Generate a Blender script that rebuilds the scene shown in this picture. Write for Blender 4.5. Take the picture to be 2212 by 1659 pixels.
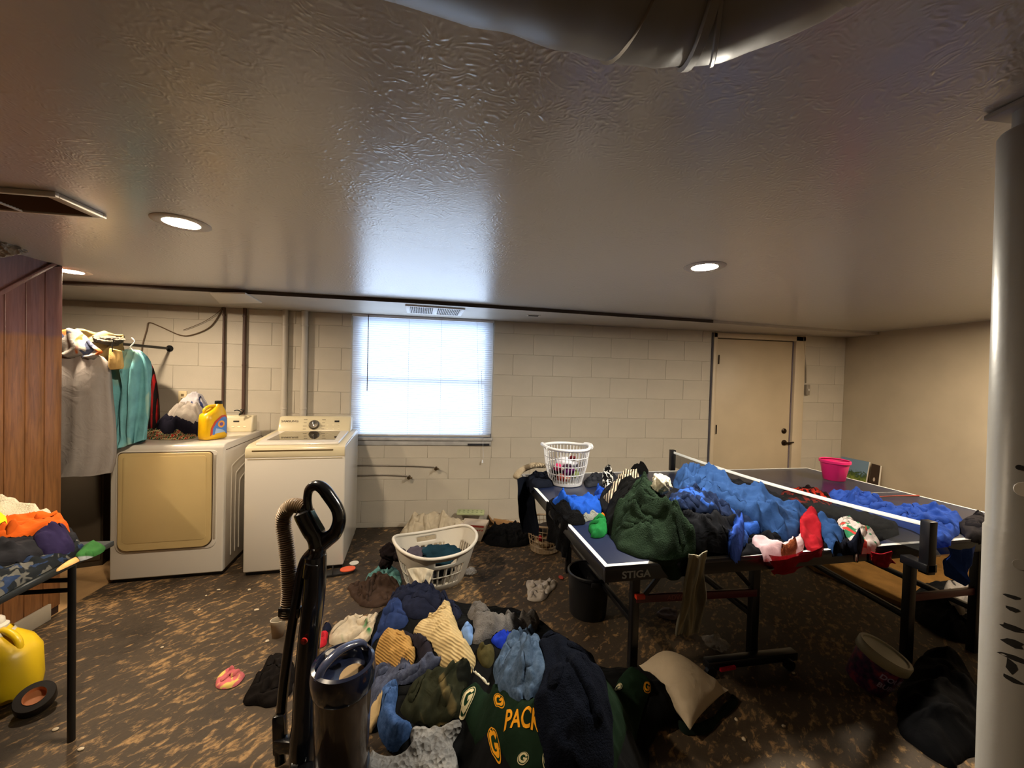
import bpy, bmesh, math, random
import numpy as np
from mathutils import Matrix, Vector, Euler
for _o in list(bpy.data.objects): bpy.data.objects.remove(_o)
SC = bpy.context.scene
COL = SC.collection
PI = math.pi
# ---------------------------------------------------------------- camera
_yaw, _pitch, _roll = .1382, -.0185, .0288
F = Vector((math.sin(_yaw)*math.cos(_pitch), math.cos(_yaw)*math.cos(_pitch), math.sin(_pitch)))
R = Vector((math.cos(_yaw), -math.sin(_yaw), 0)); U = R.cross(F)
R2 = math.cos(_roll)*R + math.sin(_roll)*U; U2 = -math.sin(_roll)*R + math.cos(_roll)*U
cd = bpy.data.cameras.new('camera'); cam = bpy.data.objects.new('camera', cd); COL.objects.link(cam)
cam.matrix_world = Matrix(((R2.x, U2.x, -F.x, 0), (R2.y, U2.y, -F.y, 0), (R2.z, U2.z, -F.z, 1.5315), (0, 0, 0, 1)))
cd.sensor_width = 36; cd.lens = 36*842.1/2212; cd.clip_start = .05
SC.camera = cam
# ---------------------------------------------------------------- world, exposure
SC.view_settings.view_transform = 'Standard'; SC.view_settings.look = 'None'
SC.view_settings.exposure = .3; SC.view_settings.gamma = 1; SC.view_settings.use_curve_mapping = False
cy = SC.cycles; cy.max_bounces = 6; cy.diffuse_bounces = 4; cy.glossy_bounces = 3; cy.transmission_bounces = 4; cy.transparent_max_bounces = 6; cy.caustics_reflective = False; cy.caustics_refractive = False; cy.adaptive_threshold = .06
W = bpy.data.worlds.new('world'); SC.world = W; W.use_nodes = True
W.node_tree.nodes['Background'].inputs[0].default_value = (.62, .78, 1, 1)
W.node_tree.nodes['Background'].inputs[1].default_value = 1.0
# daylight coming through the one window
def area(name, loc, rot, sx, sy, power, col):
    l = bpy.data.lights.new(name, 'AREA'); l.shape = 'RECTANGLE'; l.size = sx; l.size_y = sy; l.energy = power; l.color = col
    o = bpy.data.objects.new(name, l); COL.objects.link(o); o.location = loc; o.rotation_euler = rot; return o
LAMP_W, LAMP_C = 1000.0, 1350.0
WINDOW_GLOW = 3.7
# ---------------------------------------------------------------- materials
def lin(c):
    if isinstance(c, str):
        c = [int(c[i:i+2], 16)/255 for i in (0, 2, 4)]
        return tuple(x/12.92 if x <= .04045 else ((x+.055)/1.055)**2.4 for x in c)+(1,)
    return tuple(c)+(1,) if len(c) == 3 else tuple(c)
class NT:
    def __init__(s, name):
        s.m = bpy.data.materials.new(name); s.m.use_nodes = True; s.t = s.m.node_tree; s.t.nodes.clear()
        s.out = s.n('ShaderNodeOutputMaterial'); s.b = s.n('ShaderNodeBsdfPrincipled'); s.l(s.b, 0, s.out, 0)
    def n(s, typ, **kw):
        x = s.t.nodes.new(typ)
        for k, v in kw.items(): setattr(x, k, v)
        return x
    def l(s, a, ao, b, bi): s.t.links.new(a.outputs[ao], b.inputs[bi])
    def co(s, scale=(1, 1, 1), rot=(0, 0, 0), kind='Object'):
        c = s.n('ShaderNodeTexCoord'); m = s.n('ShaderNodeMapping'); s.l(c, kind, m, 0)
        m.inputs['Scale'].default_value = scale; m.inputs['Rotation'].default_value = rot; return m
    def noise(s, sc, det=3, co=None, rough=.5, dist=0):
        x = s.n('ShaderNodeTexNoise'); x.inputs['Scale'].default_value = sc; x.inputs['Detail'].default_value = det
        x.inputs['Roughness'].default_value = rough; x.inputs['Distortion'].default_value = dist
        if co is not None: s.l(co, 0, x, 0)
        return x
    def ramp(s, src, so, pts):
        r = s.n('ShaderNodeValToRGB'); s.l(src, so, r, 0); e = r.color_ramp.elements
        while len(e) < len(pts): e.new(.5)
        for i, (p, c) in enumerate(pts): e[i].position = p; e[i].color = lin(c) if not isinstance(c, (int, float)) else (c, c, c, 1)
        return r
    def mix(s, fac, a, b, typ='MIX'):
        x = s.n('ShaderNodeMix', data_type='RGBA', blend_type=typ)
        for i, v in ((0, fac), (6, a), (7, b)):
            if isinstance(v, (int, float)): x.inputs[i].default_value = v
            elif isinstance(v, tuple) and isinstance(v[0], bpy.types.Node): s.l(v[0], v[1], x, i)
            else: x.inputs[i].default_value = lin(v)
        return x
    def bump(s, src, so, strength, dist=.01):
        x = s.n('ShaderNodeBump'); x.inputs['Strength'].default_value = strength; x.inputs['Distance'].default_value = dist
        s.l(src, so, x, 'Height'); s.l(x, 0, s.b, 'Normal'); return x
    def base(s, src, so=0): s.l(src, so, s.b, 'Base Color')
MATS = {}
def mat(name, col, rough=.5, metal=0, bump=0, bs=60, var=0, vs=4, spec=.5, emis=0, alpha=1, trans=0, coat=0):
    if name in MATS: return MATS[name]
    s = NT(name); b = s.b.inputs; c = s.co()
    b['Base Color'].default_value = lin(col); b['Roughness'].default_value = rough; b['Metallic'].default_value = metal
    b['Specular IOR Level'].default_value = spec; b['Alpha'].default_value = alpha; b['Transmission Weight'].default_value = trans
    b['Coat Weight'].default_value = coat
    if emis: b['Emission Color'].default_value = lin(col); b['Emission Strength'].default_value = emis
    if var:
        n = s.noise(vs, 4, c); d = lin(col); k = 1-var
        r = s.ramp(n, 0, [(.3, tuple(x*k for x in d[:3])), (.7, tuple(min(1, x*(1+var*.5)) for x in d[:3]))]); s.base(r)
    if bump:
        n = s.noise(bs, 3, c); s.bump(n, 0, bump, .004)
    MATS[name] = s.m; return s.m
def cloth(name, col, kind='plain', col2=None, rough=.9, sc=1.0, rot=0, col3=None, var=.3):
    """fabric: weave or pile relief, slight colour variation, optional stripes / plaid / print"""
    if name in MATS: return MATS[name]
    s = NT(name); b = s.b.inputs; c = s.co(rot=(0, 0, rot))
    b['Roughness'].default_value = rough; b['Specular IOR Level'].default_value = .08
    b['Sheen Weight'].default_value = 0
    d = lin(col)[:3]
    n = s.noise(9, 4, c)
    r = s.ramp(n, 0, [(.3, tuple(x*(1-var) for x in d)), (.7, tuple(min(1, x*(1+var*.35)) for x in d))]); cur = (r, 0)
    if kind in ('plaid', 'tartan'):
        def stripes(ax, scale, thr):
            w = s.n('ShaderNodeTexWave', wave_type='BANDS', bands_direction=ax, wave_profile='SIN')
            w.inputs['Scale'].default_value = scale; s.l(c, 0, w, 0)
            return s.ramp(w, 0, [(thr, 0.0), (thr+.04, 1.0)])
        a = stripes('X', 4.6*sc, .5); e = stripes('Y', 4.6*sc, .5)
        m1 = s.mix((a, 0), cur, col2); m2 = s.mix((e, 0), (m1, 2), col2); m3 = s.mix(.5, (m1, 2), (m2, 2)); cur = (m3, 2)
        if col3:
            g = stripes('X', 9.2*sc, .93); h = stripes('Y', 9.2*sc, .93)
            m4 = s.mix((g, 0), cur, col3); m5 = s.mix((h, 0), (m4, 2), col3); cur = (m5, 2)
    if kind == 'stripe':
        w = s.n('ShaderNodeTexWave', wave_type='BANDS', bands_direction='X'); w.inputs['Scale'].default_value = 8*sc; s.l(c, 0, w, 0)
        a = s.ramp(w, 0, [(.5, 0.0), (.55, 1.0)]); m = s.mix((a, 0), cur, col2); cur = (m, 2)
    if kind in ('print', 'camo', 'marl'):
        k = s.noise({'print': 16, 'camo': 7, 'marl': 90}[kind]*sc, 2, c, .4, .6)
        a = s.ramp(k, 0, [(.54, 0.0), (.58 if kind != 'marl' else .7, 1.0)]); m = s.mix((a, 0), cur, col2); cur = (m, 2)
        if col3:
            k2 = s.noise(11*sc, 2, s.co(scale=(1.3, .8, 1), rot=(0, 0, 1)), .4, .5)
            a2 = s.ramp(k2, 0, [(.58, 0.0), (.61, 1.0)]); m = s.mix((a2, 0), cur, col3); cur = (m, 2)
    if kind == 'denim':
        k = s.noise(60, 5, c, .7); a = s.ramp(k, 0, [(.35, 0.0), (.75, 1.0)]); m = s.mix((a, 0), cur, tuple(min(1, x*1.5+.03) for x in d)); cur = (m, 2)
    if kind == 'plain0': pass
    if kind in ('knit', 'rib'):
        w = s.n('ShaderNodeTexWave', wave_type='BANDS', bands_direction='DIAGONAL' if kind == 'knit' else 'X')
        w.inputs['Scale'].default_value = 34*sc; w.inputs['Distortion'].default_value = 1.5; s.l(c, 0, w, 0)
        m = s.mix((w, 0), tuple(x*.78 for x in d), cur); cur = (m, 2); s.bump(w, 0, .6, .004)
    elif kind == 'fleece':
        k = s.noise(150, 3, c, .7); s.bump(k, 0, .9, .01)
    elif kind == 'shag':
        k = s.n('ShaderNodeTexVoronoi'); k.inputs['Scale'].default_value = 55; s.l(c, 0, k, 0); s.bump(k, 0, .9, .012)
    else:
        wv = s.noise(5, 2, c); mp = s.n('ShaderNodeMix', data_type='VECTOR'); s.l(c, 0, mp, 4); s.l(wv, 1, mp, 5); mp.inputs[0].default_value = .25
        k = s.noise(16, 3, None, .55, .6); s.l(mp, 1, k, 0); s.bump(k, 0, .3, .015)
    s.l(cur[0], cur[1], s.b, 'Base Color')
    MATS[name] = s.m; return s.m
# ---------------------------------------------------------------- numpy noise
_rng = np.random.RandomState(7); _G = _rng.rand(256, 256)*2*PI
def perlin(x, y, seed=0):
    x = np.asarray(x, float)+seed*17.31; y = np.asarray(y, float)+seed*9.73
    xi = np.floor(x).astype(int); yi = np.floor(y).astype(int); xf = x-xi; yf = y-yi
    u = xf*xf*xf*(xf*(xf*6-15)+10); v = yf*yf*yf*(yf*(yf*6-15)+10)
    def g(i, j, dx, dy):
        a = _G[i & 255, j & 255]; return np.cos(a)*dx+np.sin(a)*dy
    a = g(xi, yi, xf, yf); b = g(xi+1, yi, xf-1, yf); c = g(xi, yi+1, xf, yf-1); d = g(xi+1, yi+1, xf-1, yf-1)
    return ((a*(1-u)+b*u)*(1-v)+(c*(1-u)+d*u)*v)*1.6
def folds(x, y, wl, ang, aniso, seed):
    """folded cloth relief in 0..1: long soft ridges with sharper valleys"""
    c, s = math.cos(ang), math.sin(ang); u = (x*c+y*s)/wl; v = (-x*s+y*c)/(wl*aniso)
    wu = perlin(u*.45, v*.6, seed+3)*1.3; wv = perlin(u*.45+9, v*.6, seed+4)*1.3
    a = np.abs(perlin(u+wu, v+wv, seed)); b = np.abs(perlin(1.9*u+wv*1.3, 1.9*v*aniso*.7+wu, seed+1)); d = np.abs(perlin(3.9*u+wu*2, 3.6*v*aniso*.8+wv*2, seed+7)); lo = perlin(u*.45, v*.45, seed+2)
    return np.clip(1.15*np.clip(a*1.5, 0, 1)**.75+.42*b**.8*1.3+.2*d**.8, 0, 1.6)*.62+.35*lo
# ---------------------------------------------------------------- mesh builder
class MB:
    def __init__(s): s.v = []; s.f = []; s.m = []
    def add(s, vs, fs, mi=0):
        k = len(s.v); s.v += [tuple(map(float, p)) for p in vs]; s.f += [tuple(i+k for i in f) for f in fs]; s.m += [mi]*len(fs); return s
    def box(s, c, d, rz=0, mi=0, rot=None):
        M = rot if rot is not None else Matrix.Rotation(rz, 3, 'Z'); h = [x/2 for x in d]
        vs = [Vector(c)+M @ Vector((sx*h[0], sy*h[1], sz*h[2])) for sx in (-1, 1) for sy in (-1, 1) for sz in (-1, 1)]
        return s.add(vs, [(0, 1, 3, 2), (4, 6, 7, 5), (0, 4, 5, 1), (2, 3, 7, 6), (0, 2, 6, 4), (1, 5, 7, 3)], mi)
    def beam(s, a, b, w, t, mi=0, up=(0, 0, 1)):
        a, b = Vector(a), Vector(b); d = (b-a); L = d.length; d.normalize(); u = Vector(up)
        if abs(d.dot(u)) > .95: u = Vector((1, 0, 0))
        x = d.cross(u).normalized(); z = x.cross(d); M = Matrix((x, d, z)).transposed()
        return s.box((a+b)/2, (w, L, t), mi=mi, rot=M)
    def tube(s, path, r, n=10, cap=True, mi=0, closed=False, flat=1.0):
        P = [Vector(p) for p in path]; m = len(P); rr = r if hasattr(r, '__len__') else [r]*m
        T = [((P[(i+1) % m] if closed or i < m-1 else P[i])-(P[i-1] if closed or i else P[i])).normalized() for i in range(m)]
        up = Vector((0, 0, 1)) if abs(T[0].z) < .9 else Vector((1, 0, 0)); N = T[0].cross(up).normalized(); vs = []
        for i in range(m):
            N = (N-T[i]*N.dot(T[i])).normalized(); B = T[i].cross(N)
            for j in range(n):
                a = 2*PI*j/n; vs.append(P[i]+(N*math.cos(a)+B*math.sin(a)*flat)*rr[i])
        fs = [(i*n+j, i*n+(j+1) % n, ((i+1) % m)*n+(j+1) % n, ((i+1) % m)*n+j) for i in range(m if closed else m-1) for j in range(n)]
        if cap and not closed: fs += [tuple(range(n))[::-1], tuple(range((m-1)*n, m*n))]
        return s.add(vs, fs, mi)
    def loft(s, rings, cap0=True, cap1=True, mi=0, closed=True):
        n = len(rings[0]); vs = [p for r in rings for p in r]; m = len(rings)
        fs = [(i*n+j, i*n+(j+1) % n, (i+1)*n+(j+1) % n, (i+1)*n+j) for i in range(m-1) for j in range(n if closed else n-1)]
        if cap0: fs.append(tuple(range(n))[::-1])
        if cap1: fs.append(tuple(range((m-1)*n, m*n)))
        return s.add(vs, fs, mi)
    def lathe(s, prof, c=(0, 0, 0), n=32, mi=0, sx=1, sy=1, cap0=True, cap1=True, e=1):
        def pt(r, z, a):
            ca, sa = math.cos(a), math.sin(a)
            if e != 1: ca = math.copysign(abs(ca)**e, ca); sa = math.copysign(abs(sa)**e, sa)
            return (c[0]+r*ca*sx, c[1]+r*sa*sy, c[2]+z)
        return s.loft([[pt(r, z, 2*PI*j/n) for j in range(n)] for r, z in prof], cap0, cap1, mi)
    def sheet(s, g, mi=0):
        m, n = len(g), len(g[0])
        return s.add([p for r in g for p in r], [(i*n+j, i*n+j+1, (i+1)*n+j+1, (i+1)*n+j) for i in range(m-1) for j in range(n-1)], mi)
    def prism(s, poly, z0, z1, mi=0):
        n = len(poly); vs = [(x, y, z0) for x, y in poly]+[(x, y, z1) for x, y in poly]
        return s.add(vs, [tuple(range(n))[::-1], tuple(range(n, 2*n))]+[(i, (i+1) % n, n+(i+1) % n, n+i) for i in range(n)], mi)
    def xform(s, M): s.v = [tuple(M @ Vector(p)) for p in s.v]; return s
def worldoff(parent):
    p = parent
    while p is not None and p.parent is not None: p = p.parent
    return p
def tag(o, label=None, cat=None, group=None, kind=None):
    for k, v in (('label', label), ('category', cat), ('group', group), ('kind', kind)):
        if v: o[k] = v
    return o
def obj(name, mb, m, parent=None, world=False, smooth=True, bevel=0, seg=2, label=None, cat=None, group=None, kind=None, solid=0, ang=40, sub=0, fix=True):
    vs = mb.v; loc = None
    if parent is not None and world:
        r = worldoff(parent); Mi = (Matrix.Translation(r.location) @ Euler(r.rotation_euler).to_matrix().to_4x4()).inverted()
        vs = [tuple(Mi @ Vector(p)) for p in vs]
    elif parent is None:
        a = np.array(vs); loc = Vector((a[:, 0].mean(), a[:, 1].mean(), a[:, 2].min())); vs = [tuple(Vector(p)-loc) for p in vs]
    me = bpy.data.meshes.new(name); me.from_pydata(vs, [], mb.f)
    ml = m if isinstance(m, (list, tuple)) else [m]
    for x in ml: me.materials.append(x)
    if len(ml) > 1: me.polygons.foreach_set('material_index', mb.m)
    o = bpy.data.objects.new(name, me); COL.objects.link(o)
    if loc is not None: o.location = loc
    if parent is not None: o.parent = parent
    if fix or bevel:
        bm = bmesh.new(); bm.from_mesh(me)
        if fix: bmesh.ops.recalc_face_normals(bm, faces=bm.faces)
        if bevel:
            es = [e for e in bm.edges if len(e.link_faces) == 2 and e.calc_face_angle(0) > math.radians(30)]
            bmesh.ops.bevel(bm, geom=es, offset=bevel, segments=seg, profile=.5, affect='EDGES', clamp_overlap=True)
        bm.to_mesh(me); bm.free()
    if smooth:
        me.shade_smooth()
        if ang < 170: me.set_sharp_from_angle(angle=math.radians(ang))
    if solid:
        x = o.modifiers.new('thickness', 'SOLIDIFY'); x.thickness = solid; x.offset = 0
    if sub:
        x = o.modifiers.new('subdivision', 'SUBSURF'); x.levels = x.render_levels = sub
    return tag(o, label, cat, group, kind)
def thing(name, label, cat, loc=(0, 0, 0), rz=0, group=None, rot=None):
    o = bpy.data.objects.new(name, None); COL.objects.link(o); o.location = loc; o.rotation_euler = rot or (0, 0, rz); o.empty_display_size = .1
    return tag(o, label, cat, group)
def text(name, body, size, M, m, parent, world=True, sx=1, bold=0, conform=None, sub=0):
    """flat lettering; M places the text plane, conform(x, y) bends it onto a surface"""
    cu = bpy.data.curves.new(name, 'FONT'); cu.body = body; cu.size = size; cu.align_x = 'CENTER'; cu.align_y = 'CENTER'; cu.offset = bold; cu.resolution_u = 4
    t = bpy.data.objects.new(name+'_tmp', cu); COL.objects.link(t); bpy.context.view_layer.update()
    me = bpy.data.meshes.new_from_object(t.evaluated_get(bpy.context.evaluated_depsgraph_get())); bpy.data.objects.remove(t)
    bm = bmesh.new(); bm.from_mesh(me); bmesh.ops.triangulate(bm, faces=bm.faces)
    for _ in range(sub): bmesh.ops.subdivide_edges(bm, edges=[e for e in bm.edges if e.calc_length() > .012], cuts=1)
    bmesh.ops.triangulate(bm, faces=bm.faces)
    mb = MB(); P = [M @ Vector((v.co.x*sx, v.co.y, 0)) for v in bm.verts]
    if conform: P = [Vector((p.x, p.y, conform(p.x, p.y))) for p in P]
    bm.verts.index_update(); mb.add(P, [tuple(v.index for v in f.verts) for f in bm.faces]); bm.free()
    return obj(name, mb, m, parent, world=world, smooth=False)
def frame(o, x, y):
    """matrix whose columns are the given origin and in-plane directions"""
    x = Vector(x).normalized(); y = Vector(y); y = (y-x*y.dot(x)).normalized(); z = x.cross(y)
    return Matrix(((x.x, y.x, z.x, o[0]), (x.y, y.y, z.y, o[1]), (x.z, y.z, z.z, o[2]), (0, 0, 0, 1)))
def arc(p, n=6):
    """Catmull-Rom through the points"""
    P = [Vector(q) for q in p]; o = []
    for i in range(len(P)-1):
        a, b, c, d = P[max(i-1, 0)], P[i], P[i+1], P[min(i+2, len(P)-1)]
        for k in range(n):
            t = k/n; o.append(.5*((2*b)+(c-a)*t+(2*a-5*b+4*c-d)*t*t+(3*b-a-3*c+d)*t**3))
    return o+[P[-1]]
def ringpts(c, ux, uy, n, e=1):
    c, ux, uy = Vector(c), Vector(ux), Vector(uy); o = []
    for j in range(n):
        a = 2*PI*j/n; x, y = math.cos(a), math.sin(a)
        if e != 1: x = math.copysign(abs(x)**e, x); y = math.copysign(abs(y)**e, y)
        o.append(c+ux*x+uy*y)
    return o
# relief of settled cloth: three height fields, 60 x 60, heights 0 to 49
RELIEF = [
[8,9,8,8,9,24,25,26,17,10,12,24,26,18,31,30,6,0,5,23,26,16,4,6,22,27,23,19,19,24,30,38,44,47,48,46,42,34,22,13,6,4,7,12,15,13,6,3,3,11,20,21,14,7,5,3,6,10,15,12,
6,8,7,10,21,34,38,29,25,21,25,29,20,17,28,10,2,4,11,26,26,13,3,8,20,23,19,13,10,10,12,17,23,32,40,44,45,43,38,29,19,11,9,12,17,13,4,0,6,20,26,28,27,22,15,14,19,24,26,24,
44,40,37,30,37,44,42,29,32,32,35,22,14,24,13,7,8,8,13,28,26,10,4,10,16,17,13,7,3,2,4,5,8,12,18,27,37,42,42,38,33,24,16,14,17,15,6,1,10,24,29,31,32,32,31,31,33,33,33,27,
41,47,49,49,47,44,38,24,30,38,33,14,22,17,5,10,10,7,14,30,25,8,6,10,10,7,2,0,2,2,1,1,2,3,5,8,14,31,37,37,36,32,27,20,19,19,10,1,9,24,23,22,26,29,31,32,32,33,30,27,
15,20,27,34,39,39,33,21,21,35,29,12,20,9,6,11,8,4,17,31,24,6,2,1,0,0,1,3,6,5,3,1,0,0,2,6,11,14,27,28,28,29,28,26,24,20,12,3,11,23,17,12,12,15,16,17,19,20,21,32,
7,7,9,11,15,20,25,19,13,28,29,10,17,8,3,12,9,4,20,32,22,8,1,0,2,6,8,8,7,6,4,2,1,2,7,14,19,11,12,8,8,10,11,13,15,15,11,4,11,22,15,7,5,4,4,4,4,8,21,36,
2,2,4,6,10,9,9,8,5,19,27,12,17,15,2,11,10,3,16,30,29,17,3,5,10,13,10,8,6,5,3,1,1,7,15,21,24,20,9,3,0,0,2,3,2,3,3,2,15,22,15,4,2,1,0,0,1,11,34,33,
5,5,3,3,6,8,5,1,2,16,21,9,16,18,5,7,15,7,3,19,31,28,10,9,16,18,15,12,9,6,4,2,5,14,20,22,22,25,22,13,3,1,5,8,7,5,6,9,21,21,11,4,3,3,2,1,1,20,35,30,
14,14,10,6,4,7,7,2,9,15,16,7,16,18,8,3,15,14,4,6,25,31,23,10,15,18,22,22,18,14,9,6,9,17,18,15,14,21,24,22,12,3,6,11,15,17,20,21,21,14,8,7,9,10,8,4,2,22,36,29,
18,22,21,17,10,8,7,4,10,7,4,6,16,17,7,2,13,18,9,3,9,28,32,23,16,8,17,25,25,24,19,14,12,17,10,5,5,10,18,22,21,11,4,6,13,21,27,28,20,13,12,15,17,16,12,7,3,24,37,30,
19,26,29,29,25,18,14,16,20,11,1,8,15,13,5,7,18,18,13,7,3,15,30,31,22,7,14,21,23,25,25,23,20,16,5,2,3,3,6,15,21,19,11,5,6,14,24,27,27,20,21,23,22,17,11,5,4,27,36,32,
19,28,33,35,36,34,30,31,30,14,3,8,11,8,2,15,19,16,10,5,2,5,20,31,23,6,13,13,11,16,22,23,19,9,1,4,7,6,2,5,13,19,17,11,6,7,14,23,33,29,28,26,18,10,5,3,7,27,36,32,
25,31,36,38,40,41,41,40,34,17,6,7,7,3,4,17,19,13,10,11,12,10,11,24,23,8,14,10,7,7,15,19,13,3,3,9,11,8,2,0,4,12,16,15,11,8,11,24,34,35,32,24,10,3,2,4,11,27,35,31,
30,34,36,38,40,41,41,39,32,34,37,33,28,22,11,16,26,22,30,31,29,23,14,22,21,12,15,18,13,6,11,14,6,2,9,14,12,6,1,1,2,3,9,14,13,10,12,25,34,35,29,15,3,3,7,12,18,28,35,33,
27,27,26,27,28,30,27,27,35,41,39,31,26,28,30,39,41,42,40,33,15,12,15,13,5,10,10,22,23,12,7,5,2,8,15,16,10,3,2,4,4,1,2,7,10,8,15,29,35,32,20,6,4,11,17,22,27,31,33,31,
14,9,7,5,5,7,17,25,33,37,34,22,24,37,45,47,41,38,31,13,6,1,1,1,2,3,5,20,27,20,2,4,10,16,18,15,7,1,3,6,6,3,0,2,5,9,20,31,34,26,11,2,6,17,21,24,25,25,23,20,
7,2,1,3,2,1,1,3,11,22,28,18,25,38,39,31,28,14,6,3,7,5,8,11,11,9,9,18,28,26,9,8,18,20,17,11,3,1,5,8,8,6,1,2,7,16,27,33,30,17,4,1,8,18,17,16,14,13,13,14,
4,1,4,7,7,5,2,2,8,7,11,13,21,33,31,26,30,17,1,4,9,9,14,19,17,15,20,28,30,18,10,12,20,16,9,4,1,4,7,9,8,5,2,5,13,23,31,31,22,8,1,2,8,16,13,9,8,8,11,15,
5,7,10,10,7,2,2,6,13,14,10,5,7,23,24,22,33,25,1,3,7,10,18,23,22,24,32,33,24,8,8,16,16,6,5,7,4,3,6,8,6,3,3,12,21,28,30,26,14,3,0,4,12,16,12,6,5,8,13,17,
6,12,11,8,4,0,3,10,13,16,17,14,9,8,12,18,36,32,1,1,7,16,23,23,23,32,35,29,14,4,11,14,7,2,8,11,9,5,4,6,3,2,8,18,25,29,27,18,7,0,1,7,14,15,11,5,3,8,13,18,
6,15,8,2,0,0,5,9,10,11,14,18,17,14,9,18,38,36,4,1,9,18,21,18,28,35,32,21,7,2,8,8,2,3,6,12,14,9,5,3,1,3,13,21,26,27,22,11,2,0,3,10,15,14,9,3,1,4,10,15,
10,19,12,0,1,3,6,7,4,5,7,14,13,10,11,21,40,39,8,1,8,16,16,14,28,34,26,13,4,1,5,3,5,9,6,6,13,14,11,8,3,5,15,22,25,24,15,5,1,0,4,11,15,13,7,2,0,1,4,9,
25,23,15,0,1,4,3,2,2,3,7,11,6,8,26,32,42,41,13,2,6,14,12,10,28,32,24,14,4,1,4,8,12,12,5,1,6,12,12,7,2,4,15,21,22,19,10,2,0,1,6,12,14,11,5,2,1,0,1,4,
27,18,9,1,1,4,3,3,4,6,11,10,3,22,35,38,41,41,18,3,7,11,10,6,18,33,31,21,8,5,9,13,15,12,5,13,10,7,10,4,1,6,15,19,19,14,6,1,1,3,8,12,13,9,4,4,4,2,0,1,
19,14,19,16,12,10,12,15,16,15,16,10,6,30,34,33,36,41,23,2,5,8,7,3,6,27,33,29,16,6,7,13,13,7,7,19,21,7,4,1,1,8,15,17,14,8,3,0,2,6,9,11,11,6,3,4,5,5,3,0,
22,30,34,33,31,29,28,26,23,19,15,6,12,32,30,35,38,38,25,4,2,5,4,1,2,12,31,32,25,11,7,11,10,4,11,26,29,18,6,1,1,8,11,13,9,6,4,1,1,5,8,10,9,5,3,5,6,6,6,3,
39,40,38,36,34,30,25,22,16,11,6,3,22,24,28,41,42,34,22,7,2,1,0,0,3,6,19,33,31,19,11,10,10,4,19,30,34,34,26,11,3,4,5,7,5,4,4,2,0,4,6,7,6,3,2,4,6,6,6,5,
39,31,26,19,11,6,5,5,2,2,4,13,23,13,23,38,43,36,25,14,7,3,1,1,4,3,6,26,33,26,21,16,8,8,20,22,30,35,38,37,27,16,5,3,2,1,1,1,0,2,4,4,4,1,0,2,4,3,2,2,
19,10,6,4,2,2,6,7,9,12,19,22,20,6,8,24,39,42,38,29,18,10,4,3,5,3,1,12,30,32,27,13,7,14,16,12,14,22,32,38,41,43,42,31,18,6,2,1,0,0,1,1,1,0,0,0,1,0,0,0,
12,10,8,6,6,4,6,17,21,22,22,19,8,2,3,9,26,38,40,38,32,22,12,7,7,5,1,2,18,31,30,13,6,9,11,7,6,7,10,17,28,37,42,46,49,46,34,21,9,4,3,2,2,1,1,1,1,1,2,3,
5,12,13,11,9,3,5,17,21,18,13,5,2,5,4,5,12,28,31,37,37,33,25,15,13,8,2,0,5,24,29,21,5,3,8,8,7,4,3,3,6,11,18,26,41,49,49,49,46,37,25,16,16,19,23,28,31,32,29,20,
5,6,11,13,10,3,4,16,18,10,4,1,4,8,8,6,9,17,17,22,32,34,32,26,20,13,7,3,1,10,26,26,13,2,3,6,9,7,5,2,1,3,6,10,20,42,49,49,49,49,49,45,42,46,46,45,44,40,41,40,
6,2,7,12,10,2,4,15,16,9,2,0,6,12,13,10,10,10,6,7,16,26,30,31,28,23,16,9,4,2,17,25,20,7,0,2,8,11,8,4,1,6,10,8,13,36,45,47,48,48,48,49,48,45,42,36,27,23,29,39,
9,1,7,11,9,2,5,14,14,8,2,1,6,14,16,13,8,3,0,1,4,11,20,26,28,27,23,17,11,3,7,21,22,14,2,1,7,12,11,8,5,10,15,10,11,32,32,30,29,28,28,28,29,25,18,12,11,21,34,46,
12,1,6,10,9,2,3,12,14,9,3,1,6,14,16,12,6,0,0,0,0,2,6,13,20,24,24,21,16,6,2,14,19,17,8,1,3,8,11,8,4,14,17,8,9,25,19,12,9,8,7,6,5,4,3,3,15,34,40,40,
15,1,5,9,9,3,2,9,13,10,3,1,6,12,16,17,12,1,0,1,1,0,0,3,8,14,18,20,18,10,0,5,13,15,12,2,0,3,5,3,4,18,18,6,8,19,16,7,6,4,2,0,0,0,0,1,22,30,20,8,
21,2,4,8,8,3,1,7,12,9,3,0,4,8,12,17,14,2,0,2,3,1,0,0,1,5,9,14,17,12,2,1,5,9,10,5,5,18,18,5,9,21,17,3,6,15,11,4,8,7,5,1,0,0,0,3,27,21,18,14,
26,3,3,7,8,3,1,7,10,8,3,1,3,8,15,20,15,3,2,4,3,1,0,0,0,1,3,7,14,11,10,7,9,16,23,29,32,31,25,11,15,23,13,2,6,11,5,3,9,10,8,3,0,0,2,7,28,30,28,22,
31,4,3,6,7,4,1,5,8,6,2,2,5,13,21,22,12,3,4,4,3,0,0,0,0,2,4,6,18,24,33,41,43,42,41,38,33,24,19,16,25,24,7,2,5,5,2,4,11,13,9,5,0,1,5,11,24,39,34,24,
35,6,2,5,6,4,0,4,5,3,2,5,11,21,26,23,10,4,5,5,2,1,2,8,14,22,31,42,44,45,44,38,26,18,17,20,13,10,17,26,27,16,3,1,2,2,5,10,14,12,5,2,1,6,14,23,32,42,33,18,
37,8,2,4,5,2,0,2,3,3,6,12,19,28,28,24,13,4,5,6,6,14,27,38,42,44,44,43,34,25,12,5,7,14,9,3,2,10,20,26,22,9,9,10,12,13,15,15,11,6,2,3,10,21,32,40,44,37,22,16,
39,11,2,1,1,1,1,4,8,14,19,23,26,27,19,17,14,7,11,24,32,40,42,42,39,29,18,8,2,1,1,3,6,14,15,12,5,3,12,21,17,13,19,20,20,17,14,6,2,3,9,19,29,37,41,44,37,27,25,24,
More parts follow.
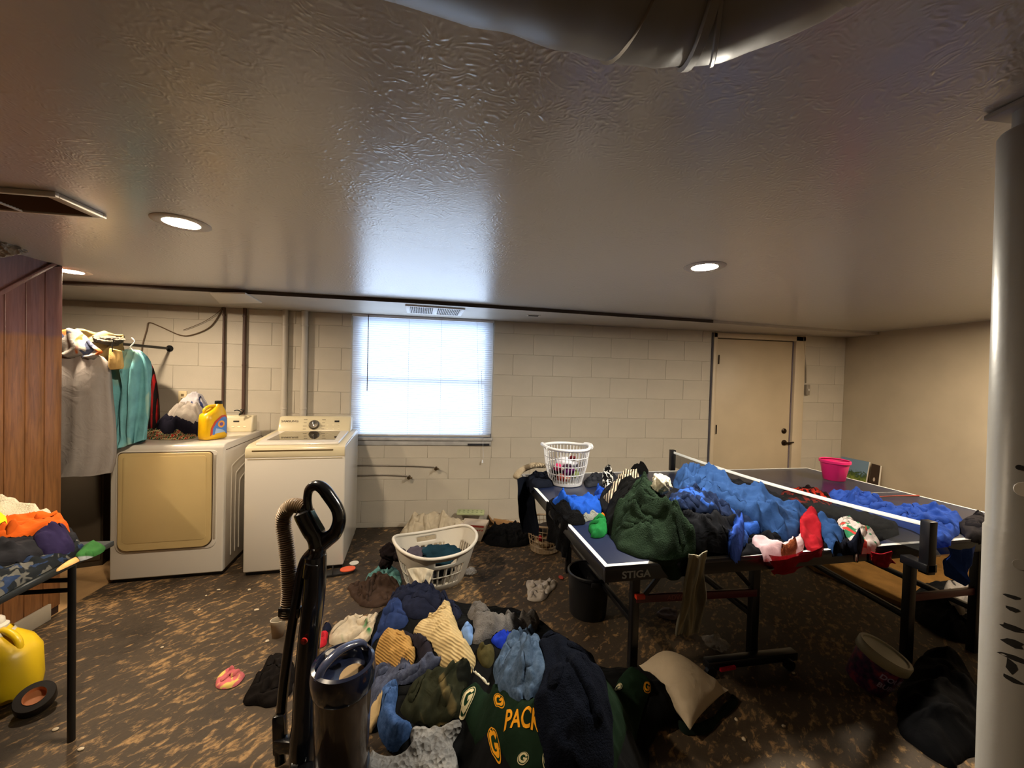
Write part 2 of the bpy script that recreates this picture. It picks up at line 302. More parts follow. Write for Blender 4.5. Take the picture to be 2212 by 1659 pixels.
44,20,3,2,4,8,15,21,25,28,29,30,28,23,13,18,23,29,36,39,40,37,26,12,9,11,8,3,0,2,3,4,6,12,18,19,17,10,4,10,6,16,21,20,15,8,3,4,11,20,28,33,37,39,41,38,25,29,32,27,
49,29,8,11,18,23,26,27,28,27,23,18,13,11,17,30,34,35,35,30,18,5,2,3,9,15,12,6,1,4,6,8,9,14,18,17,14,14,11,4,2,16,19,14,5,2,6,17,23,26,28,29,26,24,26,26,19,32,32,18,
49,31,14,21,23,21,18,16,14,13,5,3,10,14,23,30,30,23,12,3,0,0,0,2,11,17,16,9,2,6,9,11,12,14,13,7,3,6,12,11,4,11,16,7,3,8,13,13,10,10,10,5,2,4,3,7,16,30,28,11,
49,46,18,20,17,10,10,15,9,4,0,1,12,21,24,22,10,4,3,1,0,0,1,2,11,19,19,12,2,5,8,9,9,8,5,3,14,19,7,8,2,8,12,4,2,3,5,5,5,12,14,7,4,7,2,4,17,28,25,7,
49,49,27,18,12,6,10,17,18,15,7,1,9,17,15,7,2,4,8,5,2,1,0,1,10,20,21,16,4,4,5,2,1,2,6,22,36,41,41,31,26,24,24,21,23,22,21,20,21,21,13,6,10,11,5,1,9,22,24,10,
34,49,47,18,11,5,6,14,20,23,19,6,4,9,8,2,3,9,13,11,9,6,3,1,8,20,23,18,6,2,3,0,3,14,30,39,42,40,41,42,42,40,39,37,34,31,28,24,19,14,6,7,14,13,7,2,5,13,23,13,
14,32,49,35,15,9,4,5,10,22,25,21,7,2,4,3,9,15,17,16,14,11,6,1,6,20,25,17,4,1,3,4,16,31,37,37,27,18,19,29,31,27,20,15,10,8,7,6,5,6,9,15,15,10,5,2,8,15,20,12,
9,14,49,49,28,19,14,9,3,13,24,26,23,12,6,11,13,15,17,17,17,14,9,2,4,19,25,13,5,5,7,12,28,35,34,18,11,14,15,13,10,5,4,3,0,2,7,9,11,13,16,17,12,4,1,6,13,15,15,9,
3,5,31,49,42,32,24,12,2,6,20,21,22,22,16,9,6,8,12,15,16,16,13,5,3,16,24,15,13,17,20,23,31,30,16,9,16,22,23,17,11,13,14,14,3,1,6,11,13,15,15,13,6,1,4,10,12,8,3,3,
22,16,14,45,44,35,24,8,0,4,16,17,13,15,15,13,1,2,5,9,13,16,15,9,3,12,25,17,9,19,26,29,29,18,5,5,17,20,18,24,25,26,27,26,17,3,2,7,11,12,8,4,2,4,9,9,4,3,8,14,
35,33,14,34,39,31,13,2,1,7,14,13,6,8,13,13,1,1,2,4,8,12,15,13,6,9,23,19,7,15,24,24,17,7,3,2,12,16,8,7,15,24,29,32,31,17,3,2,4,4,2,3,8,12,11,5,2,10,19,22,
34,37,32,25,33,24,4,1,7,11,12,7,4,11,13,8,2,3,2,3,6,13,17,13,7,10,22,18,6,10,21,16,11,8,3,0,4,12,8,3,8,9,13,26,33,33,21,5,2,2,7,12,12,10,6,2,8,20,23,22,
29,35,41,27,26,11,0,4,9,10,7,3,5,17,16,9,5,5,4,4,8,16,17,9,3,13,21,14,5,7,16,16,13,10,5,0,2,8,11,3,13,14,6,9,26,35,35,26,10,10,15,12,8,3,4,8,19,23,22,15,
26,27,38,41,13,1,0,6,8,6,2,2,9,19,22,18,11,6,5,6,10,18,18,8,3,14,22,17,8,4,7,8,7,6,3,0,5,13,11,3,15,20,11,5,14,31,38,38,32,25,16,5,6,12,18,22,23,21,13,6,
26,20,26,40,37,7,0,4,6,3,2,5,12,21,26,25,21,13,11,13,17,20,19,9,2,14,22,21,15,9,6,7,2,0,1,5,12,16,10,3,14,25,19,6,5,17,33,39,40,29,11,11,20,24,23,20,16,9,5,12,
28,20,16,28,40,37,6,2,3,2,4,10,18,24,26,23,19,19,23,24,24,23,18,8,3,13,19,21,20,17,15,13,5,3,12,16,18,17,10,3,12,30,28,12,4,8,20,35,40,33,15,20,25,25,18,12,5,6,21,42,
24,21,14,13,28,39,32,3,0,5,11,16,19,22,23,18,21,30,29,27,24,21,16,6,2,10,15,18,19,17,15,12,7,6,16,17,17,16,11,4,10,32,35,24,6,4,11,27,38,37,20,20,21,22,21,17,18,33,45,48,
12,17,12,7,13,28,37,30,4,7,11,13,12,11,11,8,17,31,29,24,20,15,11,4,0,4,9,12,13,12,9,7,4,8,14,12,11,12,11,5,8,30,41,34,14,3,6,18,32,36,30,17,7,10,15,17,32,42,45,44],
[13,8,3,1,2,3,3,1,0,2,7,10,10,9,9,8,8,8,7,4,2,6,16,23,26,27,25,20,16,12,9,7,5,4,3,4,5,9,18,37,44,46,43,34,23,16,17,15,12,9,10,14,22,29,33,35,35,32,22,15,
15,9,3,1,2,4,4,2,0,2,7,11,11,9,7,7,7,8,8,7,5,3,3,8,19,25,27,26,24,21,18,15,10,6,4,2,2,5,12,28,40,44,42,31,18,17,19,21,19,13,7,7,10,18,27,32,35,36,35,28,
16,10,3,1,3,5,4,2,0,1,7,12,12,9,6,5,5,6,8,8,8,6,4,3,5,15,23,26,26,25,24,21,18,14,9,4,2,2,7,20,34,40,41,35,19,15,17,21,23,20,12,6,5,8,15,25,32,35,37,36,
15,8,2,1,4,5,5,3,1,1,6,12,13,11,7,4,4,4,6,7,7,7,5,4,2,4,10,20,24,25,26,25,23,20,15,10,4,1,3,12,26,35,39,37,23,12,13,19,24,25,22,12,4,4,6,13,23,31,35,36,
10,3,1,3,5,6,5,3,1,1,5,12,15,14,10,5,3,2,3,4,5,6,5,4,3,2,3,8,15,21,24,25,25,23,20,15,8,1,1,7,17,28,34,36,28,12,10,15,22,26,27,23,10,3,2,4,9,19,29,35,
5,2,2,4,6,6,5,3,1,1,4,11,15,16,13,7,3,2,1,2,2,3,3,3,2,1,1,3,6,12,19,23,25,25,23,18,9,2,1,4,10,18,26,32,31,13,8,10,17,24,28,28,24,8,2,1,3,6,13,26,
2,2,4,6,6,6,5,3,1,0,3,9,15,17,16,11,6,2,1,0,1,1,1,1,1,1,1,1,3,6,11,17,22,24,24,20,11,3,1,3,8,14,22,29,31,16,6,7,12,20,26,29,30,25,6,1,1,2,3,7,
1,4,5,6,6,5,4,3,1,0,2,8,14,18,18,15,9,3,1,0,0,0,0,0,0,0,0,1,2,4,7,12,18,23,25,22,13,4,1,2,8,15,23,29,29,17,5,4,7,13,21,28,31,32,25,5,1,0,1,2,
1,4,5,5,4,4,3,2,1,0,2,6,13,18,20,19,14,7,2,0,0,0,0,0,0,0,0,1,2,3,5,9,14,20,24,23,16,4,1,2,9,18,25,29,27,16,5,2,3,7,13,22,29,33,33,26,4,0,0,0,
1,3,4,3,2,2,2,1,0,0,1,5,11,17,20,21,18,11,4,1,0,0,1,1,0,0,0,0,1,2,4,7,12,19,24,24,17,5,1,3,10,20,26,27,23,13,4,2,1,3,6,12,21,29,34,35,29,5,0,0,
3,2,2,2,2,1,1,1,0,1,1,4,9,15,20,22,22,16,8,2,0,0,0,0,0,0,0,0,1,2,3,6,11,18,24,24,18,6,1,3,12,21,26,25,19,10,4,2,1,1,2,5,11,20,30,35,36,33,9,0,
9,6,5,4,3,3,2,2,2,2,2,4,7,12,18,22,24,21,13,4,1,0,0,0,0,0,0,0,1,1,2,5,10,18,24,24,19,7,1,5,13,21,25,21,15,9,5,3,1,0,0,2,4,9,18,29,35,37,37,17,
20,17,14,12,10,8,7,6,5,4,4,4,6,10,15,21,25,24,19,8,2,0,0,1,1,1,1,1,1,1,2,4,9,17,24,25,20,8,1,4,12,20,24,23,18,11,7,3,1,0,0,0,1,3,7,15,27,35,38,39,
27,26,24,22,20,18,16,13,11,9,8,7,7,8,12,19,24,26,23,14,5,1,0,1,1,2,2,2,1,1,2,3,8,16,24,25,21,9,2,2,8,16,22,23,20,15,10,5,2,0,0,0,0,1,3,6,13,26,35,39,
27,27,27,27,26,25,23,22,19,17,14,12,10,9,11,16,23,27,27,19,8,2,1,1,1,2,2,2,2,1,1,3,7,16,23,25,22,11,3,1,4,12,19,22,21,18,13,7,3,0,0,0,1,1,1,2,5,11,24,34,
14,19,23,25,26,26,26,25,24,23,21,18,15,13,12,14,20,27,29,24,13,5,1,1,1,1,2,2,1,1,1,2,7,15,23,26,23,13,4,1,2,7,14,19,21,19,15,10,4,1,0,1,1,1,2,1,2,4,9,21,
2,2,5,10,15,20,23,24,24,24,24,22,21,18,16,15,18,26,30,28,18,8,3,1,0,0,0,1,1,1,1,2,6,15,23,26,23,15,6,2,1,4,9,15,19,19,17,12,6,2,0,1,1,1,1,1,1,2,4,8,
4,2,2,2,3,5,9,14,18,21,22,23,22,22,20,18,17,25,31,31,22,11,4,2,1,0,0,0,0,0,0,1,5,14,23,26,24,17,9,4,2,2,5,10,16,18,17,14,8,2,0,0,1,0,0,1,3,4,3,4,
6,6,4,2,1,1,1,3,6,10,15,18,19,20,20,19,18,24,32,33,25,15,7,3,2,2,2,2,1,1,0,1,5,13,23,26,25,19,12,6,3,2,2,6,12,16,17,14,9,3,0,0,0,0,1,4,7,8,5,4,
6,8,7,5,3,2,1,1,1,3,5,9,11,14,16,17,19,26,34,34,28,18,9,5,4,5,6,5,4,3,1,1,4,13,22,26,26,22,15,10,5,3,1,3,7,13,16,14,10,4,1,0,0,2,4,8,11,11,8,5,
5,9,9,8,6,4,3,1,0,1,4,7,10,13,15,18,23,30,36,35,30,21,12,7,7,8,8,6,5,3,1,1,4,13,22,26,26,24,19,14,9,5,2,1,4,9,14,14,10,4,1,1,2,5,9,13,15,13,10,7,
4,9,11,10,8,6,4,2,0,3,9,14,17,19,22,26,31,35,37,36,32,24,14,10,9,10,8,4,3,2,1,1,4,13,22,26,26,25,22,18,14,10,5,2,2,6,12,13,9,4,2,3,6,11,15,18,18,16,13,9,
3,8,11,10,8,5,3,1,1,7,14,19,23,26,29,32,35,37,37,36,33,27,17,12,11,11,8,3,2,1,0,1,4,13,22,25,26,24,22,19,16,12,8,4,1,5,10,12,8,4,4,7,13,18,20,21,20,18,15,12,
4,9,11,10,6,3,1,0,2,9,17,21,24,27,29,31,34,35,36,36,34,29,21,14,13,12,8,3,1,0,0,1,5,14,22,25,24,22,18,14,12,10,8,4,1,3,8,10,7,5,9,16,21,23,23,23,21,20,18,15,
4,10,11,8,4,1,0,1,3,10,17,20,21,21,21,22,25,29,32,34,34,31,24,17,15,13,8,2,0,0,0,1,5,14,22,23,21,16,10,7,5,5,4,2,1,3,6,9,7,11,19,24,25,25,24,23,21,20,18,16,
6,11,10,7,2,1,2,3,6,11,16,15,12,11,10,10,11,15,22,29,32,31,27,20,17,14,7,2,0,0,0,1,6,15,21,22,17,9,5,3,2,2,2,2,3,4,7,10,17,23,26,26,25,23,21,19,17,15,14,14,
9,11,9,5,1,2,4,7,9,13,14,10,6,5,4,3,3,4,10,19,27,30,28,23,19,15,6,1,0,0,0,1,6,15,20,19,12,4,2,3,4,5,6,8,12,15,19,24,26,26,25,23,20,17,13,10,8,7,7,7,
9,9,8,5,1,2,5,7,9,11,10,5,3,2,2,2,6,7,4,9,18,25,27,25,21,14,6,1,0,0,0,2,7,15,19,16,7,2,4,10,13,15,18,21,23,25,26,27,26,23,19,14,10,6,4,3,2,2,2,2,
7,7,5,2,0,0,3,4,6,7,5,3,3,4,6,12,22,18,6,5,10,18,24,23,20,13,5,1,0,0,0,2,8,15,17,13,4,2,9,15,19,22,24,25,26,26,25,23,18,13,8,4,2,1,1,1,1,1,1,1,
4,3,2,1,1,1,1,4,13,22,27,35,34,36,35,37,38,30,13,6,6,12,19,21,18,12,4,1,0,0,0,2,8,14,15,10,3,3,11,19,23,24,25,24,24,22,18,13,8,4,2,1,2,3,5,8,10,10,9,8,
9,10,16,20,27,33,42,48,49,49,49,49,49,49,49,49,46,40,23,10,6,7,13,18,17,11,3,0,0,0,0,3,9,13,13,7,2,4,15,21,23,22,21,20,18,14,9,4,2,1,1,3,6,11,14,17,20,21,22,22,
31,39,43,46,47,49,49,49,49,49,43,34,40,48,49,49,49,48,36,21,11,7,9,14,14,9,2,0,0,0,0,3,9,12,10,4,1,7,18,21,19,16,13,12,11,6,3,1,1,2,4,9,13,16,19,21,22,23,25,26,
38,46,48,49,49,49,49,47,41,39,34,29,22,28,39,47,49,49,49,44,33,16,8,10,11,5,1,0,0,0,0,4,8,10,7,2,1,9,19,22,20,15,10,7,4,2,0,1,2,4,8,12,15,18,19,19,17,18,21,23,
46,48,48,47,47,45,42,35,28,27,28,28,21,14,16,22,32,44,47,47,47,44,33,18,7,4,2,1,1,0,0,3,7,8,5,1,2,9,17,22,22,18,11,6,2,0,1,3,5,8,11,14,16,17,16,15,11,9,11,13,
46,45,43,41,39,37,32,25,19,18,20,25,21,10,8,8,9,11,21,36,44,45,44,42,36,23,11,4,3,2,1,2,4,6,3,1,2,8,16,21,23,21,15,7,2,0,2,5,8,10,12,14,14,13,12,9,6,4,4,3,
25,25,25,25,24,23,20,14,12,13,16,23,22,9,5,4,4,3,3,3,10,23,38,42,42,41,39,31,19,10,5,3,3,3,2,2,4,7,13,19,23,23,19,10,2,0,2,6,8,10,11,12,11,9,7,4,3,2,1,1,
6,6,6,6,6,6,6,6,7,10,14,20,22,9,3,2,1,1,1,2,2,0,1,12,27,39,39,39,38,35,29,21,13,8,7,6,7,9,12,17,21,24,21,13,4,0,2,5,7,8,9,8,7,5,3,1,1,1,1,2,
1,1,2,2,2,2,2,3,6,10,17,23,21,8,2,1,1,2,3,3,1,0,4,5,3,5,16,27,36,36,36,35,32,29,24,19,16,13,14,17,21,25,23,15,5,0,2,5,6,6,5,4,3,2,1,0,1,1,3,4,
0,1,1,1,1,1,1,3,6,13,21,24,20,6,1,0,2,3,4,3,1,1,6,10,8,5,2,2,5,14,24,32,33,33,32,30,28,25,22,21,24,26,23,17,7,1,1,3,4,3,2,1,1,0,1,2,3,5,8,11,
1,1,2,1,0,0,1,2,7,16,23,24,18,5,1,1,3,4,4,2,0,2,8,13,15,12,8,5,3,2,1,3,10,17,23,28,28,28,27,26,26,24,22,18,10,1,1,2,2,1,1,1,1,2,4,8,14,21,26,29,
1,1,2,2,1,0,0,2,9,19,24,24,16,4,1,1,4,5,4,1,0,2,8,15,19,20,19,17,15,11,7,5,3,2,2,3,8,13,14,17,17,16,14,13,10,2,0,1,1,1,8,12,21,25,31,38,39,39,40,40,
0,1,2,2,1,0,0,3,10,21,25,23,13,4,1,2,5,6,4,1,0,3,8,15,20,23,25,27,27,28,28,27,26,24,20,19,19,19,19,20,21,22,25,30,31,31,31,36,42,42,43,43,44,44,44,44,44,43,43,42,
0,1,2,2,1,0,0,3,11,22,26,21,10,3,1,2,6,7,5,1,1,3,9,15,20,24,27,29,31,33,34,35,36,37,38,38,39,40,40,41,42,42,42,43,43,44,44,44,44,44,44,44,43,43,42,41,40,33,30,30,
0,1,2,2,1,0,1,3,12,23,27,22,11,3,1,3,7,8,5,1,1,5,10,15,20,24,26,29,31,32,34,35,36,37,37,38,39,39,40,40,40,40,40,40,40,39,33,31,30,21,21,16,12,12,11,3,1,0,1,2,
1,2,2,2,1,0,1,4,12,24,27,24,12,3,1,3,7,8,5,2,2,7,11,16,20,23,25,27,28,29,29,30,30,31,31,31,29,27,23,21,17,13,11,7,3,3,2,2,2,3,4,5,6,6,7,6,3,0,1,5,
1,2,2,2,1,1,1,4,12,24,28,25,14,4,1,3,8,9,6,2,3,8,12,16,18,20,20,20,19,18,17,15,14,12,10,8,6,5,3,3,2,2,2,2,2,2,2,3,5,7,9,10,12,11,10,8,5,2,2,7,
1,2,1,1,1,1,2,4,11,23,28,26,14,5,1,3,8,10,8,3,2,6,10,13,14,13,11,8,7,5,4,3,3,2,2,1,1,1,0,0,0,1,2,2,2,3,4,6,10,13,15,16,15,14,12,9,5,2,3,9,
1,1,1,2,2,2,3,5,11,22,29,27,15,6,2,2,7,11,10,5,2,3,6,8,7,4,3,2,2,1,1,1,0,0,0,0,0,0,0,0,1,2,2,3,3,5,7,12,16,18,19,18,16,13,10,6,3,2,5,10,
4,4,4,4,4,5,5,6,10,19,29,30,20,9,2,2,6,10,12,9,4,2,2,2,1,1,1,2,2,1,0,0,0,1,0,0,0,0,0,1,2,2,3,4,5,9,14,19,21,22,21,17,13,8,5,3,2,3,7,12,
18,14,13,11,10,9,9,9,11,17,27,31,29,17,4,1,4,8,11,12,9,6,4,2,2,2,3,4,4,2,1,0,1,1,1,1,0,1,1,2,3,3,4,7,11,16,21,24,24,22,18,12,6,3,2,2,4,7,11,14,
35,32,30,26,23,19,16,14,14,16,23,31,32,27,8,2,2,6,10,12,12,11,8,7,6,5,6,6,5,3,1,0,1,1,1,1,1,1,2,3,4,6,8,13,19,24,26,26,24,18,10,5,3,3,4,6,8,11,14,16,
39,39,38,37,34,31,27,23,20,19,22,28,33,32,16,3,1,3,7,10,12,12,12,10,9,9,8,7,6,3,1,0,0,1,1,1,1,2,3,5,7,10,15,21,26,28,28,25,18,9,4,2,3,6,8,9,11,13,15,16,
30,39,40,41,40,39,36,33,28,25,24,27,33,35,25,6,1,1,4,7,9,11,11,11,10,9,8,7,5,3,1,0,0,1,1,2,3,4,6,8,12,18,24,29,30,30,26,17,8,3,1,1,4,6,8,9,10,12,13,13,
4,14,26,38,41,41,41,40,38,34,31,30,34,38,31,10,2,1,1,3,5,7,9,9,9,8,7,6,4,3,1,0,1,1,2,4,5,7,10,14,21,26,31,32,31,26,16,7,3,1,0,0,2,4,4,5,6,7,8,8,
9,10,11,13,24,35,41,43,43,41,39,37,39,40,35,18,5,1,0,1,2,4,6,6,6,6,5,4,3,2,1,1,2,3,5,7,9,13,17,23,29,33,34,33,28,16,7,3,2,1,1,1,1,1,2,2,2,3,3,3,
11,8,8,13,15,13,20,31,42,44,44,43,43,42,38,26,9,2,1,0,1,2,3,4,4,3,3,2,2,1,2,3,4,6,9,12,15,20,25,31,34,36,34,29,17,7,4,4,4,5,5,4,4,4,3,3,3,3,3,4,
12,8,6,9,13,17,14,10,12,28,41,44,44,43,40,34,17,5,2,1,0,0,1,1,1,2,2,2,2,3,5,7,9,11,14,18,22,27,32,36,37,36,31,18,7,5,5,7,8,10,10,10,10,10,10,10,10,10,10,11,
13,8,5,4,7,17,18,16,14,13,14,28,40,41,40,37,27,10,2,0,0,1,1,2,2,3,4,5,7,9,11,13,15,17,20,24,29,34,38,39,38,33,20,8,5,5,7,10,11,13,14,15,15,16,16,17,17,18,18,19,
12,8,4,4,4,14,18,18,18,18,15,14,14,28,36,37,33,21,5,3,6,7,7,8,10,12,13,15,17,19,21,23,24,25,27,31,36,39,41,40,35,23,9,5,6,7,10,11,13,14,15,16,17,18,18,19,19,20,21,21,
7,7,5,4,4,11,14,17,18,17,16,14,11,14,18,31,33,29,13,13,23,25,25,26,27,28,29,30,31,32,32,33,33,33,35,39,42,42,41,36,23,10,5,5,7,9,10,11,12,13,14,15,15,16,16,17,17,17,17,17],
[2,8,12,15,17,18,16,10,7,6,8,10,10,18,32,34,35,35,37,37,34,15,6,8,9,9,6,3,2,1,0,0,0,0,1,1,1,2,2,2,1,1,0,0,0,0,0,1,3,6,19,42,45,44,42,35,8,0,0,0,
5,9,12,17,20,21,22,21,20,19,18,16,14,11,16,34,37,38,38,38,36,23,5,4,4,3,1,1,0,0,0,0,0,0,1,1,1,1,1,1,1,0,0,0,0,0,0,0,1,2,5,23,44,45,43,39,26,12,0,0,
4,8,11,17,21,23,23,22,22,20,19,16,14,9,5,18,35,37,38,38,37,30,7,2,1,0,0,0,0,0,0,0,0,0,0,0,0,0,0,0,0,0,0,0,0,0,0,0,1,1,2,5,37,45,45,42,33,16,0,0,
9,6,10,17,22,24,23,22,20,18,16,14,10,6,3,4,21,35,37,38,37,34,15,3,1,0,0,0,0,0,0,0,0,0,0,0,0,0,0,0,0,0,1,1,1,1,2,2,2,2,2,2,17,44,45,43,37,14,0,0,
19,16,14,18,24,24,22,20,17,14,11,9,6,3,2,2,4,25,35,37,38,36,24,4,1,0,0,0,0,0,0,0,0,0,0,0,1,1,1,1,2,2,2,3,3,4,5,6,6,6,5,3,5,39,45,44,40,28,4,0,
20,22,22,22,24,22,19,16,12,9,6,4,2,1,1,1,2,6,27,36,37,36,33,9,2,1,0,0,0,0,1,1,1,1,2,2,2,3,3,4,4,5,6,7,8,9,11,11,11,10,9,7,5,24,44,45,42,34,16,0,
18,21,23,24,22,19,14,10,6,4,3,1,1,0,0,0,1,2,9,30,36,37,35,20,3,1,1,2,3,3,3,4,4,5,5,5,6,6,7,8,8,9,11,12,14,16,16,16,15,14,12,10,7,8,42,44,44,34,15,0,
15,18,20,19,17,13,8,5,3,2,1,0,0,0,0,0,0,1,2,12,32,35,35,30,7,2,3,6,7,8,9,10,10,10,11,11,11,12,12,13,14,15,17,19,20,21,20,19,17,15,13,10,8,5,28,44,44,33,8,0,
11,14,15,14,11,6,4,2,1,0,0,0,0,0,0,0,0,0,1,3,16,33,35,33,18,4,5,8,10,12,14,15,16,17,17,17,17,18,18,19,19,21,23,24,24,23,21,19,16,14,11,8,6,4,13,42,44,35,22,0,
8,10,11,8,5,2,1,0,0,0,0,0,0,0,0,0,0,0,0,1,3,22,33,34,29,8,5,8,11,13,15,17,19,20,21,22,22,23,23,24,25,26,27,27,26,23,20,17,14,10,6,4,2,1,0,35,44,43,35,16,
4,5,5,3,1,0,0,0,0,0,0,1,1,1,1,1,0,0,0,0,1,5,26,32,32,22,5,6,8,10,13,16,18,21,23,24,26,26,27,28,28,29,30,29,26,20,17,14,10,6,2,1,1,1,2,22,42,43,36,27,
3,2,1,0,0,0,0,0,1,1,1,1,1,1,1,1,0,0,0,0,0,1,9,29,32,30,14,5,4,5,7,11,14,18,22,24,27,28,29,30,31,31,31,30,26,19,14,10,6,2,1,2,5,7,7,11,40,42,39,31,
4,2,1,0,0,1,1,1,1,1,1,1,1,1,1,1,0,0,0,0,0,0,2,14,29,31,27,11,5,3,3,5,7,11,16,21,25,28,30,31,32,33,33,31,26,18,12,8,4,1,2,6,10,11,9,4,34,42,40,31,
7,3,2,1,1,1,1,1,1,1,1,1,1,0,0,0,0,0,0,0,0,0,0,2,19,29,29,23,10,5,3,2,3,4,7,12,19,25,29,31,33,34,33,32,27,19,12,7,2,1,4,10,13,13,9,4,21,41,41,35,
13,6,3,2,1,1,1,1,1,1,1,1,0,0,0,0,0,0,0,0,0,0,0,1,4,24,28,27,21,10,5,3,2,2,2,4,8,15,24,30,32,34,34,33,29,20,12,6,2,1,6,12,15,15,10,3,8,39,41,29,
20,9,5,3,2,2,1,1,1,1,1,1,0,0,0,0,0,1,1,1,1,1,1,1,1,8,25,27,25,18,9,5,3,2,1,1,2,5,10,22,30,33,34,34,31,23,14,6,2,1,5,13,17,17,9,3,2,31,40,34,
27,14,7,5,3,3,2,2,2,1,1,1,1,1,2,2,2,3,3,4,4,4,4,4,2,2,14,25,25,22,16,10,6,4,3,1,1,1,3,7,18,31,34,34,32,26,16,7,2,1,4,13,19,19,10,2,2,21,39,38,
32,20,11,7,5,4,3,3,3,3,3,3,4,4,5,6,7,8,9,9,9,9,8,7,5,2,4,18,24,23,20,15,11,8,6,4,2,0,1,3,5,16,31,34,33,29,20,10,3,1,3,13,20,21,13,2,2,18,37,37,
34,26,15,9,7,5,5,4,5,5,6,7,8,9,11,12,13,14,14,14,13,12,11,9,6,3,2,7,20,22,21,18,15,12,9,6,2,0,1,2,4,5,16,32,33,31,25,13,4,1,2,12,21,23,18,3,2,13,35,36,
35,30,19,12,9,7,7,7,7,8,10,12,14,15,17,18,18,17,17,15,14,13,11,10,7,4,1,2,13,19,20,19,16,13,9,5,2,1,2,5,7,8,7,20,32,32,28,17,6,2,2,9,22,25,22,3,2,12,32,34,
35,32,24,15,11,9,9,10,11,13,15,17,19,20,20,20,18,17,16,14,13,12,11,9,8,5,2,1,5,15,18,17,15,12,7,4,2,2,6,11,12,10,7,8,25,32,30,23,9,2,1,6,21,26,25,4,2,10,30,33,
35,33,27,18,13,12,12,13,15,17,19,21,22,22,21,18,13,11,10,10,9,8,8,7,7,5,3,1,2,9,15,15,13,9,5,3,3,7,13,15,14,12,8,7,11,29,31,27,13,4,1,4,19,27,27,7,2,9,28,31,
35,34,29,21,16,14,15,17,19,21,23,23,23,21,17,10,6,5,4,4,4,4,4,4,4,4,3,1,1,5,11,13,10,6,4,4,9,16,18,18,16,13,10,8,8,18,30,29,20,5,2,3,15,28,29,12,2,9,26,29,
34,34,31,23,18,17,19,21,23,24,24,23,21,14,7,3,2,2,2,2,1,1,1,2,2,2,1,0,0,2,7,10,8,5,6,14,20,21,21,19,17,15,13,10,8,9,26,29,25,9,2,2,10,28,31,18,2,10,24,26,
33,34,32,25,21,21,22,24,25,25,24,21,12,4,2,3,4,3,2,2,2,1,1,1,1,1,1,1,1,2,4,6,7,13,21,23,23,22,21,20,18,16,14,12,10,8,16,28,27,15,4,2,5,28,32,26,2,10,22,24,
31,34,33,28,24,24,25,26,26,24,20,9,3,1,3,6,7,7,6,5,5,4,4,4,4,4,4,5,8,9,13,19,24,24,24,24,22,21,19,18,17,15,14,12,10,8,8,25,28,21,6,2,3,23,33,32,6,10,20,21,
29,33,33,30,27,27,28,27,25,18,7,2,1,1,5,8,10,11,11,11,11,12,12,14,15,17,19,22,23,25,25,25,25,23,22,19,17,15,14,12,12,11,10,9,7,5,5,20,27,24,10,2,2,18,34,34,14,10,17,18,
26,32,33,32,31,30,28,25,16,6,2,1,0,1,5,9,12,14,15,16,17,18,20,21,22,23,24,25,25,24,23,19,14,11,9,7,6,5,4,4,4,4,4,4,3,3,4,15,25,25,15,3,2,12,34,36,22,10,14,13,
24,30,32,32,30,28,24,14,5,2,0,0,0,1,4,8,12,15,17,19,20,21,22,23,23,24,23,22,19,12,7,5,4,3,2,2,1,1,1,1,1,1,1,1,1,1,3,11,23,25,19,5,2,7,34,37,33,8,10,7,
23,28,29,29,27,22,12,4,1,0,0,0,0,1,4,8,12,15,17,19,20,21,22,22,21,20,17,11,6,7,7,6,5,2,1,0,1,1,1,0,0,0,0,0,0,1,2,8,21,24,21,9,2,3,31,38,37,10,3,3,
22,26,27,25,20,10,4,1,0,0,0,0,0,1,3,7,11,15,17,18,19,19,19,18,15,10,6,5,6,9,10,9,7,3,1,1,2,2,2,1,0,0,1,1,0,0,2,6,18,23,22,13,3,2,26,38,39,16,2,5,
21,24,23,18,9,3,1,0,0,1,1,1,0,0,2,6,11,14,16,17,17,15,13,10,7,4,4,5,8,11,12,11,7,3,1,1,2,3,3,2,1,0,1,1,1,0,1,5,15,21,21,16,4,2,19,39,40,31,5,11,
20,21,17,8,3,1,0,1,1,2,2,1,0,0,2,6,10,13,15,15,13,10,7,5,3,3,5,9,13,14,14,11,7,3,1,1,3,4,4,2,1,0,1,1,1,1,1,4,12,20,21,17,6,2,14,39,41,39,11,14,
18,16,8,2,1,1,1,2,2,3,3,2,1,0,2,6,10,12,13,11,8,5,3,2,3,5,10,14,16,16,14,11,6,2,0,2,4,5,4,2,1,0,1,2,2,1,1,3,10,18,20,17,8,2,10,39,42,41,21,13,
14,8,2,1,1,2,2,3,4,4,4,3,1,0,1,5,9,11,10,8,5,3,2,3,5,11,16,18,18,16,14,10,5,1,1,2,5,6,5,3,1,0,1,2,2,2,1,2,8,16,19,17,10,2,2,38,43,43,30,12,
7,2,0,0,1,2,3,4,4,5,4,4,2,0,1,4,8,9,8,5,3,2,2,5,12,18,20,20,18,16,13,9,4,1,1,3,5,6,5,3,1,0,1,2,3,2,1,2,7,15,18,17,11,3,2,33,43,44,41,10,
4,2,1,0,1,2,2,3,4,5,5,4,3,1,0,3,6,7,5,3,2,2,5,13,19,21,21,20,18,15,11,6,2,0,2,4,6,7,5,3,1,0,1,3,3,3,1,2,6,13,17,16,11,4,2,29,44,45,43,15,
19,15,7,2,1,1,1,2,3,4,5,5,4,2,0,1,4,5,3,2,2,5,14,21,23,23,22,19,16,11,7,3,1,1,3,6,7,7,5,2,1,0,2,3,4,3,2,2,5,12,15,15,11,4,2,20,44,46,45,27,
24,24,22,14,4,1,0,0,1,2,4,5,4,3,1,1,2,3,2,2,5,16,23,25,25,23,20,16,11,6,3,1,0,2,4,7,7,7,5,2,0,0,2,4,4,3,2,2,5,10,14,14,11,5,2,19,44,47,47,40,
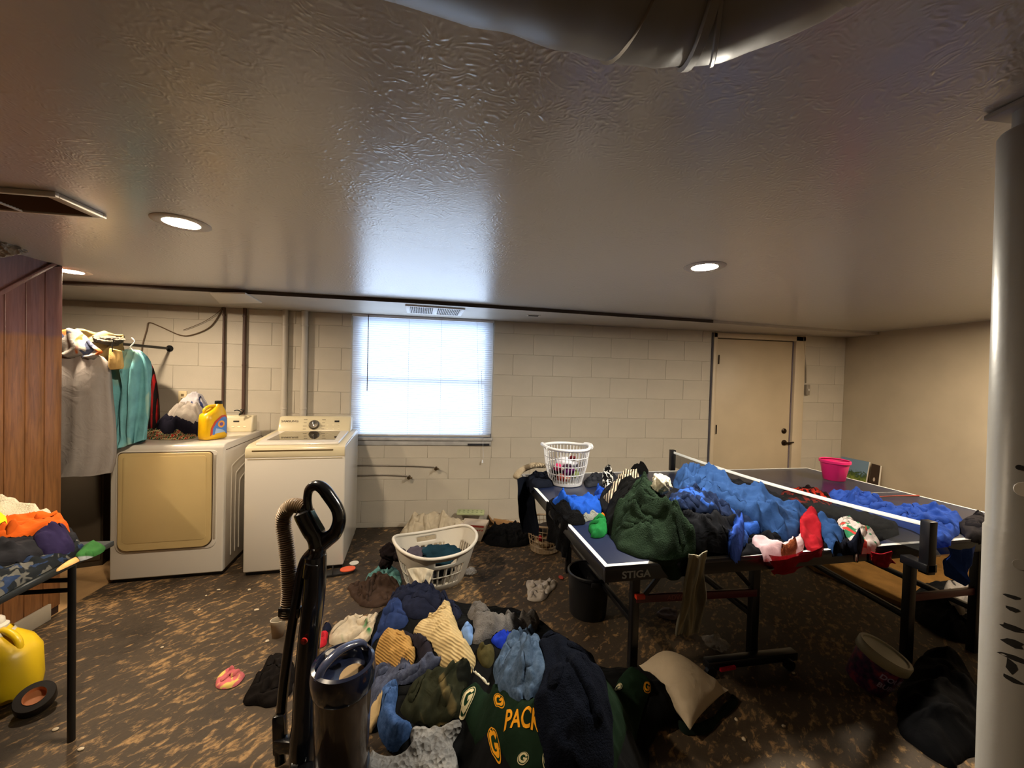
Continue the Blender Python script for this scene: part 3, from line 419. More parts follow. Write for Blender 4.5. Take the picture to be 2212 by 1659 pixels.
21,23,24,24,19,8,2,1,0,1,3,4,4,4,3,1,0,1,2,5,17,25,26,26,24,21,16,10,5,2,1,0,1,3,6,7,7,6,4,2,0,1,2,4,5,4,2,2,4,9,13,13,10,5,2,11,44,47,48,46,
15,17,21,24,24,21,12,4,1,0,1,2,3,4,3,2,1,1,5,19,27,28,27,25,21,15,9,4,2,1,0,1,2,5,6,7,7,6,4,2,0,1,2,4,5,4,3,2,3,8,11,12,9,5,2,10,43,47,48,47,
9,12,16,21,24,24,21,14,6,2,0,1,2,3,3,2,2,7,22,28,29,28,26,21,14,8,4,1,0,1,1,3,4,6,7,8,7,5,3,1,0,1,2,4,5,5,3,2,3,7,10,10,9,5,2,2,43,48,49,48,
6,10,14,19,24,25,22,19,14,8,2,0,1,1,2,3,11,27,30,30,29,26,21,13,6,3,1,0,1,2,3,4,5,6,7,7,7,5,3,1,0,1,2,5,6,6,4,2,3,5,7,8,7,5,2,1,43,48,49,49,
13,16,19,23,25,24,22,19,16,13,7,2,1,2,4,18,30,31,31,30,26,20,11,5,2,1,0,0,1,2,3,4,6,6,7,7,6,5,3,1,0,1,2,5,6,6,5,3,2,3,5,5,5,3,1,1,34,48,49,49,
18,20,23,24,24,22,20,17,15,13,9,4,3,7,25,32,33,32,30,26,18,9,5,2,1,0,0,0,1,2,3,4,5,6,7,7,6,4,3,1,0,1,2,4,6,7,6,4,3,3,3,3,3,1,0,2,34,49,49,49,
19,22,23,23,21,19,16,14,12,10,8,6,13,30,33,34,33,30,26,17,8,4,2,1,0,0,0,0,1,1,2,2,4,5,6,6,6,4,2,1,0,1,2,4,6,7,7,6,5,5,4,4,3,1,0,2,34,49,49,49,
20,22,23,21,18,16,14,11,10,8,9,22,33,35,35,33,30,25,14,6,3,1,0,0,0,0,1,1,1,1,1,2,3,4,5,6,5,4,2,1,0,0,2,4,5,7,7,7,6,6,5,4,3,1,1,3,28,49,49,49,
18,22,23,20,17,15,13,11,10,14,30,35,36,35,33,30,22,11,5,3,1,0,0,0,0,1,1,1,1,1,1,1,2,3,4,5,5,4,2,1,0,0,2,3,5,6,6,6,6,5,4,3,1,0,1,4,26,49,49,49,
7,15,22,21,18,15,13,13,22,35,37,37,36,33,28,19,9,4,2,1,0,0,0,0,0,1,1,1,1,1,1,1,1,2,3,4,4,3,2,1,0,0,2,3,4,5,5,5,4,4,3,1,0,1,3,6,27,49,49,49,
5,10,16,21,19,16,16,28,37,38,37,36,32,26,14,7,3,2,1,0,0,0,0,0,0,1,1,1,1,1,1,1,1,2,3,4,4,3,2,1,0,0,1,3,4,4,4,4,3,2,1,0,1,2,7,14,26,49,49,39,
6,18,18,19,19,22,34,38,38,38,36,31,23,11,5,3,1,1,0,0,0,0,0,0,0,0,1,1,1,1,1,1,1,1,2,3,3,3,2,1,0,0,1,2,3,3,3,2,1,1,0,1,2,8,17,20,31,49,49,32,
4,22,28,32,33,38,38,38,37,35,31,21,9,4,3,2,2,2,1,1,0,0,0,0,0,0,0,0,0,1,0,0,0,1,1,2,2,2,1,1,0,0,1,2,2,2,2,1,1,0,1,3,9,19,21,21,32,48,47,25,
12,21,29,34,36,38,38,37,35,30,21,9,4,3,4,5,5,5,4,3,2,2,1,1,0,0,0,0,0,0,0,0,0,0,1,1,1,1,1,0,0,0,0,1,1,1,1,1,1,1,3,9,19,23,22,19,31,47,45,16,
12,18,28,34,36,37,36,34,30,21,10,4,3,5,7,8,8,9,8,8,6,5,4,3,2,2,1,1,0,0,0,0,0,0,0,0,0,0,0,0,0,0,0,1,1,1,1,1,2,4,9,18,24,24,21,17,31,46,43,5,
7,12,26,34,36,36,34,30,22,11,5,2,3,5,8,9,11,11,12,12,12,11,10,8,6,5,4,3,2,2,1,1,1,0,0,0,0,0,0,0,0,0,1,1,1,1,2,3,5,9,16,24,26,24,18,15,35,44,37,4,
0,6,11,31,35,34,30,23,13,6,3,1,3,5,7,9,10,12,13,14,15,15,15,14,13,11,10,8,6,5,4,3,3,2,2,2,1,1,1,1,2,2,2,2,3,3,4,6,9,15,22,27,27,24,15,13,37,43,31,4,
0,0,3,22,33,30,24,14,8,4,1,1,2,3,4,6,8,10,12,14,15,17,17,18,18,18,17,15,13,11,10,8,6,5,5,4,4,4,3,3,4,4,4,4,5,6,7,9,14,20,26,28,27,19,12,14,40,41,21,5,
0,0,21,29,30,24,15,9,5,2,1,0,0,1,1,2,4,6,9,11,13,15,17,19,20,20,21,20,20,19,17,15,13,11,9,8,8,7,7,6,6,6,7,7,8,9,10,13,18,24,28,30,25,12,11,21,39,39,19,4,
0,5,23,27,22,14,10,6,4,2,1,0,0,1,1,1,1,2,4,6,8,11,13,16,18,20,22,22,23,23,22,21,20,18,16,14,13,12,11,10,10,10,10,10,11,12,14,17,22,27,30,30,16,9,12,28,37,37,18,4,
0,5,22,21,16,12,9,6,4,2,1,0,1,2,1,1,0,0,1,2,3,5,7,10,14,17,20,22,24,24,25,25,25,24,22,20,18,17,16,15,14,13,13,13,14,15,17,21,26,30,32,28,9,10,18,32,35,35,10,4]]
CR = [np.array(c, float).reshape(60, 60)/49. for c in RELIEF]
CR = [np.pad(c, ((0, 60), (0, 60)), mode='symmetric') for c in CR]
CR = [(c*2+np.roll(c, 1, 0)+np.roll(c, -1, 0)+np.roll(c, 1, 1)+np.roll(c, -1, 1))/6 for c in CR]
def crease(x, y, size, ang, seed, which=None):
    """height 0..1 of the settled cloth at x, y; size is the width in metres of one field"""
    H = CR[int(seed*7) % 3 if which is None else which]; c, s = math.cos(ang), math.sin(ang)
    u = ((np.asarray(x)*c+np.asarray(y)*s)/size+seed*.377)*60; v = ((-np.asarray(x)*s+np.asarray(y)*c)/size+seed*.611)*60
    i = np.floor(u).astype(int); j = np.floor(v).astype(int); a = u-i; b = v-j; a = a*a*(3-2*a); b = b*b*(3-2*b); g = lambda p, q: H[p % 120, q % 120]
    return (g(i, j)*(1-a)+g(i+1, j)*a)*(1-b)+(g(i, j+1)*(1-a)+g(i+1, j+1)*a)*b
def folds(x, y, wl, ang, aniso, seed):
    k = min(max(wl/.085, .6), 1.7); return .85*crease(x, y, .56*k, ang, seed)**1.3+.75*crease(x, y, .36*k, ang+1.3, seed+2.3, 1)**1.3+.34*crease(x, y, .30*k, ang+2.3, seed+4.3, 0)-.2
# ---------------------------------------------------------------- laundry: every garment is draped on what lies under it
class Surf:
    """height of everything lying on a support, kept while the garments are laid down one after another"""
    def __init__(s, x0, x1, y0, y1, base, res=.0065):
        s.x0, s.y0, s.res = x0, y0, res; s.nx = int((x1-x0)/res)+1; s.ny = int((y1-y0)/res)+1
        X, Y = np.meshgrid(x0+np.arange(s.nx)*res, y0+np.arange(s.ny)*res, indexing='ij'); s.X, s.Y = X, Y
        s.H = base(X, Y)*np.ones_like(X)
    def z(s, x, y):
        i = min(max(int(round((x-s.x0)/s.res)), 0), s.nx-1); j = min(max(int(round((y-s.y0)/s.res)), 0), s.ny-1); return s.H[i, j]
def blur(a, k):
    if k < 1: return a
    for ax in (0, 1):
        p = np.pad(a, [(k, k) if q == ax else (0, 0) for q in (0, 1)], mode='edge'); c = np.cumsum(p, axis=ax)
        c = np.concatenate([np.zeros_like(np.take(c, [0], axis=ax)), c], axis=ax); n = a.shape[ax]
        a = (np.take(c, range(2*k+1, 2*k+1+n), axis=ax)-np.take(c, range(0, n), axis=ax))/(2*k+1)
    return a
def smooth_poly(p, n=3):
    for _ in range(n):
        q = []
        for i in range(len(p)):
            a, b = p[i], p[(i+1) % len(p)]
            q += [(a[0]*.75+b[0]*.25, a[1]*.75+b[1]*.25), (a[0]*.25+b[0]*.75, a[1]*.25+b[1]*.75)]
        p = q
    return p
def drape(S, poly, th=.02, fold=.025, wl=.09, ang=0, aniso=2.2, seed=0, edge=.03, base_blur=6, ridges=(), round_=2, puff=0, wob=.006, mb=None, corners=False):
    P = np.array(smooth_poly([p[:2] for p in poly], 1 if corners else round_))
    if wob:
        P = P+np.stack([perlin(P[:, 0]*14, P[:, 1]*14, seed+5), perlin(P[:, 0]*14+5, P[:, 1]*14, seed+6)], 1)*wob*2
    i0 = max(int((P[:, 0].min()-S.x0)/S.res)-1, 0); i1 = min(int((P[:, 0].max()-S.x0)/S.res)+3, S.nx)
    j0 = max(int((P[:, 1].min()-S.y0)/S.res)-1, 0); j1 = min(int((P[:, 1].max()-S.y0)/S.res)+3, S.ny)
    X = S.X[i0:i1, j0:j1]; Y = S.Y[i0:i1, j0:j1]; H = S.H[i0:i1, j0:j1]
    if X.shape[0] < 3 or X.shape[1] < 3: return mb or MB()
    ins = np.zeros(X.shape, bool); D = np.full(X.shape, 9.); CX = X.copy(); CY = Y.copy(); n = len(P)
    for k in range(n):
        ax, ay = P[k]; bx, by = P[(k+1) % n]
        if ay != by:
            c = ((ay > Y) != (by > Y)) & (X < (bx-ax)*(Y-ay)/(by-ay)+ax); ins ^= c
        L = (bx-ax)**2+(by-ay)**2+1e-12; t = np.clip(((X-ax)*(bx-ax)+(Y-ay)*(by-ay))/L, 0, 1); qx = ax+t*(bx-ax); qy = ay+t*(by-ay)
        d = np.hypot(X-qx, Y-qy); m = d < D; D = np.where(m, d, D); CX = np.where(m, qx, CX); CY = np.where(m, qy, CY)
    base = np.maximum(blur(H, base_blur), H); e = np.clip(D/edge, 0, 1); prof = np.sqrt(np.clip(1-(1-e)**2, 0, 1))
    fold = min(fold, .068*min(max(wl/.085, .6), 1.7)*.56); t0 = min(th, .014); e0 = np.clip(D/.016, 0, 1); bulk = 1-(1-np.clip(D/max(edge*2.2, .07), 0, 1))**2
    ee = np.clip(D/max(edge*.8, .02), 0, 1)
    z = base+.003+t0*np.sqrt(np.clip(1-(1-e0)**2, 0, 1))+(th-t0)*bulk+fold*(.25+.75*ee*ee*(3-2*ee))*e0*folds(X, Y, wl, ang, aniso, seed)
    if puff: z = z+puff*np.clip(D/max(D[ins].max() if ins.any() else 1, 1e-6), 0, 1)**.7
    for (ax, ay), (bx, by), rh, rw in ridges:
        L = (bx-ax)**2+(by-ay)**2+1e-12; t = np.clip(((X-ax)*(bx-ax)+(Y-ay)*(by-ay))/L, 0, 1)
        d = np.hypot(X-ax-t*(bx-ax), Y-ay-t*(by-ay)); z = z+prof*rh*np.exp(-(d/rw)**2)
    z = np.maximum(z, H+.003)
    cell = ins[:-1, :-1] | ins[1:, :-1] | ins[:-1, 1:] | ins[1:, 1:]
    use = np.zeros(X.shape, bool); use[:-1, :-1] |= cell; use[1:, :-1] |= cell; use[:-1, 1:] |= cell; use[1:, 1:] |= cell
    px = np.where(ins, X, CX); py = np.where(ins, Y, CY); pz = np.where(ins, z, H+.002)
    idx = -np.ones(X.shape, int); idx[use] = np.arange(use.sum())
    vs = list(zip(px[use], py[use], pz[use])); I, J = np.nonzero(cell)
    fs = list(zip(idx[I, J], idx[I+1, J], idx[I+1, J+1], idx[I, J+1])); fs = [tuple(int(q) for q in f) for f in fs]
    S.H[i0:i1, j0:j1] = np.where(ins, z, H)
    mb = mb or MB(); mb.add(vs, fs); return mb
def hang(mb, top, bot, amp=.02, nf=5, seed=0, rows=24, cols=36, bulge=0, wav=.5, out=(0, -1, 0)):
    """cloth falling from an edge: top and bottom lines, vertical folds that deepen downwards"""
    T = arc([Vector(p) for p in top], 8); B = arc([Vector(p) for p in bot], 8)
    def at(L, t): x = t*(len(L)-1); i = min(int(x), len(L)-2); return L[i].lerp(L[i+1], x-i)
    g = []; o = Vector(out)
    for i in range(rows+1):
        t = i/rows; row = []
        for j in range(cols+1):
            s = j/cols; p = at(T, s).lerp(at(B, s), t)
            w = float(perlin(s*nf+t*wav, t*1.3, seed)); w2 = float(perlin(s*nf*2.3+t, t*3, seed+1))
            row.append(p+o*(amp*(.25+.75*min(1, t*2.5))*(w*1.6+w2*.5)+bulge*math.sin(PI*min(1, t*1.2))))
        g.append(row)
    mb.sheet(g); return mb
NG = [0]
def inside(x, y, P):
    r = False
    for k in range(len(P)):
        ax, ay = P[k][:2]; bx_, by_ = P[(k+1) % len(P)][:2]
        if (ay > y) != (by_ > y) and x < (bx_-ax)*(y-ay)/(by_-ay)+ax: r = not r
    return r
def layer_folds(S, poly, mb, seed, n=None):
    """folded-over strips of the same cloth lying on the garment, each with its own edge"""
    P = [p[:2] for p in poly]; A = abs(sum(P[i][0]*P[i-1][1]-P[i-1][0]*P[i][1] for i in range(len(P))))/2
    n = min(13, max(1, int(A/.0085))) if n is None else n; rn = random.Random(int(seed*97)); k = tries = 0
    xs = [p[0] for p in P]; ys = [p[1] for p in P]; size = math.sqrt(A); main = rn.uniform(0, PI)
    while k < n and tries < 80:
        tries += 1; x, y = rn.uniform(min(xs), max(xs)), rn.uniform(min(ys), max(ys))
        if not inside(x, y, P): continue
        a = main+rn.gauss(0, .55); w = rn.uniform(.012, .028)*min(1.3, .5+size*1.4); L = rn.uniform(.35, .8)*size*.75; cv = rn.uniform(-2.2, 2.2)
        line = []
        for i in range(9):
            t = (i/8-.5)*L; aa = a+cv*t; qx, qy = x+t*math.cos(aa), y+t*math.sin(aa)
            if inside(qx, qy, P) and inside(qx-w*1.3*math.sin(aa), qy+w*1.3*math.cos(aa), P) and inside(qx+w*1.3*math.sin(aa), qy-w*1.3*math.cos(aa), P): line.append((qx, qy, aa, w*(.45+.55*math.sin(PI*(i+.7)/9.4))*rn.uniform(.85, 1.15)))
        if len(line) < 4: continue
        band = [(qx-ww*math.sin(aa), qy+ww*math.cos(aa)) for qx, qy, aa, ww in line]+[(qx+ww*math.sin(aa), qy-ww*math.cos(aa)) for qx, qy, aa, ww in line[::-1]]
        drape(S, band, rn.uniform(.007, .014), .012, .06, rn.uniform(0, 3), seed=seed+k*1.7, edge=.012, base_blur=2, round_=2, wob=.002, mb=mb); k += 1
def garment(S, name, label, cat, m, poly, group=None, hangs=(), drops=None, **kw):
    NG[0] += 1; kw.setdefault('seed', NG[0]*3.7); flaps = kw.pop('flaps', None); mb = drape(S, poly, **kw); layer_folds(S, poly, mb, kw['seed'], flaps)
    for h in hangs: hang(mb, **h)
    return obj(name, mb, m, label=label, cat=cat, group=group, fix=False, ang=180)
def crumple(c, r, seed=0, amp=.25, sub=4, sc=2.2, mb=None, flat=.0):
    bm = bmesh.new(); bmesh.ops.create_icosphere(bm, subdivisions=sub, radius=1); V = np.array([v.co[:] for v in bm.verts])
    a = crease(V[:, 0]*.11+V[:, 2]*.09, V[:, 1]*.11-V[:, 2]*.10, .52, seed, seed+.5); b = crease(V[:, 1]*.16+V[:, 2]*.1, V[:, 0]*.16-V[:, 2]*.12, .5, seed, seed+1.7, 0)
    k = 1+amp*(a*1.1+.6*b-.75); V = V*k[:, None]
    if flat: V[:, 2] = np.maximum(V[:, 2], -flat)
    mb = mb or MB(); mb.add([(c[0]+v[0]*r[0], c[1]+v[1]*r[1], c[2]+v[2]*r[2]) for v in V], [tuple(q.index for q in f.verts) for f in bm.faces]); bm.free(); return mb
def sock(path, r, mb=None, seed=0):
    P = arc(path, 5); n = len(P); rr = [r*(.55+.45*math.sin(PI*min(1, (i+1.5)/(n*.25)) / 2))*(1+.12*float(perlin(i*.6, 0, seed))) for i in range(n)]
    rr[-1] *= .6; mb = mb or MB(); return mb.tube(P, rr, 12, flat=.6)
def bump_fn(bumps):
    def f(x, y):
        z = 0*x
        for cx, cy, rx, ry, h, a in bumps:
            c, s = math.cos(a), math.sin(a); u = ((x-cx)*c+(y-cy)*s)/rx; v = (-(x-cx)*s+(y-cy)*c)/ry
            z = np.maximum(z, h*np.clip(1-(u*u+v*v), 0, 1)**.75)
        return z
    return f
# ================================================================= THE SETTING
ZC, ZS, YB, XR, XL = 2.125, 2.098, 3.978, 4.464, -2.392
def mat_floor():
    s = NT('worn_floor'); c = s.co(rot=(0, 0, .5)); c2 = s.co(scale=(1.9, 1, 1), rot=(0, 0, .8)); c2.vector_type = 'TEXTURE'
    n1 = s.noise(2.4, 6, c, .65, .4); n2 = s.noise(30, 6, c2, .66, .4); n3 = s.noise(60, 4, c, .7)
    dark = s.ramp(n1, 0, [(.3, '211b15'), (.55, '3c3226'), (.75, '4f4231')])
    grime = s.mix((s.ramp(n3, 0, [(.35, 0.0), (.8, .5)]), 0), (dark, 0), '4a3a29')
    # worn patches: more of them where n1 is high
    add = s.n('ShaderNodeMath', operation='MULTIPLY_ADD'); s.l(n1, 0, add, 0); add.inputs[1].default_value = .42; s.l(n2, 0, add, 2)
    patch = s.ramp(add, 0, [(.74, 0.0), (.87, 1.0)])
    tan = s.ramp(n3, 0, [(.3, '75593b'), (.7, 'a08054')])
    m = s.mix((patch, 0), (grime, 2), (tan, 0)); s.base(m, 2)
    rg = s.ramp(n1, 0, [(.3, .5), (.7, .8)]); s.l(rg, 0, s.b, 'Roughness'); s.b.inputs['Specular IOR Level'].default_value = .3
    s.bump(add, 0, .25, .01); return s.m
def mat_ceiling():
    s = NT('gloss_ceiling'); c = s.co()
    s.b.inputs['Base Color'].default_value = lin('c9c7c4'); s.b.inputs['Roughness'].default_value = .25; s.b.inputs['Specular IOR Level'].default_value = 1.0; s.b.inputs['Coat Weight'].default_value = .55; s.b.inputs['Coat Roughness'].default_value = .22
    w = s.noise(7, 2, c); mp = s.n('ShaderNodeMix', data_type='VECTOR'); s.l(c, 0, mp, 4); s.l(w, 1, mp, 5); mp.inputs[0].default_value = .12
    n = s.n('ShaderNodeTexNoise', noise_type='RIDGED_MULTIFRACTAL'); n.inputs['Scale'].default_value = 75; n.inputs['Detail'].default_value = 3; s.l(mp, 1, n, 0)
    k = s.noise(1.6, 3, c); kk = s.ramp(k, 0, [(.38, .3), (.6, 1.0)])
    g = s.n('ShaderNodeMath', operation='MULTIPLY'); s.l(n, 0, g, 0); s.l(kk, 0, g, 1)
    s.bump(g, 0, .5, .004); return s.m
def mat_paint(name, col, rough=.45, b=.12):
    s = NT(name); c = s.co(); n = s.noise(3, 4, c); d = lin(col)[:3]
    r = s.ramp(n, 0, [(.3, tuple(x*.9 for x in d)), (.7, tuple(x*1.04 for x in d))]); s.base(r)
    k = s.noise(90, 3, c); s.bump(k, 0, b, .003); s.b.inputs['Roughness'].default_value = rough; return s.m
def mat_wood():
    s = NT('stained_boards'); c = s.co(scale=(1, 6, 1.0)); g = s.noise(5, 6, s.co(scale=(6, 14, 1)), .6, .6)
    lo = s.ramp(g, 0, [(.3, '69452a'), (.55, '875a35'), (.8, '9c6c42')]); hi = s.ramp(g, 0, [(.3, '5e3c38'), (.8, '7d5752')])
    geo = s.n('ShaderNodeNewGeometry'); sep = s.n('ShaderNodeSeparateXYZ'); s.l(geo, 0, sep, 0)
    wob = s.noise(9, 3, s.co()); ad = s.n('ShaderNodeMath', operation='MULTIPLY_ADD'); s.l(wob, 0, ad, 0); ad.inputs[1].default_value = .05; s.l(sep, 2, ad, 2)
    t = s.n('ShaderNodeMapRange'); s.l(ad, 0, t, 0); t.inputs[1].default_value = 1.70; t.inputs[2].default_value = 1.73
    m = s.mix((t, 0), (lo, 0), (hi, 0)); s.base(m, 2); s.b.inputs['Roughness'].default_value = .38; s.bump(g, 0, .15, .004); return s.m
M_floor = mat_floor(); M_ceil = mat_ceiling(); M_block = mat_paint('cream_block_paint', 'b9b0a0', .5, .3); M_wall = mat_paint('beige_wall_paint', 'b3a68f', .6, .08)
M_wood = mat_wood(); M_white = mat('white_trim', 'cfc9bd', .45); M_dark = mat('dark_gap', '0c0a09', .7)
M_tan = mat('bare_tan_concrete', '9c7a50', .8, bump=.3, var=.25, vs=6)
def bx(x0, x1, y0, y1, z0, z1, mb=None): return (mb or MB()).box(((x0+x1)/2, (y0+y1)/2, (z0+z1)/2), (x1-x0, y1-y0, z1-z0))
ST = dict(kind='structure')
obj('floor', bx(XL, XR+.2, -2.2, YB+.3, -.1, 0), M_floor, **ST)
obj('floor', bx(-4.4, XL-.004, 2.6, YB+.3, -.1, .002), M_tan, **ST)
obj('ceiling', bx(-4.4, XR+.2, -2.2, YB+.3, ZC, ZC+.1), M_ceil, **ST)
# the lower strip of ceiling along the back wall, its dark edge towards the room
sp = [(-4.2, 3.235), (-2.8, 3.229), (-1.835, 3.194), (-.344, 3.22), (1.0, 3.31), (2.383, 3.417), (3.2, 3.52), (4.46, 3.62), (4.46, YB), (-4.2, YB)]
st = MB(); st.prism(sp, ZS, ZC+.01); obj('trim_1', st, mat_paint('strip_paint', 'b5b0a8', .4, .1), smooth=False, **ST)
e = MB()
for a, b in zip(sp[:5], sp[1:6]): e.beam((a[0], a[1]-.003, (ZC+ZS)/2+.001), (b[0], b[1]-.003, (ZC+ZS)/2+.001), .006, ZC-ZS+.004)
obj('trim_2', e, mat('painted_shade_edge', '3a3029', .8), **ST)  # shade on the step's face put into its dark colour
# ---- back wall, painted concrete block
WX0, WX1, WZ0, WZ1 = -1.028, .353, .90, 2.098
DX0, DX1, DZ1 = 2.785, 3.925, 2.085
wb = MB()
for x0, x1, z0, z1 in ((-4.4, WX0, 0, ZC+.05), (WX0, WX1, 0, WZ0), (WX1, DX0, 0, ZC+.05), (DX0, DX1, DZ1, ZC+.05), (DX1, XR+.2, 0, ZC+.05), (WX0, WX1, WZ1, ZC+.05)):
    bx(x0, x1, YB, YB+.2, z0, z1, wb)
wall = obj('wall_back', wb, M_block, smooth=False, **ST)
BW, BH, J = .42, .2138, .003
cache = {}
def block(x0, x1, z0, z1):
    w, h = round(x1-x0-J, 3), round(z1-z0-J, 3)
    if w < .015 or h < .015: return
    if (w, h) not in cache:
        mb = MB().box((0, 0, 0), (w, .004, h)); o = obj('block', mb, M_block, wall, bevel=.0018, seg=1); cache[(w, h)] = o.data
    else:
        o = bpy.data.objects.new('block', cache[(w, h)]); COL.objects.link(o); o.parent = wall
    o.location = Vector(((x0+x1)/2, YB-.0018, (z0+z1)/2))-wall.location
for k in range(-1, 10):
    z0, z1 = .051+BH*k, .051+BH*(k+1); z0 = max(z0, 0); z1 = min(z1, ZS)
    off = .557+(0 if k % 2 else BW/2); x = off-BW*12
    while x < XR:
        a, b = max(x, -3.8), min(x+BW, XR)
        segs = [(a, b)]
        if b > a:
            for h0, h1, hz0, hz1 in ((WX0-.005, WX1+.005, .82, 3), (DX0, DX1, 0, DZ1)):
                new = []
                for p, q in segs:
                    if q <= h0 or p >= h1 or z1 <= hz0+.02 or z0 >= hz1: new.append((p, q)); continue
                    if z0 < hz0 and hz0-z0 > .03: block(max(p, h0), min(q, h1), z0, hz0)
                    if p < h0: new.append((p, h0))
                    if q > h1: new.append((h1, q))
                segs = new
            for p, q in segs: block(p, q, z0, z1)
        x += BW
obj('wall_right', bx(XR, XR+.2, -2.2, YB+.3, 0, ZC+.05), M_wall, smooth=False, **ST)
obj('wall_front', bx(-4.4, XR+.2, -2.4, -2.2, 0, ZC+.05), M_wall, smooth=False, **ST)
obj('wall_alcove', bx(-4.4, -4.2, 2.6, YB+.3, 0, ZC+.05), M_block, smooth=False, **ST)
# ---- panelled left wall
wl = obj('wall_left', bx(-4.4, XL-.012, -2.2, 2.735, 0, ZC+.05), mat('dark_board_gap', '2a150b', .7), smooth=False, **ST)
y = 2.735; k = 0
while y > -.4:
    y0 = y-.1025; t = 2.101+(y-.05-2.65)*.84; zt = max(min(t, ZC), 1.0)
    m = MB(); ya, yb = y0+.002, y-.002
    za, zb = min(2.101+(ya-2.65)*.84, ZC), min(2.101+(yb-2.65)*.84, ZC); za = max(za, .9); zb = max(zb, .9)
    m.add([(XL-.014, ya, .05), (XL-.014, yb, .05), (XL-.014, yb, zb), (XL-.014, ya, za), (XL, ya, .05), (XL, yb, .05), (XL, yb, zb), (XL, ya, za)],
          [(0, 1, 2, 3), (4, 7, 6, 5), (0, 4, 5, 1), (1, 5, 6, 2), (2, 6, 7, 3), (3, 7, 4, 0)])
    obj('board', m, M_wood, wl, world=True, bevel=.0035, seg=2)
    y = y0; k += 1
m = MB(); m.add([(XL-.01, 2.735, 2.16), (XL-.01, 2.735, ZC), (XL-.01, 2.68, 2.126), (XL-.01, 1.23, .91), (XL-.01, 1.23, ZC)], [(1, 2, 3, 4)])
obj('upper_panel', m, M_wood, wl, world=True, smooth=False)
m = MB(); m.beam((XL-.002, 2.69, 2.118+.012), (XL-.002, 1.3, .967), .016, .022, up=(0, 0, 1)); obj('stair_trim', m, M_wood, wl, world=True, bevel=.003)
obj('baseboard_left', bx(XL+.002, XL+.018, .2, 2.66, 0, .095), mat('grubby_white_base', 'a39a8a', .5, var=.2), bevel=.003, **ST)
# ---- window 1
wf = MB(); fy0, fy1 = YB+.01, YB+.07
for a in ((WX0, WX0+.05, WZ0, WZ1), (WX1-.05, WX1, WZ0, WZ1), (WX0, WX1, WZ1-.05, WZ1), (WX0, WX1, WZ0, WZ0+.04)): bx(a[0], a[1], fy0, fy1, a[2], a[3], wf)
M_vinyl = mat('white_vinyl', 'dfe3ea', .4)
w1 = obj('window_1', wf, M_vinyl, bevel=.003, **ST)
obj('meeting_rail', bx(WX0+.05, WX1-.05, fy0+.01, fy1-.005, 1.45, 1.50), M_vinyl, w1, world=True, bevel=.003)
obj('sash_rail', bx(WX0+.05, WX1-.05, fy0+.01, fy1-.005, 1.14, 1.155), M_vinyl, w1, world=True, bevel=.002)
for z0, z1 in ((WZ0+.04, 1.45), (1.50, WZ1-.05)):
    for xa in (WX0+.05, WX1-.085): obj('sash_stile', bx(xa, xa+.035, fy0+.012, fy1-.006, z0, z1), M_vinyl, w1, world=True, bevel=.002)
def mat_sky():
    s = NT('overcast_daylight'); s.t.nodes.remove(s.b); e = s.n('ShaderNodeEmission'); e.inputs[0].default_value = (.68, .82, 1, 1); e.inputs[1].default_value = WINDOW_GLOW
    s.l(e, 0, s.out, 0); return s.m
M_day = mat_sky()
for z0, z1 in ((WZ0+.03, 1.46), (1.49, WZ1-.04)): obj('pane', bx(WX0+.04, WX1-.04, fy1-.02, fy1-.014, z0, z1), M_day, w1, world=True, smooth=False)
si = MB(); bx(WX0-.01, WX1+.01, YB-.035, YB+.01, .872, .90, si); bx(WX0+.02, WX1-.0, YB-.018, YB+.0, .822, .872, si)
obj('sill', si, mat('grey_sill_paint', 'a8a6a4', .5, var=.2, vs=12), w1, world=True, bevel=.004)
obj('peeled_edge', bx(.115, .335, YB-.022, YB-.012, .823, .842), mat('black_scuff', '191a24', .6), w1, world=True)
# ---- blind
s_ = NT('blind_slat'); tr = s_.n('ShaderNodeBsdfTranslucent'); tr.inputs[0].default_value = (.72, .8, .92, 1); df = s_.n('ShaderNodeBsdfDiffuse'); df.inputs[0].default_value = (.8, .82, .86, 1)
mx = s_.n('ShaderNodeMixShader'); mx.inputs[0].default_value = .5; s_.l(df, 0, mx, 1); s_.l(tr, 0, mx, 2); s_.l(mx, 0, s_.out, 0); s_.t.nodes.remove(s_.b); M_slat = s_.m
bl = thing('window_blind', 'white mini blind with thin slats lowered over the bright window', 'blind', ((WX0+WX1)/2, YB-.025, WZ1))
obj('head_rail', bx(WX0+.005, WX1-.005, YB-.042, YB-.012, WZ1-.028, WZ1-.002), M_vinyl, bl, world=True, bevel=.003)
sl = MB(); nsl = 54
for i in range(nsl):
    z = .945+(WZ1-.04-.945)*i/(nsl-1); tlt = -.86+.05*math.sin(i*.7)
    g = [[(x, YB-.026+w*math.cos(tlt), z+w*math.sin(tlt)-.0012*(1-(w/.0125)**2)*-1+.0008*math.sin(x*9+i)) for x in (WX0+.012, WX0+.35, (WX0+WX1)/2, WX1-.35, WX1-.012)] for w in (-.0125, 0, .0125)]
    sl.sheet(g)
obj('slat', sl, M_slat, bl, world=True, kind='stuff', fix=False, ang=180)
obj('bottom_rail', bx(WX0+.01, WX1-.012, YB-.04, YB-.012, .913, .93), mat('greyed_rail', 'a7a39e', .4), bl, world=True, bevel=.003)
obj('tilt_wand', MB().tube([(-0.870, 3.930, 2.089), (-0.868, 3.930, 1.352)], .004, 8), mat('smoky_wand', '3c3a48', .25), bl, world=True)
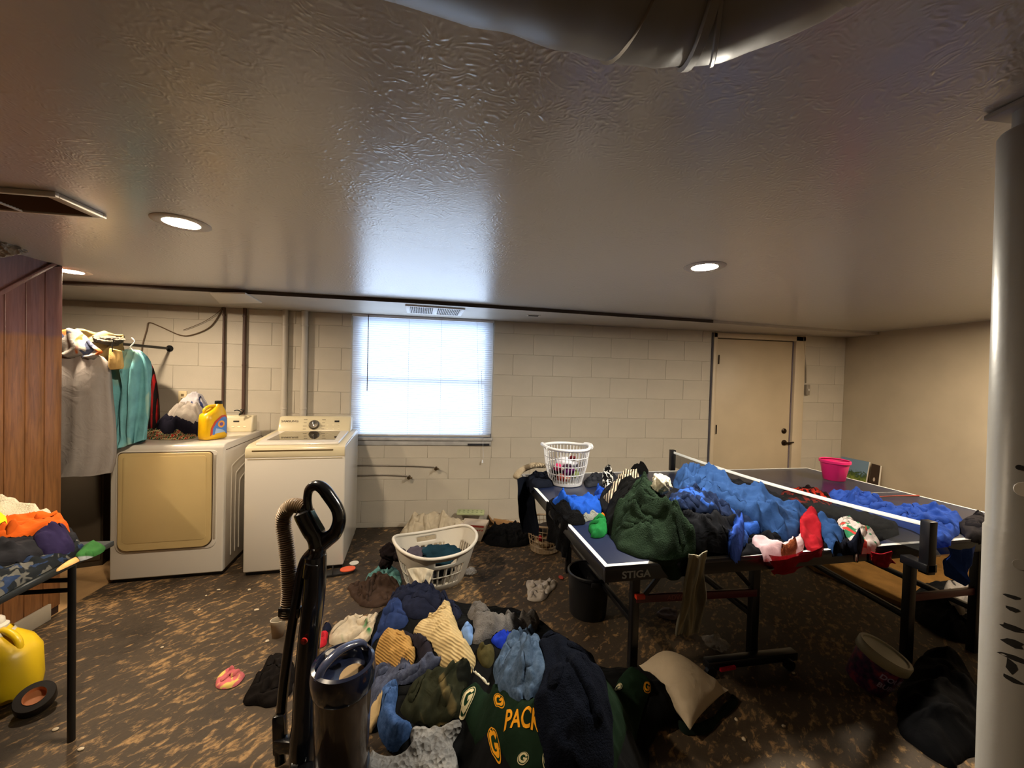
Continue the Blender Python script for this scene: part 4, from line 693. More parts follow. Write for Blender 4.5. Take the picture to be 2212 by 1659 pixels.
for a, b, r_ in (((-0.488, 3.940, 2.074), (-0.479, 3.940, 0.926), .0014), ((-0.175, 3.940, 2.080), (-0.164, 3.940, 0.929), .0014), ((0.173, 3.940, 2.097), (0.232, 3.940, 0.932), .0014), ((0.233, 3.935, 1.587), (0.276, 3.935, 0.698), .002)):
    obj('cord', MB().tube([a, b], r_, 6), mat('cord_grey', 'b5b8c2', .6), bl, world=True)
obj('cord_tassel', MB().lathe([(0, 0), (.009, 0), (.006, .03), (0, .032)], (0.268, 3.935, 0.651), 12), M_vinyl, bl, world=True)
# ---- door 1
dm = mat_paint('cream_door_paint', 'bfae92', .45, .05)
d1 = MB(); bx(DX0, DX0+.045, YB-.02, YB+.1, 0, DZ1, d1); bx(3.80, DX1, YB-.02, YB+.1, 0, DZ1, d1); bx(DX0, DX1, YB-.02, YB+.1, 2.03, DZ1, d1)
d1 = obj('door_1', d1, mat_paint('door_frame_paint', 'c4b49a', .4, .05), bevel=.005, **ST)
obj('door_slab', bx(2.835, 3.785, YB+.012, YB+.05, .01, 2.022), dm, d1, world=True, bevel=.004)
obj('jamb_gap', bx(2.765, 2.783, YB-.012, YB+.05, 0, 2.085), mat('blue_grey_gap', '3d3b44', .7), d1, world=True)
obj('latch_gap', bx(3.786, 3.799, YB+.008, YB+.05, 0, 2.03), mat('grey_gap_line', '6c6168', .7), d1, world=True)  # grey strip along the latch-side gap
Mbr = mat('aged_bronze', '2a1d12', .35, metal=.7)
for z in (1.79, 1.01, .3): obj('hinge', MB().tube([(2.868, YB+.004, z-.05), (2.868, YB+.004, z+.05)], .006, 8), Mbr, d1, world=True)
kn = MB(); kn.lathe([(.0, 0), (.03, 0), (.03, .008), (.02, .014), (.012, .016), (.0, .017)], n=20); kn.xform(Matrix.Translation((3.718, YB+.012, 1.0)) @ Matrix.Rotation(PI/2, 4, 'X')); obj('deadbolt', kn, Mbr, d1, world=True)
kn = MB(); kn.lathe([(.0, 0), (.032, 0), (.032, .008), (.014, .014), (.012, .04), (.0, .042)], n=20); kn.xform(Matrix.Translation((3.725, YB+.012, .865)) @ Matrix.Rotation(PI/2, 4, 'X'))
kn.tube([(3.725, YB-.022, .865), (3.76, YB-.026, .868), (3.815, YB-.024, .875)], [.011, .01, .008], 8); obj('door_handle', kn, Mbr, d1, world=True)
obj('door_light_block', bx(DX0-.1, DX1+.1, YB+.15, YB+.25, 0, ZC+.05), M_dark, **ST)  # unseen box added to stop outside light leaking past the door
# ================================================================= ceiling fittings
M_trim = mat('lamp_trim_white', 'cfc8bb', .4)
def recessed(loc, col, power, label):
    t = thing('ceiling_light', label, 'ceiling light', loc, group=None)
    obj('trim_ring', MB().lathe([(.062, 0), (.062, -.004), (.09, -.006), (.1, -.002), (.1, 0)], n=40, cap0=False, cap1=False), M_trim, t)
    s = NT('lamp_glow'); s.t.nodes.remove(s.b); e = s.n('ShaderNodeEmission'); e.inputs[0].default_value = col+(1,); e.inputs[1].default_value = power; s.l(e, 0, s.out, 0)
    obj('lens', MB().lathe([(0, -.003), (.062, -.003), (.062, -.001), (0, -.001)], n=40, cap0=False, cap1=False), s.m, t); return t
WARM, COOL = (1, .81, .58), (1, .91, .76)
recessed((-1.141, 1.787, ZC), WARM, LAMP_W, 'glowing recessed ceiling light nearest the dark ceiling grille, warm white')
recessed((-2.47, 2.87, ZC), WARM, LAMP_W, 'glowing recessed ceiling light beside the top of the wood panelled wall')
recessed((1.241, 1.862, ZC), COOL, LAMP_C, 'small glowing recessed ceiling light above the table tennis table')
recessed((3.64, 1.90, ZC), WARM, LAMP_C*.95, 'recessed ceiling light nearest the right wall, past the steel post')
# dark return grille, left
g = thing('ceiling_grille', 'brown ceiling return grille with white frame above the wood panelling', 'vent', (-1.66, 1.66, ZC))
fr = MB()
for a in ((-.27, .27, -.1, -.085), (-.27, .27, .085, .1), (-.27, -.25, -.085, .085), (.235, .27, -.085, .085), (-.012, .0, -.085, .085)): bx(a[0], a[1], a[2], a[3], -.018, -.001, fr)
obj('grille_frame', fr, M_trim, g, bevel=.002); sl = MB()
for i in range(16):
    yy = -.083+i*.0108; sl.box((0, yy, -.008), (.5, .0015, .012), rot=Matrix.Rotation(.6, 3, 'X'))
obj('louvre', sl, mat('brown_grille', '5b4027', .6), g, kind='stuff'); obj('backing', bx(-.25, .24, -.086, .086, -.004, -.001), M_dark, g)
# register in the strip by the window
g = thing('ceiling_register', 'white slotted ceiling register directly above the window', 'vent', (-.215, 3.50, ZS), rz=.09)
fr = MB()
for a in ((-.245, .245, -.19, -.165), (-.245, .245, .165, .19), (-.245, -.215, -.165, .165), (.215, .245, -.165, .165), (-.02, .02, -.165, .165)): bx(a[0], a[1], a[2], a[3], -.012, 0, fr)
obj('register_frame', fr, M_vinyl, g, bevel=.002); sl = MB()
for s_ in (-1, 1):
    for i in range(13): sl.box((s_*(.033+i*.0148), 0, -.006), (.004, .33, .009))
    for i in range(6): sl.box((s_*.118, -.14+i*.056, -.004), (.19, .005, .006))
obj('slat', sl, M_vinyl, g, kind='stuff'); obj('backing', bx(-.215, .215, -.165, .165, -.002, 0), mat('grey_backing', '77777a', .6), g)
g = MB(); g.prism([(p[0], p[1]) for p in [(-1.847, 3.199, 2.090), (-1.572, 3.139, 2.090), (-1.638, 3.530, 2.090), (-2.043, 3.672, 2.090)]], ZS-.012, ZS)
tag(obj('access_panel', g, M_trim, bevel=.003), 'flat white ceiling access panel above the dark wall pipes', 'panel')
g = thing('ceiling_slot_vent', 'tiny dark slot vent in the ceiling strip right of the window', 'vent', (0.667, 3.511, 2.090)); obj('slot_frame', bx(-.06, .06, -.035, .035, .008-.004, .008), M_trim, g); obj('slot', bx(-.045, .045, -.02, .02, .001, .005), M_dark, g)
# ================================================================= pipes and cables on the back wall
M_pw = mat('painted_pipe', 'b9b0a2', .4); M_pd = mat('dark_conduit', '4a3328', .5)
def pipe(name, label, x, r, z0, z1, m, cat='pipe', y=None):
    y = y or YB-.012-r; mb = MB().tube([(x, y, z0), (x, y, z1)], r, 16)
    t = thing(name, label, cat, (x, y, z0)); obj('tube', mb, m, t, world=True)
    for z in (z0+.55*(z1-z0), z0+.93*(z1-z0)): obj('clip', MB().lathe([(r, 0), (r+.003, .002), (r+.003, .014), (r, .016)], (x, y, z), 16, cap0=False, cap1=False), m, t, world=True)
    return t
pipe('wall_conduit', 'thin dark brown wall conduit left of the other, ending behind the yellow jug', -2.159, .011, .95, ZS, M_pd)
pipe('wall_conduit', 'dark brown wall conduit running down behind the dryer control panel', -1.98, .015, .9, ZS, M_pd)
pipe('water_pipe', 'cream painted pipe on the wall behind the washer, left of the pair', -1.623, .026, .02, ZS, M_pw)
pipe('water_pipe', 'cream painted pipe nearest the window, behind the washer', -1.449, .03, .02, ZS, M_pw)
def cable(name, label, pts, r, m, cat='cable'): return tag(obj(name, MB().tube(arc(pts, 6), r, 6), m), label, cat)
M_cab = mat('brown_cable', '5a4632', .6)
cable('wall_cable', 'brown cable looping down from the ceiling and across the block wall',
      [(-2.165, 3.962, 2.128), (-2.187, 3.962, 2.062), (-2.275, 3.962, 1.917), (-2.410, 3.962, 1.839), (-2.526, 3.962, 1.825), (-2.697, 3.962, 1.898), (-2.784, 3.962, 1.927), (-2.802, 3.962, 1.863), (-2.835, 3.962, 1.724), (-2.845, 3.962, 1.598)], .005, M_cab)
cable('wall_cable', 'thin taut brown cable just above the looping one', [(-2.169, 3.955, 2.126), (-2.199, 3.955, 2.061), (-2.330, 3.955, 1.956), (-2.499, 3.955, 1.872)], .0025, M_cab)
t = thing('junction_box', 'small dark junction box at the ceiling above the cables', 'electrical box', (-2.184, 3.940, 2.131))
obj('box_body', bx(-.05, .05, -.03, .03, -.012, .012), M_pd, t, bevel=.003); obj('knockout', MB().lathe([(0, -.014), (.012, -.014), (.012, -.012)], n=12), M_dark, t)
t = thing('wall_outlet', 'cream wall outlet above the laundry on the dryer', 'outlet', (-2.506, 3.972, 1.256)); obj('cover_plate', bx(-.035, .035, -.006, .0, -.057, .057), mat('cream_plastic', 'cdbb94', .4), t, bevel=.003)
for z in (-.02, .02): obj('socket', bx(-.012, .012, -.008, -.005, z-.012, z+.012), mat('brown_socket', '6f5f45', .5), t)
# switch box and its conduit, right of the door
t = thing('wall_switch', 'grey switch box hanging from a surface conduit right of the white door', 'switch', (3.964, 3.960, 1.480))
obj('switch_box', bx(-.022, .022, -.02, .018, -.06, .06), mat('grey_box', '8a8072', .5), t, bevel=.004)
obj('toggle', bx(-.006, .006, -.03, -.02, -.012, .012), M_trim, t, bevel=.002)
obj('conduit', MB().tube([(3.953, 3.965, 1.559), (3.946, 3.965, 1.702), (3.912, 3.965, 1.913), (3.892, 3.965, 2.081)], .008, 8), mat('grey_paint_pipe', '867a68', .5), t, world=True)
# two supply lines with valves on the wall under the window
M_br = mat('dull_brass', '54452f', .35, metal=.8)
for lab, pts, v in (('upper water line ending in a brass valve on the wall below the window', [(700, 1003), (775, 1005), (850, 1006), (938, 1009)], (942, 1011)),
                    ('lower water line ending in a brass valve right of the washer', [(700, 1026), (775, 1027), (830, 1026), (880, 1028)], (884, 1030))):
    P = [(-1.257, 3.955, 0.636)] if False else None
    pass
def supply(label, pts, v):
    t = thing('supply_line', label, 'pipe', v); obj('copper_tube', MB().tube(arc(pts, 4), .0055, 8), mat('dusty_pipe', '7b7165', .5), t, world=True)
    vx, vy, vz = v; m = MB().tube([(vx, vy+.02, vz), (vx, vy-.035, vz-.004)], .012, 10); m.tube([(vx+.0, vy-.01, vz), (vx+.03, vy-.02, vz-.01)], .009, 8); obj('valve', m, M_br, t, world=True)
    m = MB().lathe([(0, 0), (.014, 0), (.016, .004), (.014, .008), (0, .008)], n=12); m.xform(Matrix.Translation((vx, vy-.045, vz)) @ Matrix.Rotation(PI/2, 4, 'X')); obj('handle', m, M_br, t, world=True)
supply('upper water line ending in a brass valve on the wall below the window', [(-1.259, 3.962, 0.634), (-0.938, 3.962, 0.624), (-0.609, 3.962, 0.619), (-0.362, 3.962, 0.613), (-0.212, 3.962, 0.603)], (-0.193, 3.950, 0.597))
supply('lower water line ending in a brass valve right of the washer', [(-1.257, 3.962, 0.531), (-0.936, 3.962, 0.524), (-0.695, 3.962, 0.527), (-0.473, 3.962, 0.516)], (-0.453, 3.950, 0.510))
# ================================================================= steel post and overhead duct
px_, py_ = 1.168, .655
t = thing('support_post', 'white painted steel support post with scuffs at the right edge', 'post', (px_+.04, py_, 0), rot=(0, -.025, 0))
M_post = mat('post_paint', '98958e', .35, bump=.15, bs=30)
obj('post_tube', MB().lathe([(.055, 0), (.055, .02), (.053, .022), (.053, 1.24), (.05, 1.245), (.05, 2.065), (.046, 2.072)], n=40), M_post, t)
obj('screw_head', MB().lathe([(.03, 2.06), (.03, ZC-.01)], n=24), M_post, t); obj('top_plate', bx(-.05, .05, -.05, .05, ZC-.012, ZC-.001), M_post, t, bevel=.003)
cdir = Vector((-px_, -py_, 0)).normalized(); tang = Vector((-cdir.y, cdir.x, 0))
def onpost(a, z, r=.0505): d = cdir*math.cos(a)+tang*math.sin(a); return d*r+Vector((0, 0, z)), d
for i, (a, z, s_) in enumerate(((.05, 1.337, 1.7), (.0, 1.185, 1.2), (-.1, 1.38, .6))):
    p, d = onpost(a, z, .0512 if z > 1.24 else .054); m = MB().lathe([(0, 0), (.007*s_, 0), (.009*s_, .0015), (.0085*s_, .003), (0, .003)], n=14)
    m.xform(Matrix.Translation(p) @ d.to_track_quat('Z', 'Y').to_matrix().to_4x4()); obj('bolt_hole', m, M_trim if i == 0 else (M_post if i == 1 else M_dark), t)
rnd = random.Random(4)
for z, w, h in ((1.115, .012, .006), (1.09, .009, .007), (1.05, .018, .008), (1.02, .014, .010), (.99, .019, .010), (.97, .008, .020), (.945, .015, .007)):
    a0 = -.12+rnd.uniform(-.05, .05); g = []
    pts = []
    for k in range(9):
        th = 2*PI*k/9; rr = 1+.35*rnd.uniform(-1, 1); p, d = onpost(a0+w*rr*math.cos(th)/.053, z+h*rr*math.sin(th)*.7, .0536); pts.append(p)
    c0, d = onpost(a0, z, .0539); m = MB().add([c0]+pts, [(0, i+1, (i+1) % 9+1) for i in range(9)]); obj('scuff', m, M_dark, t)
M_duct = mat('grey_duct_wrap', '75716c', .38, bump=.3, bs=8)
cl = arc([(-1.3, .11, 1.99), (-.6, .27, 1.988), (-.1, .335, 1.985), (.08, .36, 1.985), (.185, .372, 1.985), (.25, .36, 1.985), (.31, .29, 1.985), (.345, .15, 1.985), (.35, -.6, 1.985)], 8)
t = thing('air_duct', 'grey wrapped air duct bending across the ceiling at the top', 'duct', (.2, .3, ZC))
rr = [.110+.0035*float(perlin(i*.35, 2.2, 5)) for i in range(len(cl))]
obj('duct_body', MB().tube(cl, rr, 40), M_duct, t, world=True)
def band(i, w, name):
    a = cl[i]; b = cl[i+1]; d = (b-a).normalized(); obj(name, MB().tube([a, a+d*.002, a+d*w, a+d*(w+.002)], [.109, .1135, .1135, .109], 40, cap=False), M_duct, t, world=True)
band(37, .010, 'duct_band'); band(39, .005, 'duct_band'); band(47, .012, 'duct_band'); band(30, .003, 'duct_band')
h = MB(); hp = Vector((0.086, 0.502, 1.992)); h.tube([hp+Vector((-.02, -.03, .12)), hp+Vector((.0, 0, .06)), hp+Vector((0, .002, .0)), hp+Vector((-.002, .0, -.012))], [.004, .006, .006, .002], 8)
obj('hanger_hook', h, mat('black_wire', '14110e', .4, metal=.5), t, world=True)
# bracket and frayed insulation, top left
t = thing('pipe_bracket', 'black bracket with frayed white insulation above the panelled wall', 'bracket', (-2.300, 2.325, 2.164)); obj('bracket_body', bx(-.05, .06, -.12, .04, -.02, .03), mat('black_metal', '16181a', .4), t, bevel=.006)
obj('insulation', crumple((.0, -.02, -.055), (.07, .09, .05), 3, .35, 4, 3), cloth('insulation_wool', '9a9185', 'shag'), t)
# ================================================================= washer and dryer
M_app = mat('appliance_white', 'c9c2b6', .22, coat=.3); M_appw = mat('cream_panel', 'c9bc9c', .25, coat=.3); M_blk = mat('black_plastic', '0b0b0d', .3)
M_chr = mat('chrome', 'b9b6b0', .15, metal=1)
def rrect(x0, x1, z0, z1, r, n=6, rb=None):
    o = []
    for cx, cz, a0, q in ((x1-r, z1-r, 0, r), (x0+r, z1-r, 90, r), (x0+(rb or r), z0+(rb or r), 180, rb or r), (x1-(rb or r), z0+(rb or r), 270, rb or r)):
        o += [(cx+q*math.cos(math.radians(a0+90*k/n)), cz+q*math.sin(math.radians(a0+90*k/n))) for k in range(n+1)]
    return o
def plate(poly, y0, y1):       # polygon in x-z extruded along y
    n = len(poly); return MB().add([(x, y0, z) for x, z in poly]+[(x, y1, z) for x, z in poly], [tuple(range(n)), tuple(range(n, 2*n))[::-1]]+[(i, n+i, n+(i+1) % n, (i+1) % n) for i in range(n)])
def sideplate(poly, x0, x1):   # polygon in y-z extruded along x
    n = len(poly); return MB().add([(x0, y, z) for y, z in poly]+[(x1, y, z) for y, z in poly], [tuple(range(n)), tuple(range(n, 2*n))[::-1]]+[(i, n+i, n+(i+1) % n, (i+1) % n) for i in range(n)])
# dryer
dr = thing('clothes_dryer', 'white front loading dryer with large yellowish door panel, under the yellow jug', 'dryer', (-2.368, 3.04, 0), rz=.1096)
obj('body', sideplate([(0, .03), (0, .955), (.012, .972), (.06, .98), (.73, .98), (.74, .03)], 0, .686), M_app, dr, bevel=.012, seg=3)
obj('plinth', bx(.01, .676, .03, .72, 0, .03), M_blk, dr)
obj('door_frame', plate(rrect(.035, .645, .215, .935, .03, rb=.06), -.006, .01), M_app, dr, bevel=.003)
dd = obj('door', plate(rrect(.055, .615, .235, .922, .025, rb=.06), -.022, .0), mat('yellowed_door', 'bfa774', .28, coat=.4, var=.12, vs=2), dr, bevel=.006, seg=3)
obj('door_inset', plate(rrect(.085, .585, .29, .90, .02, rb=.03), -.0245, -.02), MATS['yellowed_door'], dd, bevel=.002)
obj('door_gap', plate(rrect(.049, .621, .228, .928, .028, rb=.063), -.0075, -.002), mat('brown_gap', '4a3a26', .6), dr)
obj('hinge_strip', plate(rrect(.626, .640, .28, .90, .004), -.010, .0), mat('grey_strip', '9b9182', .4), dr, bevel=.002)
for i in range(3):
    q = i*.07; pts = [(.13+q, .10), (.13+q, .70-q*.9), (.18+q, .80-q), (.60-q*.3, .86-q)]
    obj('side_rib', MB().tube(arc([(.687, a, b) for a, b in pts], 6), .008, 8, flat=.6), M_app, dr)
obj('top_seam', MB().beam((.6868, .03, .93), (.6868, .73, .93), .0015, .004), mat('brown_gap', '4a3a26', .6), dr)
cp = obj('control_panel', sideplate([(.60, .975), (.64, 1.115), (.655, 1.122), (.73, 1.12), (.735, .975)], .06, .65), M_appw, dr, bevel=.02, seg=4)
def onpanel(x, t): return Vector((x, .60+.04*t-.0015, .975+.14*t))
PX, PY = Vector((1, 0, 0)), Vector((0, .04, .14))
obj('display', MB().box((0, 0, 0), (.045, .012, .002)).xform(frame(onpanel(.52, .68), PX, PY)), M_blk, cp)
for i in range(3): obj('button', MB().box((0, 0, 0), (.022, .014, .003)).xform(frame(onpanel(.50+i*.045, .35), PX, PY)), mat('pale_button', 'd8cba8', .4), cp, bevel=.001)
dk = MB().lathe([(0, 0), (.032, 0), (.028, .012), (.02, .022), (0, .024)], n=24); dk.xform(frame(onpanel(.355, .5), PX, PY)); obj('dial', dk, M_chr, cp)
# washer
wa = thing('washing_machine', 'white top loading washer with dark glass lid and dial, left of the window', 'washer', (-1.529, 3.075, 0), rz=.1096)
obj('body', sideplate([(0, .03), (0, .93), (.006, .95), (.03, .962), (.72, .985), (.73, .03)], 0, .686), M_app, wa, bevel=.012, seg=3)
obj('plinth', bx(.01, .676, .03, .71, 0, .03), M_blk, wa)
obj('front_trim', bx(.02, .666, -.004, .004, .868, .872), mat('warm_line', '9c8d68', .5), wa)
obj('top_deck', sideplate([(-.004, .885), (-.008, .925), (.004, .955), (.06, .972), (.55, .992), (.70, .995), (.70, .955), (.0, .88)], .004, .682), M_appw, wa, bevel=.01, seg=3)
lid = obj('lid', sideplate([(.035, .966), (.045, .985), (.52, 1.006), (.535, .99)], .055, .631), M_app, wa, bevel=.008, seg=3)
def ondeck(x, y, dz=0): return Vector((x, y, .985+(y-.045)*.0442+dz))
gl = MB().add([ondeck(.10, .13, .0016), ondeck(.586, .13, .0016), ondeck(.565, .49, .0016), ondeck(.121, .49, .0016)], [(0, 1, 2, 3)])
obj('lid_glass', gl, mat('smoked_glass', '2a2116', .06, coat=1), lid, smooth=False)
obj('handle_slot', bx(.05, .60, -.0095, -.004, .928, .938), mat('slot_brown', '55431f', .6), wa, bevel=.001)
cp = obj('control_panel', sideplate([(.535, .985), (.60, 1.115), (.615, 1.125), (.70, 1.12), (.71, .985)], .045, .641), M_appw, wa, bevel=.022, seg=4)
def onpanel(x, t): return Vector((x, .535+.065*t-.002, .985+.13*t))
PY = Vector((0, .065, .13))
dk = MB().lathe([(0, 0), (.043, 0), (.044, .006), (.038, .012), (.034, .024), (0, .026)], n=32); dk.xform(frame(onpanel(.335, .52), PX, PY)); kd = obj('dial', dk, mat('satin_chrome', '6b655c', .3, metal=.9), cp)
dk = MB().box((0, 0, .03), (.016, .05, .008)); dk.xform(frame(onpanel(.335, .52), PX, PY)); obj('dial_grip', dk, M_chr, cp, bevel=.003)
obj('display', MB().box((0, 0, 0), (.04, .016, .002)).xform(frame(onpanel(.52, .75), PX, PY)), mat('display_black', '1c1a18', .2), cp)
M_prt = mat('grey_print', '54493a', .6)
text('lettering', 'SAMSUNG', .024, frame(onpanel(.135, .75), PX, PY), M_prt, cp, world=False, bold=.0006, sx=1.25)
text('lettering', 'ecobubble', .010, frame(onpanel(.13, .22), PX, PY), M_prt, cp, world=False) if False else None
for sx_ in (-1, 1):
    for i in range(4): obj('program_mark', MB().box((0, 0, 0), (.03 if i % 2 else .024, .003, .001)).xform(frame(onpanel(.335+sx_*.075, .25+.2*i), PX, PY)), M_prt, cp)
for i in range(6):
    obj('button', MB().box((0, 0, 0), (.016, .009, .002)).xform(frame(onpanel(.445+.045*(i % 3)*1.05, .5-.25*(i//3)), PX, PY)), mat('pale_button', 'd8cba8', .4), cp, bevel=.001)
t = thing('twisted_wire_clip', 'small black and silver wire clip standing on the dryer control panel', 'clip', (-2.060, 4.041, 1.120))
c0 = Vector((-1.886, 3.700, 1.155))
t.location = (c0.x, c0.y, 1.121)
obj('wire_loop', MB().tube(arc([(-.04, 0, .045), (-.015, 0, .05), (.01, .005, .035), (.0, 0, .012), (.02, 0, .02), (.035, 0, .05), (.01, 0, .055)], 5), .005, 6), mat('black_wire', '14110e', .4, metal=.5), t)
obj('silver_tab', MB().beam((.0, -.002, .0), (.012, 0, .038), .012, .003), M_chr, t)
# ================================================================= jugs
def jug(name, label, loc, rz, s, body, lab1, cap, spout=False):
    t = thing(name, label, 'jug', loc, rz); m = MB(); rings = []
    for z, hx, hy, cx in ((0, .085, .05, 0), (.004, .095, .058, 0), (.03, .1, .06, 0), (.16, .098, .06, 0), (.2, .092, .055, .0), (.225, .07, .045, .018), (.245, .05, .036, .03), (.265, .03, .028, .04), (.285, .024, .024, .045)):
        rings.append(ringpts((cx*s, 0, z*s), (hx*s, 0, 0), (0, hy*s, 0), 32, .65))
    m.loft(rings); b = obj('bottle_body', m, body, t, ang=60)
    obj('handle', MB().tube(arc([(-.055*s, 0, .195*s), (-.07*s, 0, .235*s), (-.04*s, 0, .262*s), (.02*s, 0, .268*s)], 5), .013*s, 10), body, t)
    if spout:
        obj('cap', MB().lathe([(0, 0), (.026, 0), (.026, .012), (.022, .014), (.022, .03), (.0, .032)], (.045*s, 0, .282*s), 20), cap, t)
        obj('spout_button', MB().lathe([(0, 0), (.012, 0), (.012, .006), (0, .007)], (.045*s, 0, .313*s), 14), mat('red_plastic', 'b02418', .4), t)
    else: obj('cap', MB().lathe([(0, 0), (.028*s, 0), (.028*s, .022*s), (.024*s, .026*s), (0, .026*s)], (.045*s, 0, .282*s), 20), cap, t)
    return t
M_yel = mat('yellow_plastic', 'd9a90a', .3); M_yel2 = mat('translucent_yellow', 'd8b418', .35)
j = jug('detergent_jug', 'yellow detergent jug with blue label standing on the dryer', (-1.88, 3.32, .984), 1.05+.11, .95, M_yel, None, M_blk)
lb = MB(); s = .95
def face(u, z, d=.0012): # point on the broad side of the jug at -y
    e = .65; hx, hy = .1*s, .06*s; k = min(abs(u)/hx, .999); a = math.acos(k**(1/e)); return Vector((u, -(hy*abs(math.sin(a))**e+d), z))
def facepatch(poly, mname, col, d): 
    m = MB(); c = (sum(p[0] for p in poly)/len(poly), sum(p[1] for p in poly)/len(poly)); rings = [[face(c[0]+(x-c[0])*k/6, c[1]+(z-c[1])*k/6, d) for x, z in poly] for k in range(1, 7)]
    m.loft(rings, cap0=True, cap1=False); return obj(mname[0], m, mat(mname[1], col, .4), j)
lab_poly = [(-.055*1.1+.0, .03), (.075, .03), (.075, .16), (.055, .185), (.02, .18), (-.03, .14), (-.055, .09)]
facepatch(lab_poly, ('label_border', 'label_red'), 'b8432c', .0012)
facepatch([(-.045, .036), (.071, .036), (.071, .155), (.052, .172), (.025, .165), (-.018, .128), (-.042, .085)], ('label_field', 'label_blue'), '4d7dc4', .002)
facepatch([(-.03, .045), (.06, .05), (.03, .07), (-.02, .085)], ('label_flash', 'label_light'), '9db8dc', .0028)
facepatch([(.02+.028*math.cos(a*PI/6), .115+.028*math.sin(a*PI/6)) for a in range(12)], ('label_sun', 'label_sun'), 'e0963a', .0036)
facepatch([(.02+.014*math.cos(a*PI/6), .115+.014*math.sin(a*PI/6)) for a in range(12)], ('label_dot', 'label_violet'), '6a4f90', .0044)
j2 = thing('soap_jug', 'big translucent yellow soap jug with white spout on the floor under the table', 'jug', (-2.06, 2.09, 0), -.3)
m = MB(); rings = []
for z, hx, hy, cx in ((0, .12, .09, 0), (.006, .135, .1, 0), (.05, .14, .105, 0), (.19, .135, .10, 0), (.235, .11, .085, -.01), (.262, .07, .06, -.03), (.28, .045, .045, -.04), (.30, .035, .035, -.045)):
    rings.append(ringpts((cx, 0, z), (hx, 0, 0), (0, hy, 0), 36, .7))
m.loft(rings); obj('jug_body', m, M_yel2, j2, ang=60)
obj('handle', MB().tube(arc([(.10, 0, .20), (.09, 0, .255), (.03, 0, .285), (-.03, 0, .285)], 5), .014, 10), M_yel2, j2)
obj('spout_cap', MB().lathe([(0, .29), (.042, .29), (.042, .305), (.03, .315), (.028, .335), (.018, .345), (0, .345)], (-.045, 0, 0), 24), mat('white_cap', 'd8d2c4', .4), j2)
obj('spout_button', MB().lathe([(0, .345), (.012, .345), (.012, .352), (0, .353)], (-.045, -.0, 0), 14), mat('red_plastic', 'b02418', .4), j2)
obj('shrink_sleeve', MB().lathe([(.052, .245), (.062, .262), (.049, .285)], (-.032, 0, 0), 30, cap0=False, cap1=False), mat('clear_sleeve', 'c9c2b0', .15), j2)
# tape roll lying beside it
tr = thing('tape_roll', 'roll of dark tape with orange cardboard core on the floor beside the yellow soap jug', 'tape', (-1.50, 1.55, .037), rot=(.5, .15, .3))
tr.location = (-1.810, 1.961, 0.050)
obj('tape_winding', MB().lathe([(.036, -.024), (.062, -.024), (.064, -.02), (.064, .02), (.062, .024), (.036, .024), (.036, -.024)], n=40, cap0=False, cap1=False), mat('dark_tape', '1d1712', .35), tr)
obj('core', MB().lathe([(.0, .006), (.033, .008), (.036, .026), (.036, -.026), (.033, -.026), (0, -.02)], n=32, cap0=False, cap1=False), mat('orange_core', 'c07a4a', .6), tr)
# ================================================================= black folding table, left
ft = thing('folding_table', 'black folding table with thin metal legs loaded with clothes, far left', 'table', (-1.9, 1.55, 0))
FX1, FX0, FY0, FY1 = -1.50, -2.30, .75, 1.96
FT = [(-1.52, 1.98), (-1.475, .75), (-2.3, .72), (-2.33, 1.95)]
m = MB().prism([(p[0], p[1]) for p in FT][::-1], .715, .74); obj('table_top', m, mat('dark_table_top', '1b2022', .45), ft, world=True, bevel=.005)
Mleg = mat('black_tube_leg', '090909', .4)
obj('leg', MB().tube([(-1.535, 1.80, .715), (-1.52, 1.785, 0)], .0125, 12), Mleg, ft, world=True)
obj('leg', MB().tube([(-2.28, 1.80, .715), (-2.29, 1.785, 0)], .0125, 12), Mleg, ft, world=True)
for x in (-1.53, -2.26): obj('leg', MB().tube([(x, .85, .715), (x, .83, 0)], .0125, 12), Mleg, ft, world=True)
obj('crossbar', MB().tube([(-1.53, 1.797, .655), (-2.28, 1.797, .655)], .009, 8), Mleg, ft, world=True)
obj('crossbar', MB().tube([(-1.53, 1.795, .615), (-2.28, 1.795, .60)], .009, 8), Mleg, ft, world=True)
# laundry on it
def insidepoly(X, Y, P):
    r = np.zeros(X.shape, bool)
    for k in range(len(P)):
        ax, ay = P[k][:2]; bx_, by_ = P[(k+1) % len(P)][:2]
        if ay != by_: r ^= ((ay > Y) != (by_ > Y)) & (X < (bx_-ax)*(Y-ay)/(by_-ay)+ax)
    return r
S1 = Surf(-2.45, -1.2, .8, 2.4, lambda X, Y: np.full(X.shape, .741), .007)
G1 = 'clothes heaped on the black folding table'
C_dk = cloth('charcoal_print', '1c1f22', 'camo', '55544f', col3='23304a', sc=3.2)
garment(S1, 'blanket', 'black blanket with white streaky print spread over the folding table', 'blanket', C_dk, [(-2.25, .95), (-1.49, .95), (-1.505, 1.75), (-1.61, 1.97), (-2.25, 1.93)], th=.045, fold=.04, wl=.08, ang=.6, seed=3)
garment(S1, 'sweater', 'dark charcoal sweater lying behind the black printed blanket', 'sweater', cloth('charcoal', '222226'), [(-2.3, 1.45), (-1.62, 1.58), (-1.55, 1.80), (-1.62, 1.95), (-2.3, 1.97)], th=.035, fold=.02, seed=8)
garment(S1, 'shirt', 'purple shirt folded on the table edge below the orange shirt', 'shirt', cloth('dusty_purple', '2a2342'), [(-1.65, 1.74), (-1.55, 1.73), (-1.535, 1.84), (-1.65, 1.85)], th=.02, fold=.018, wl=.05, seed=21)
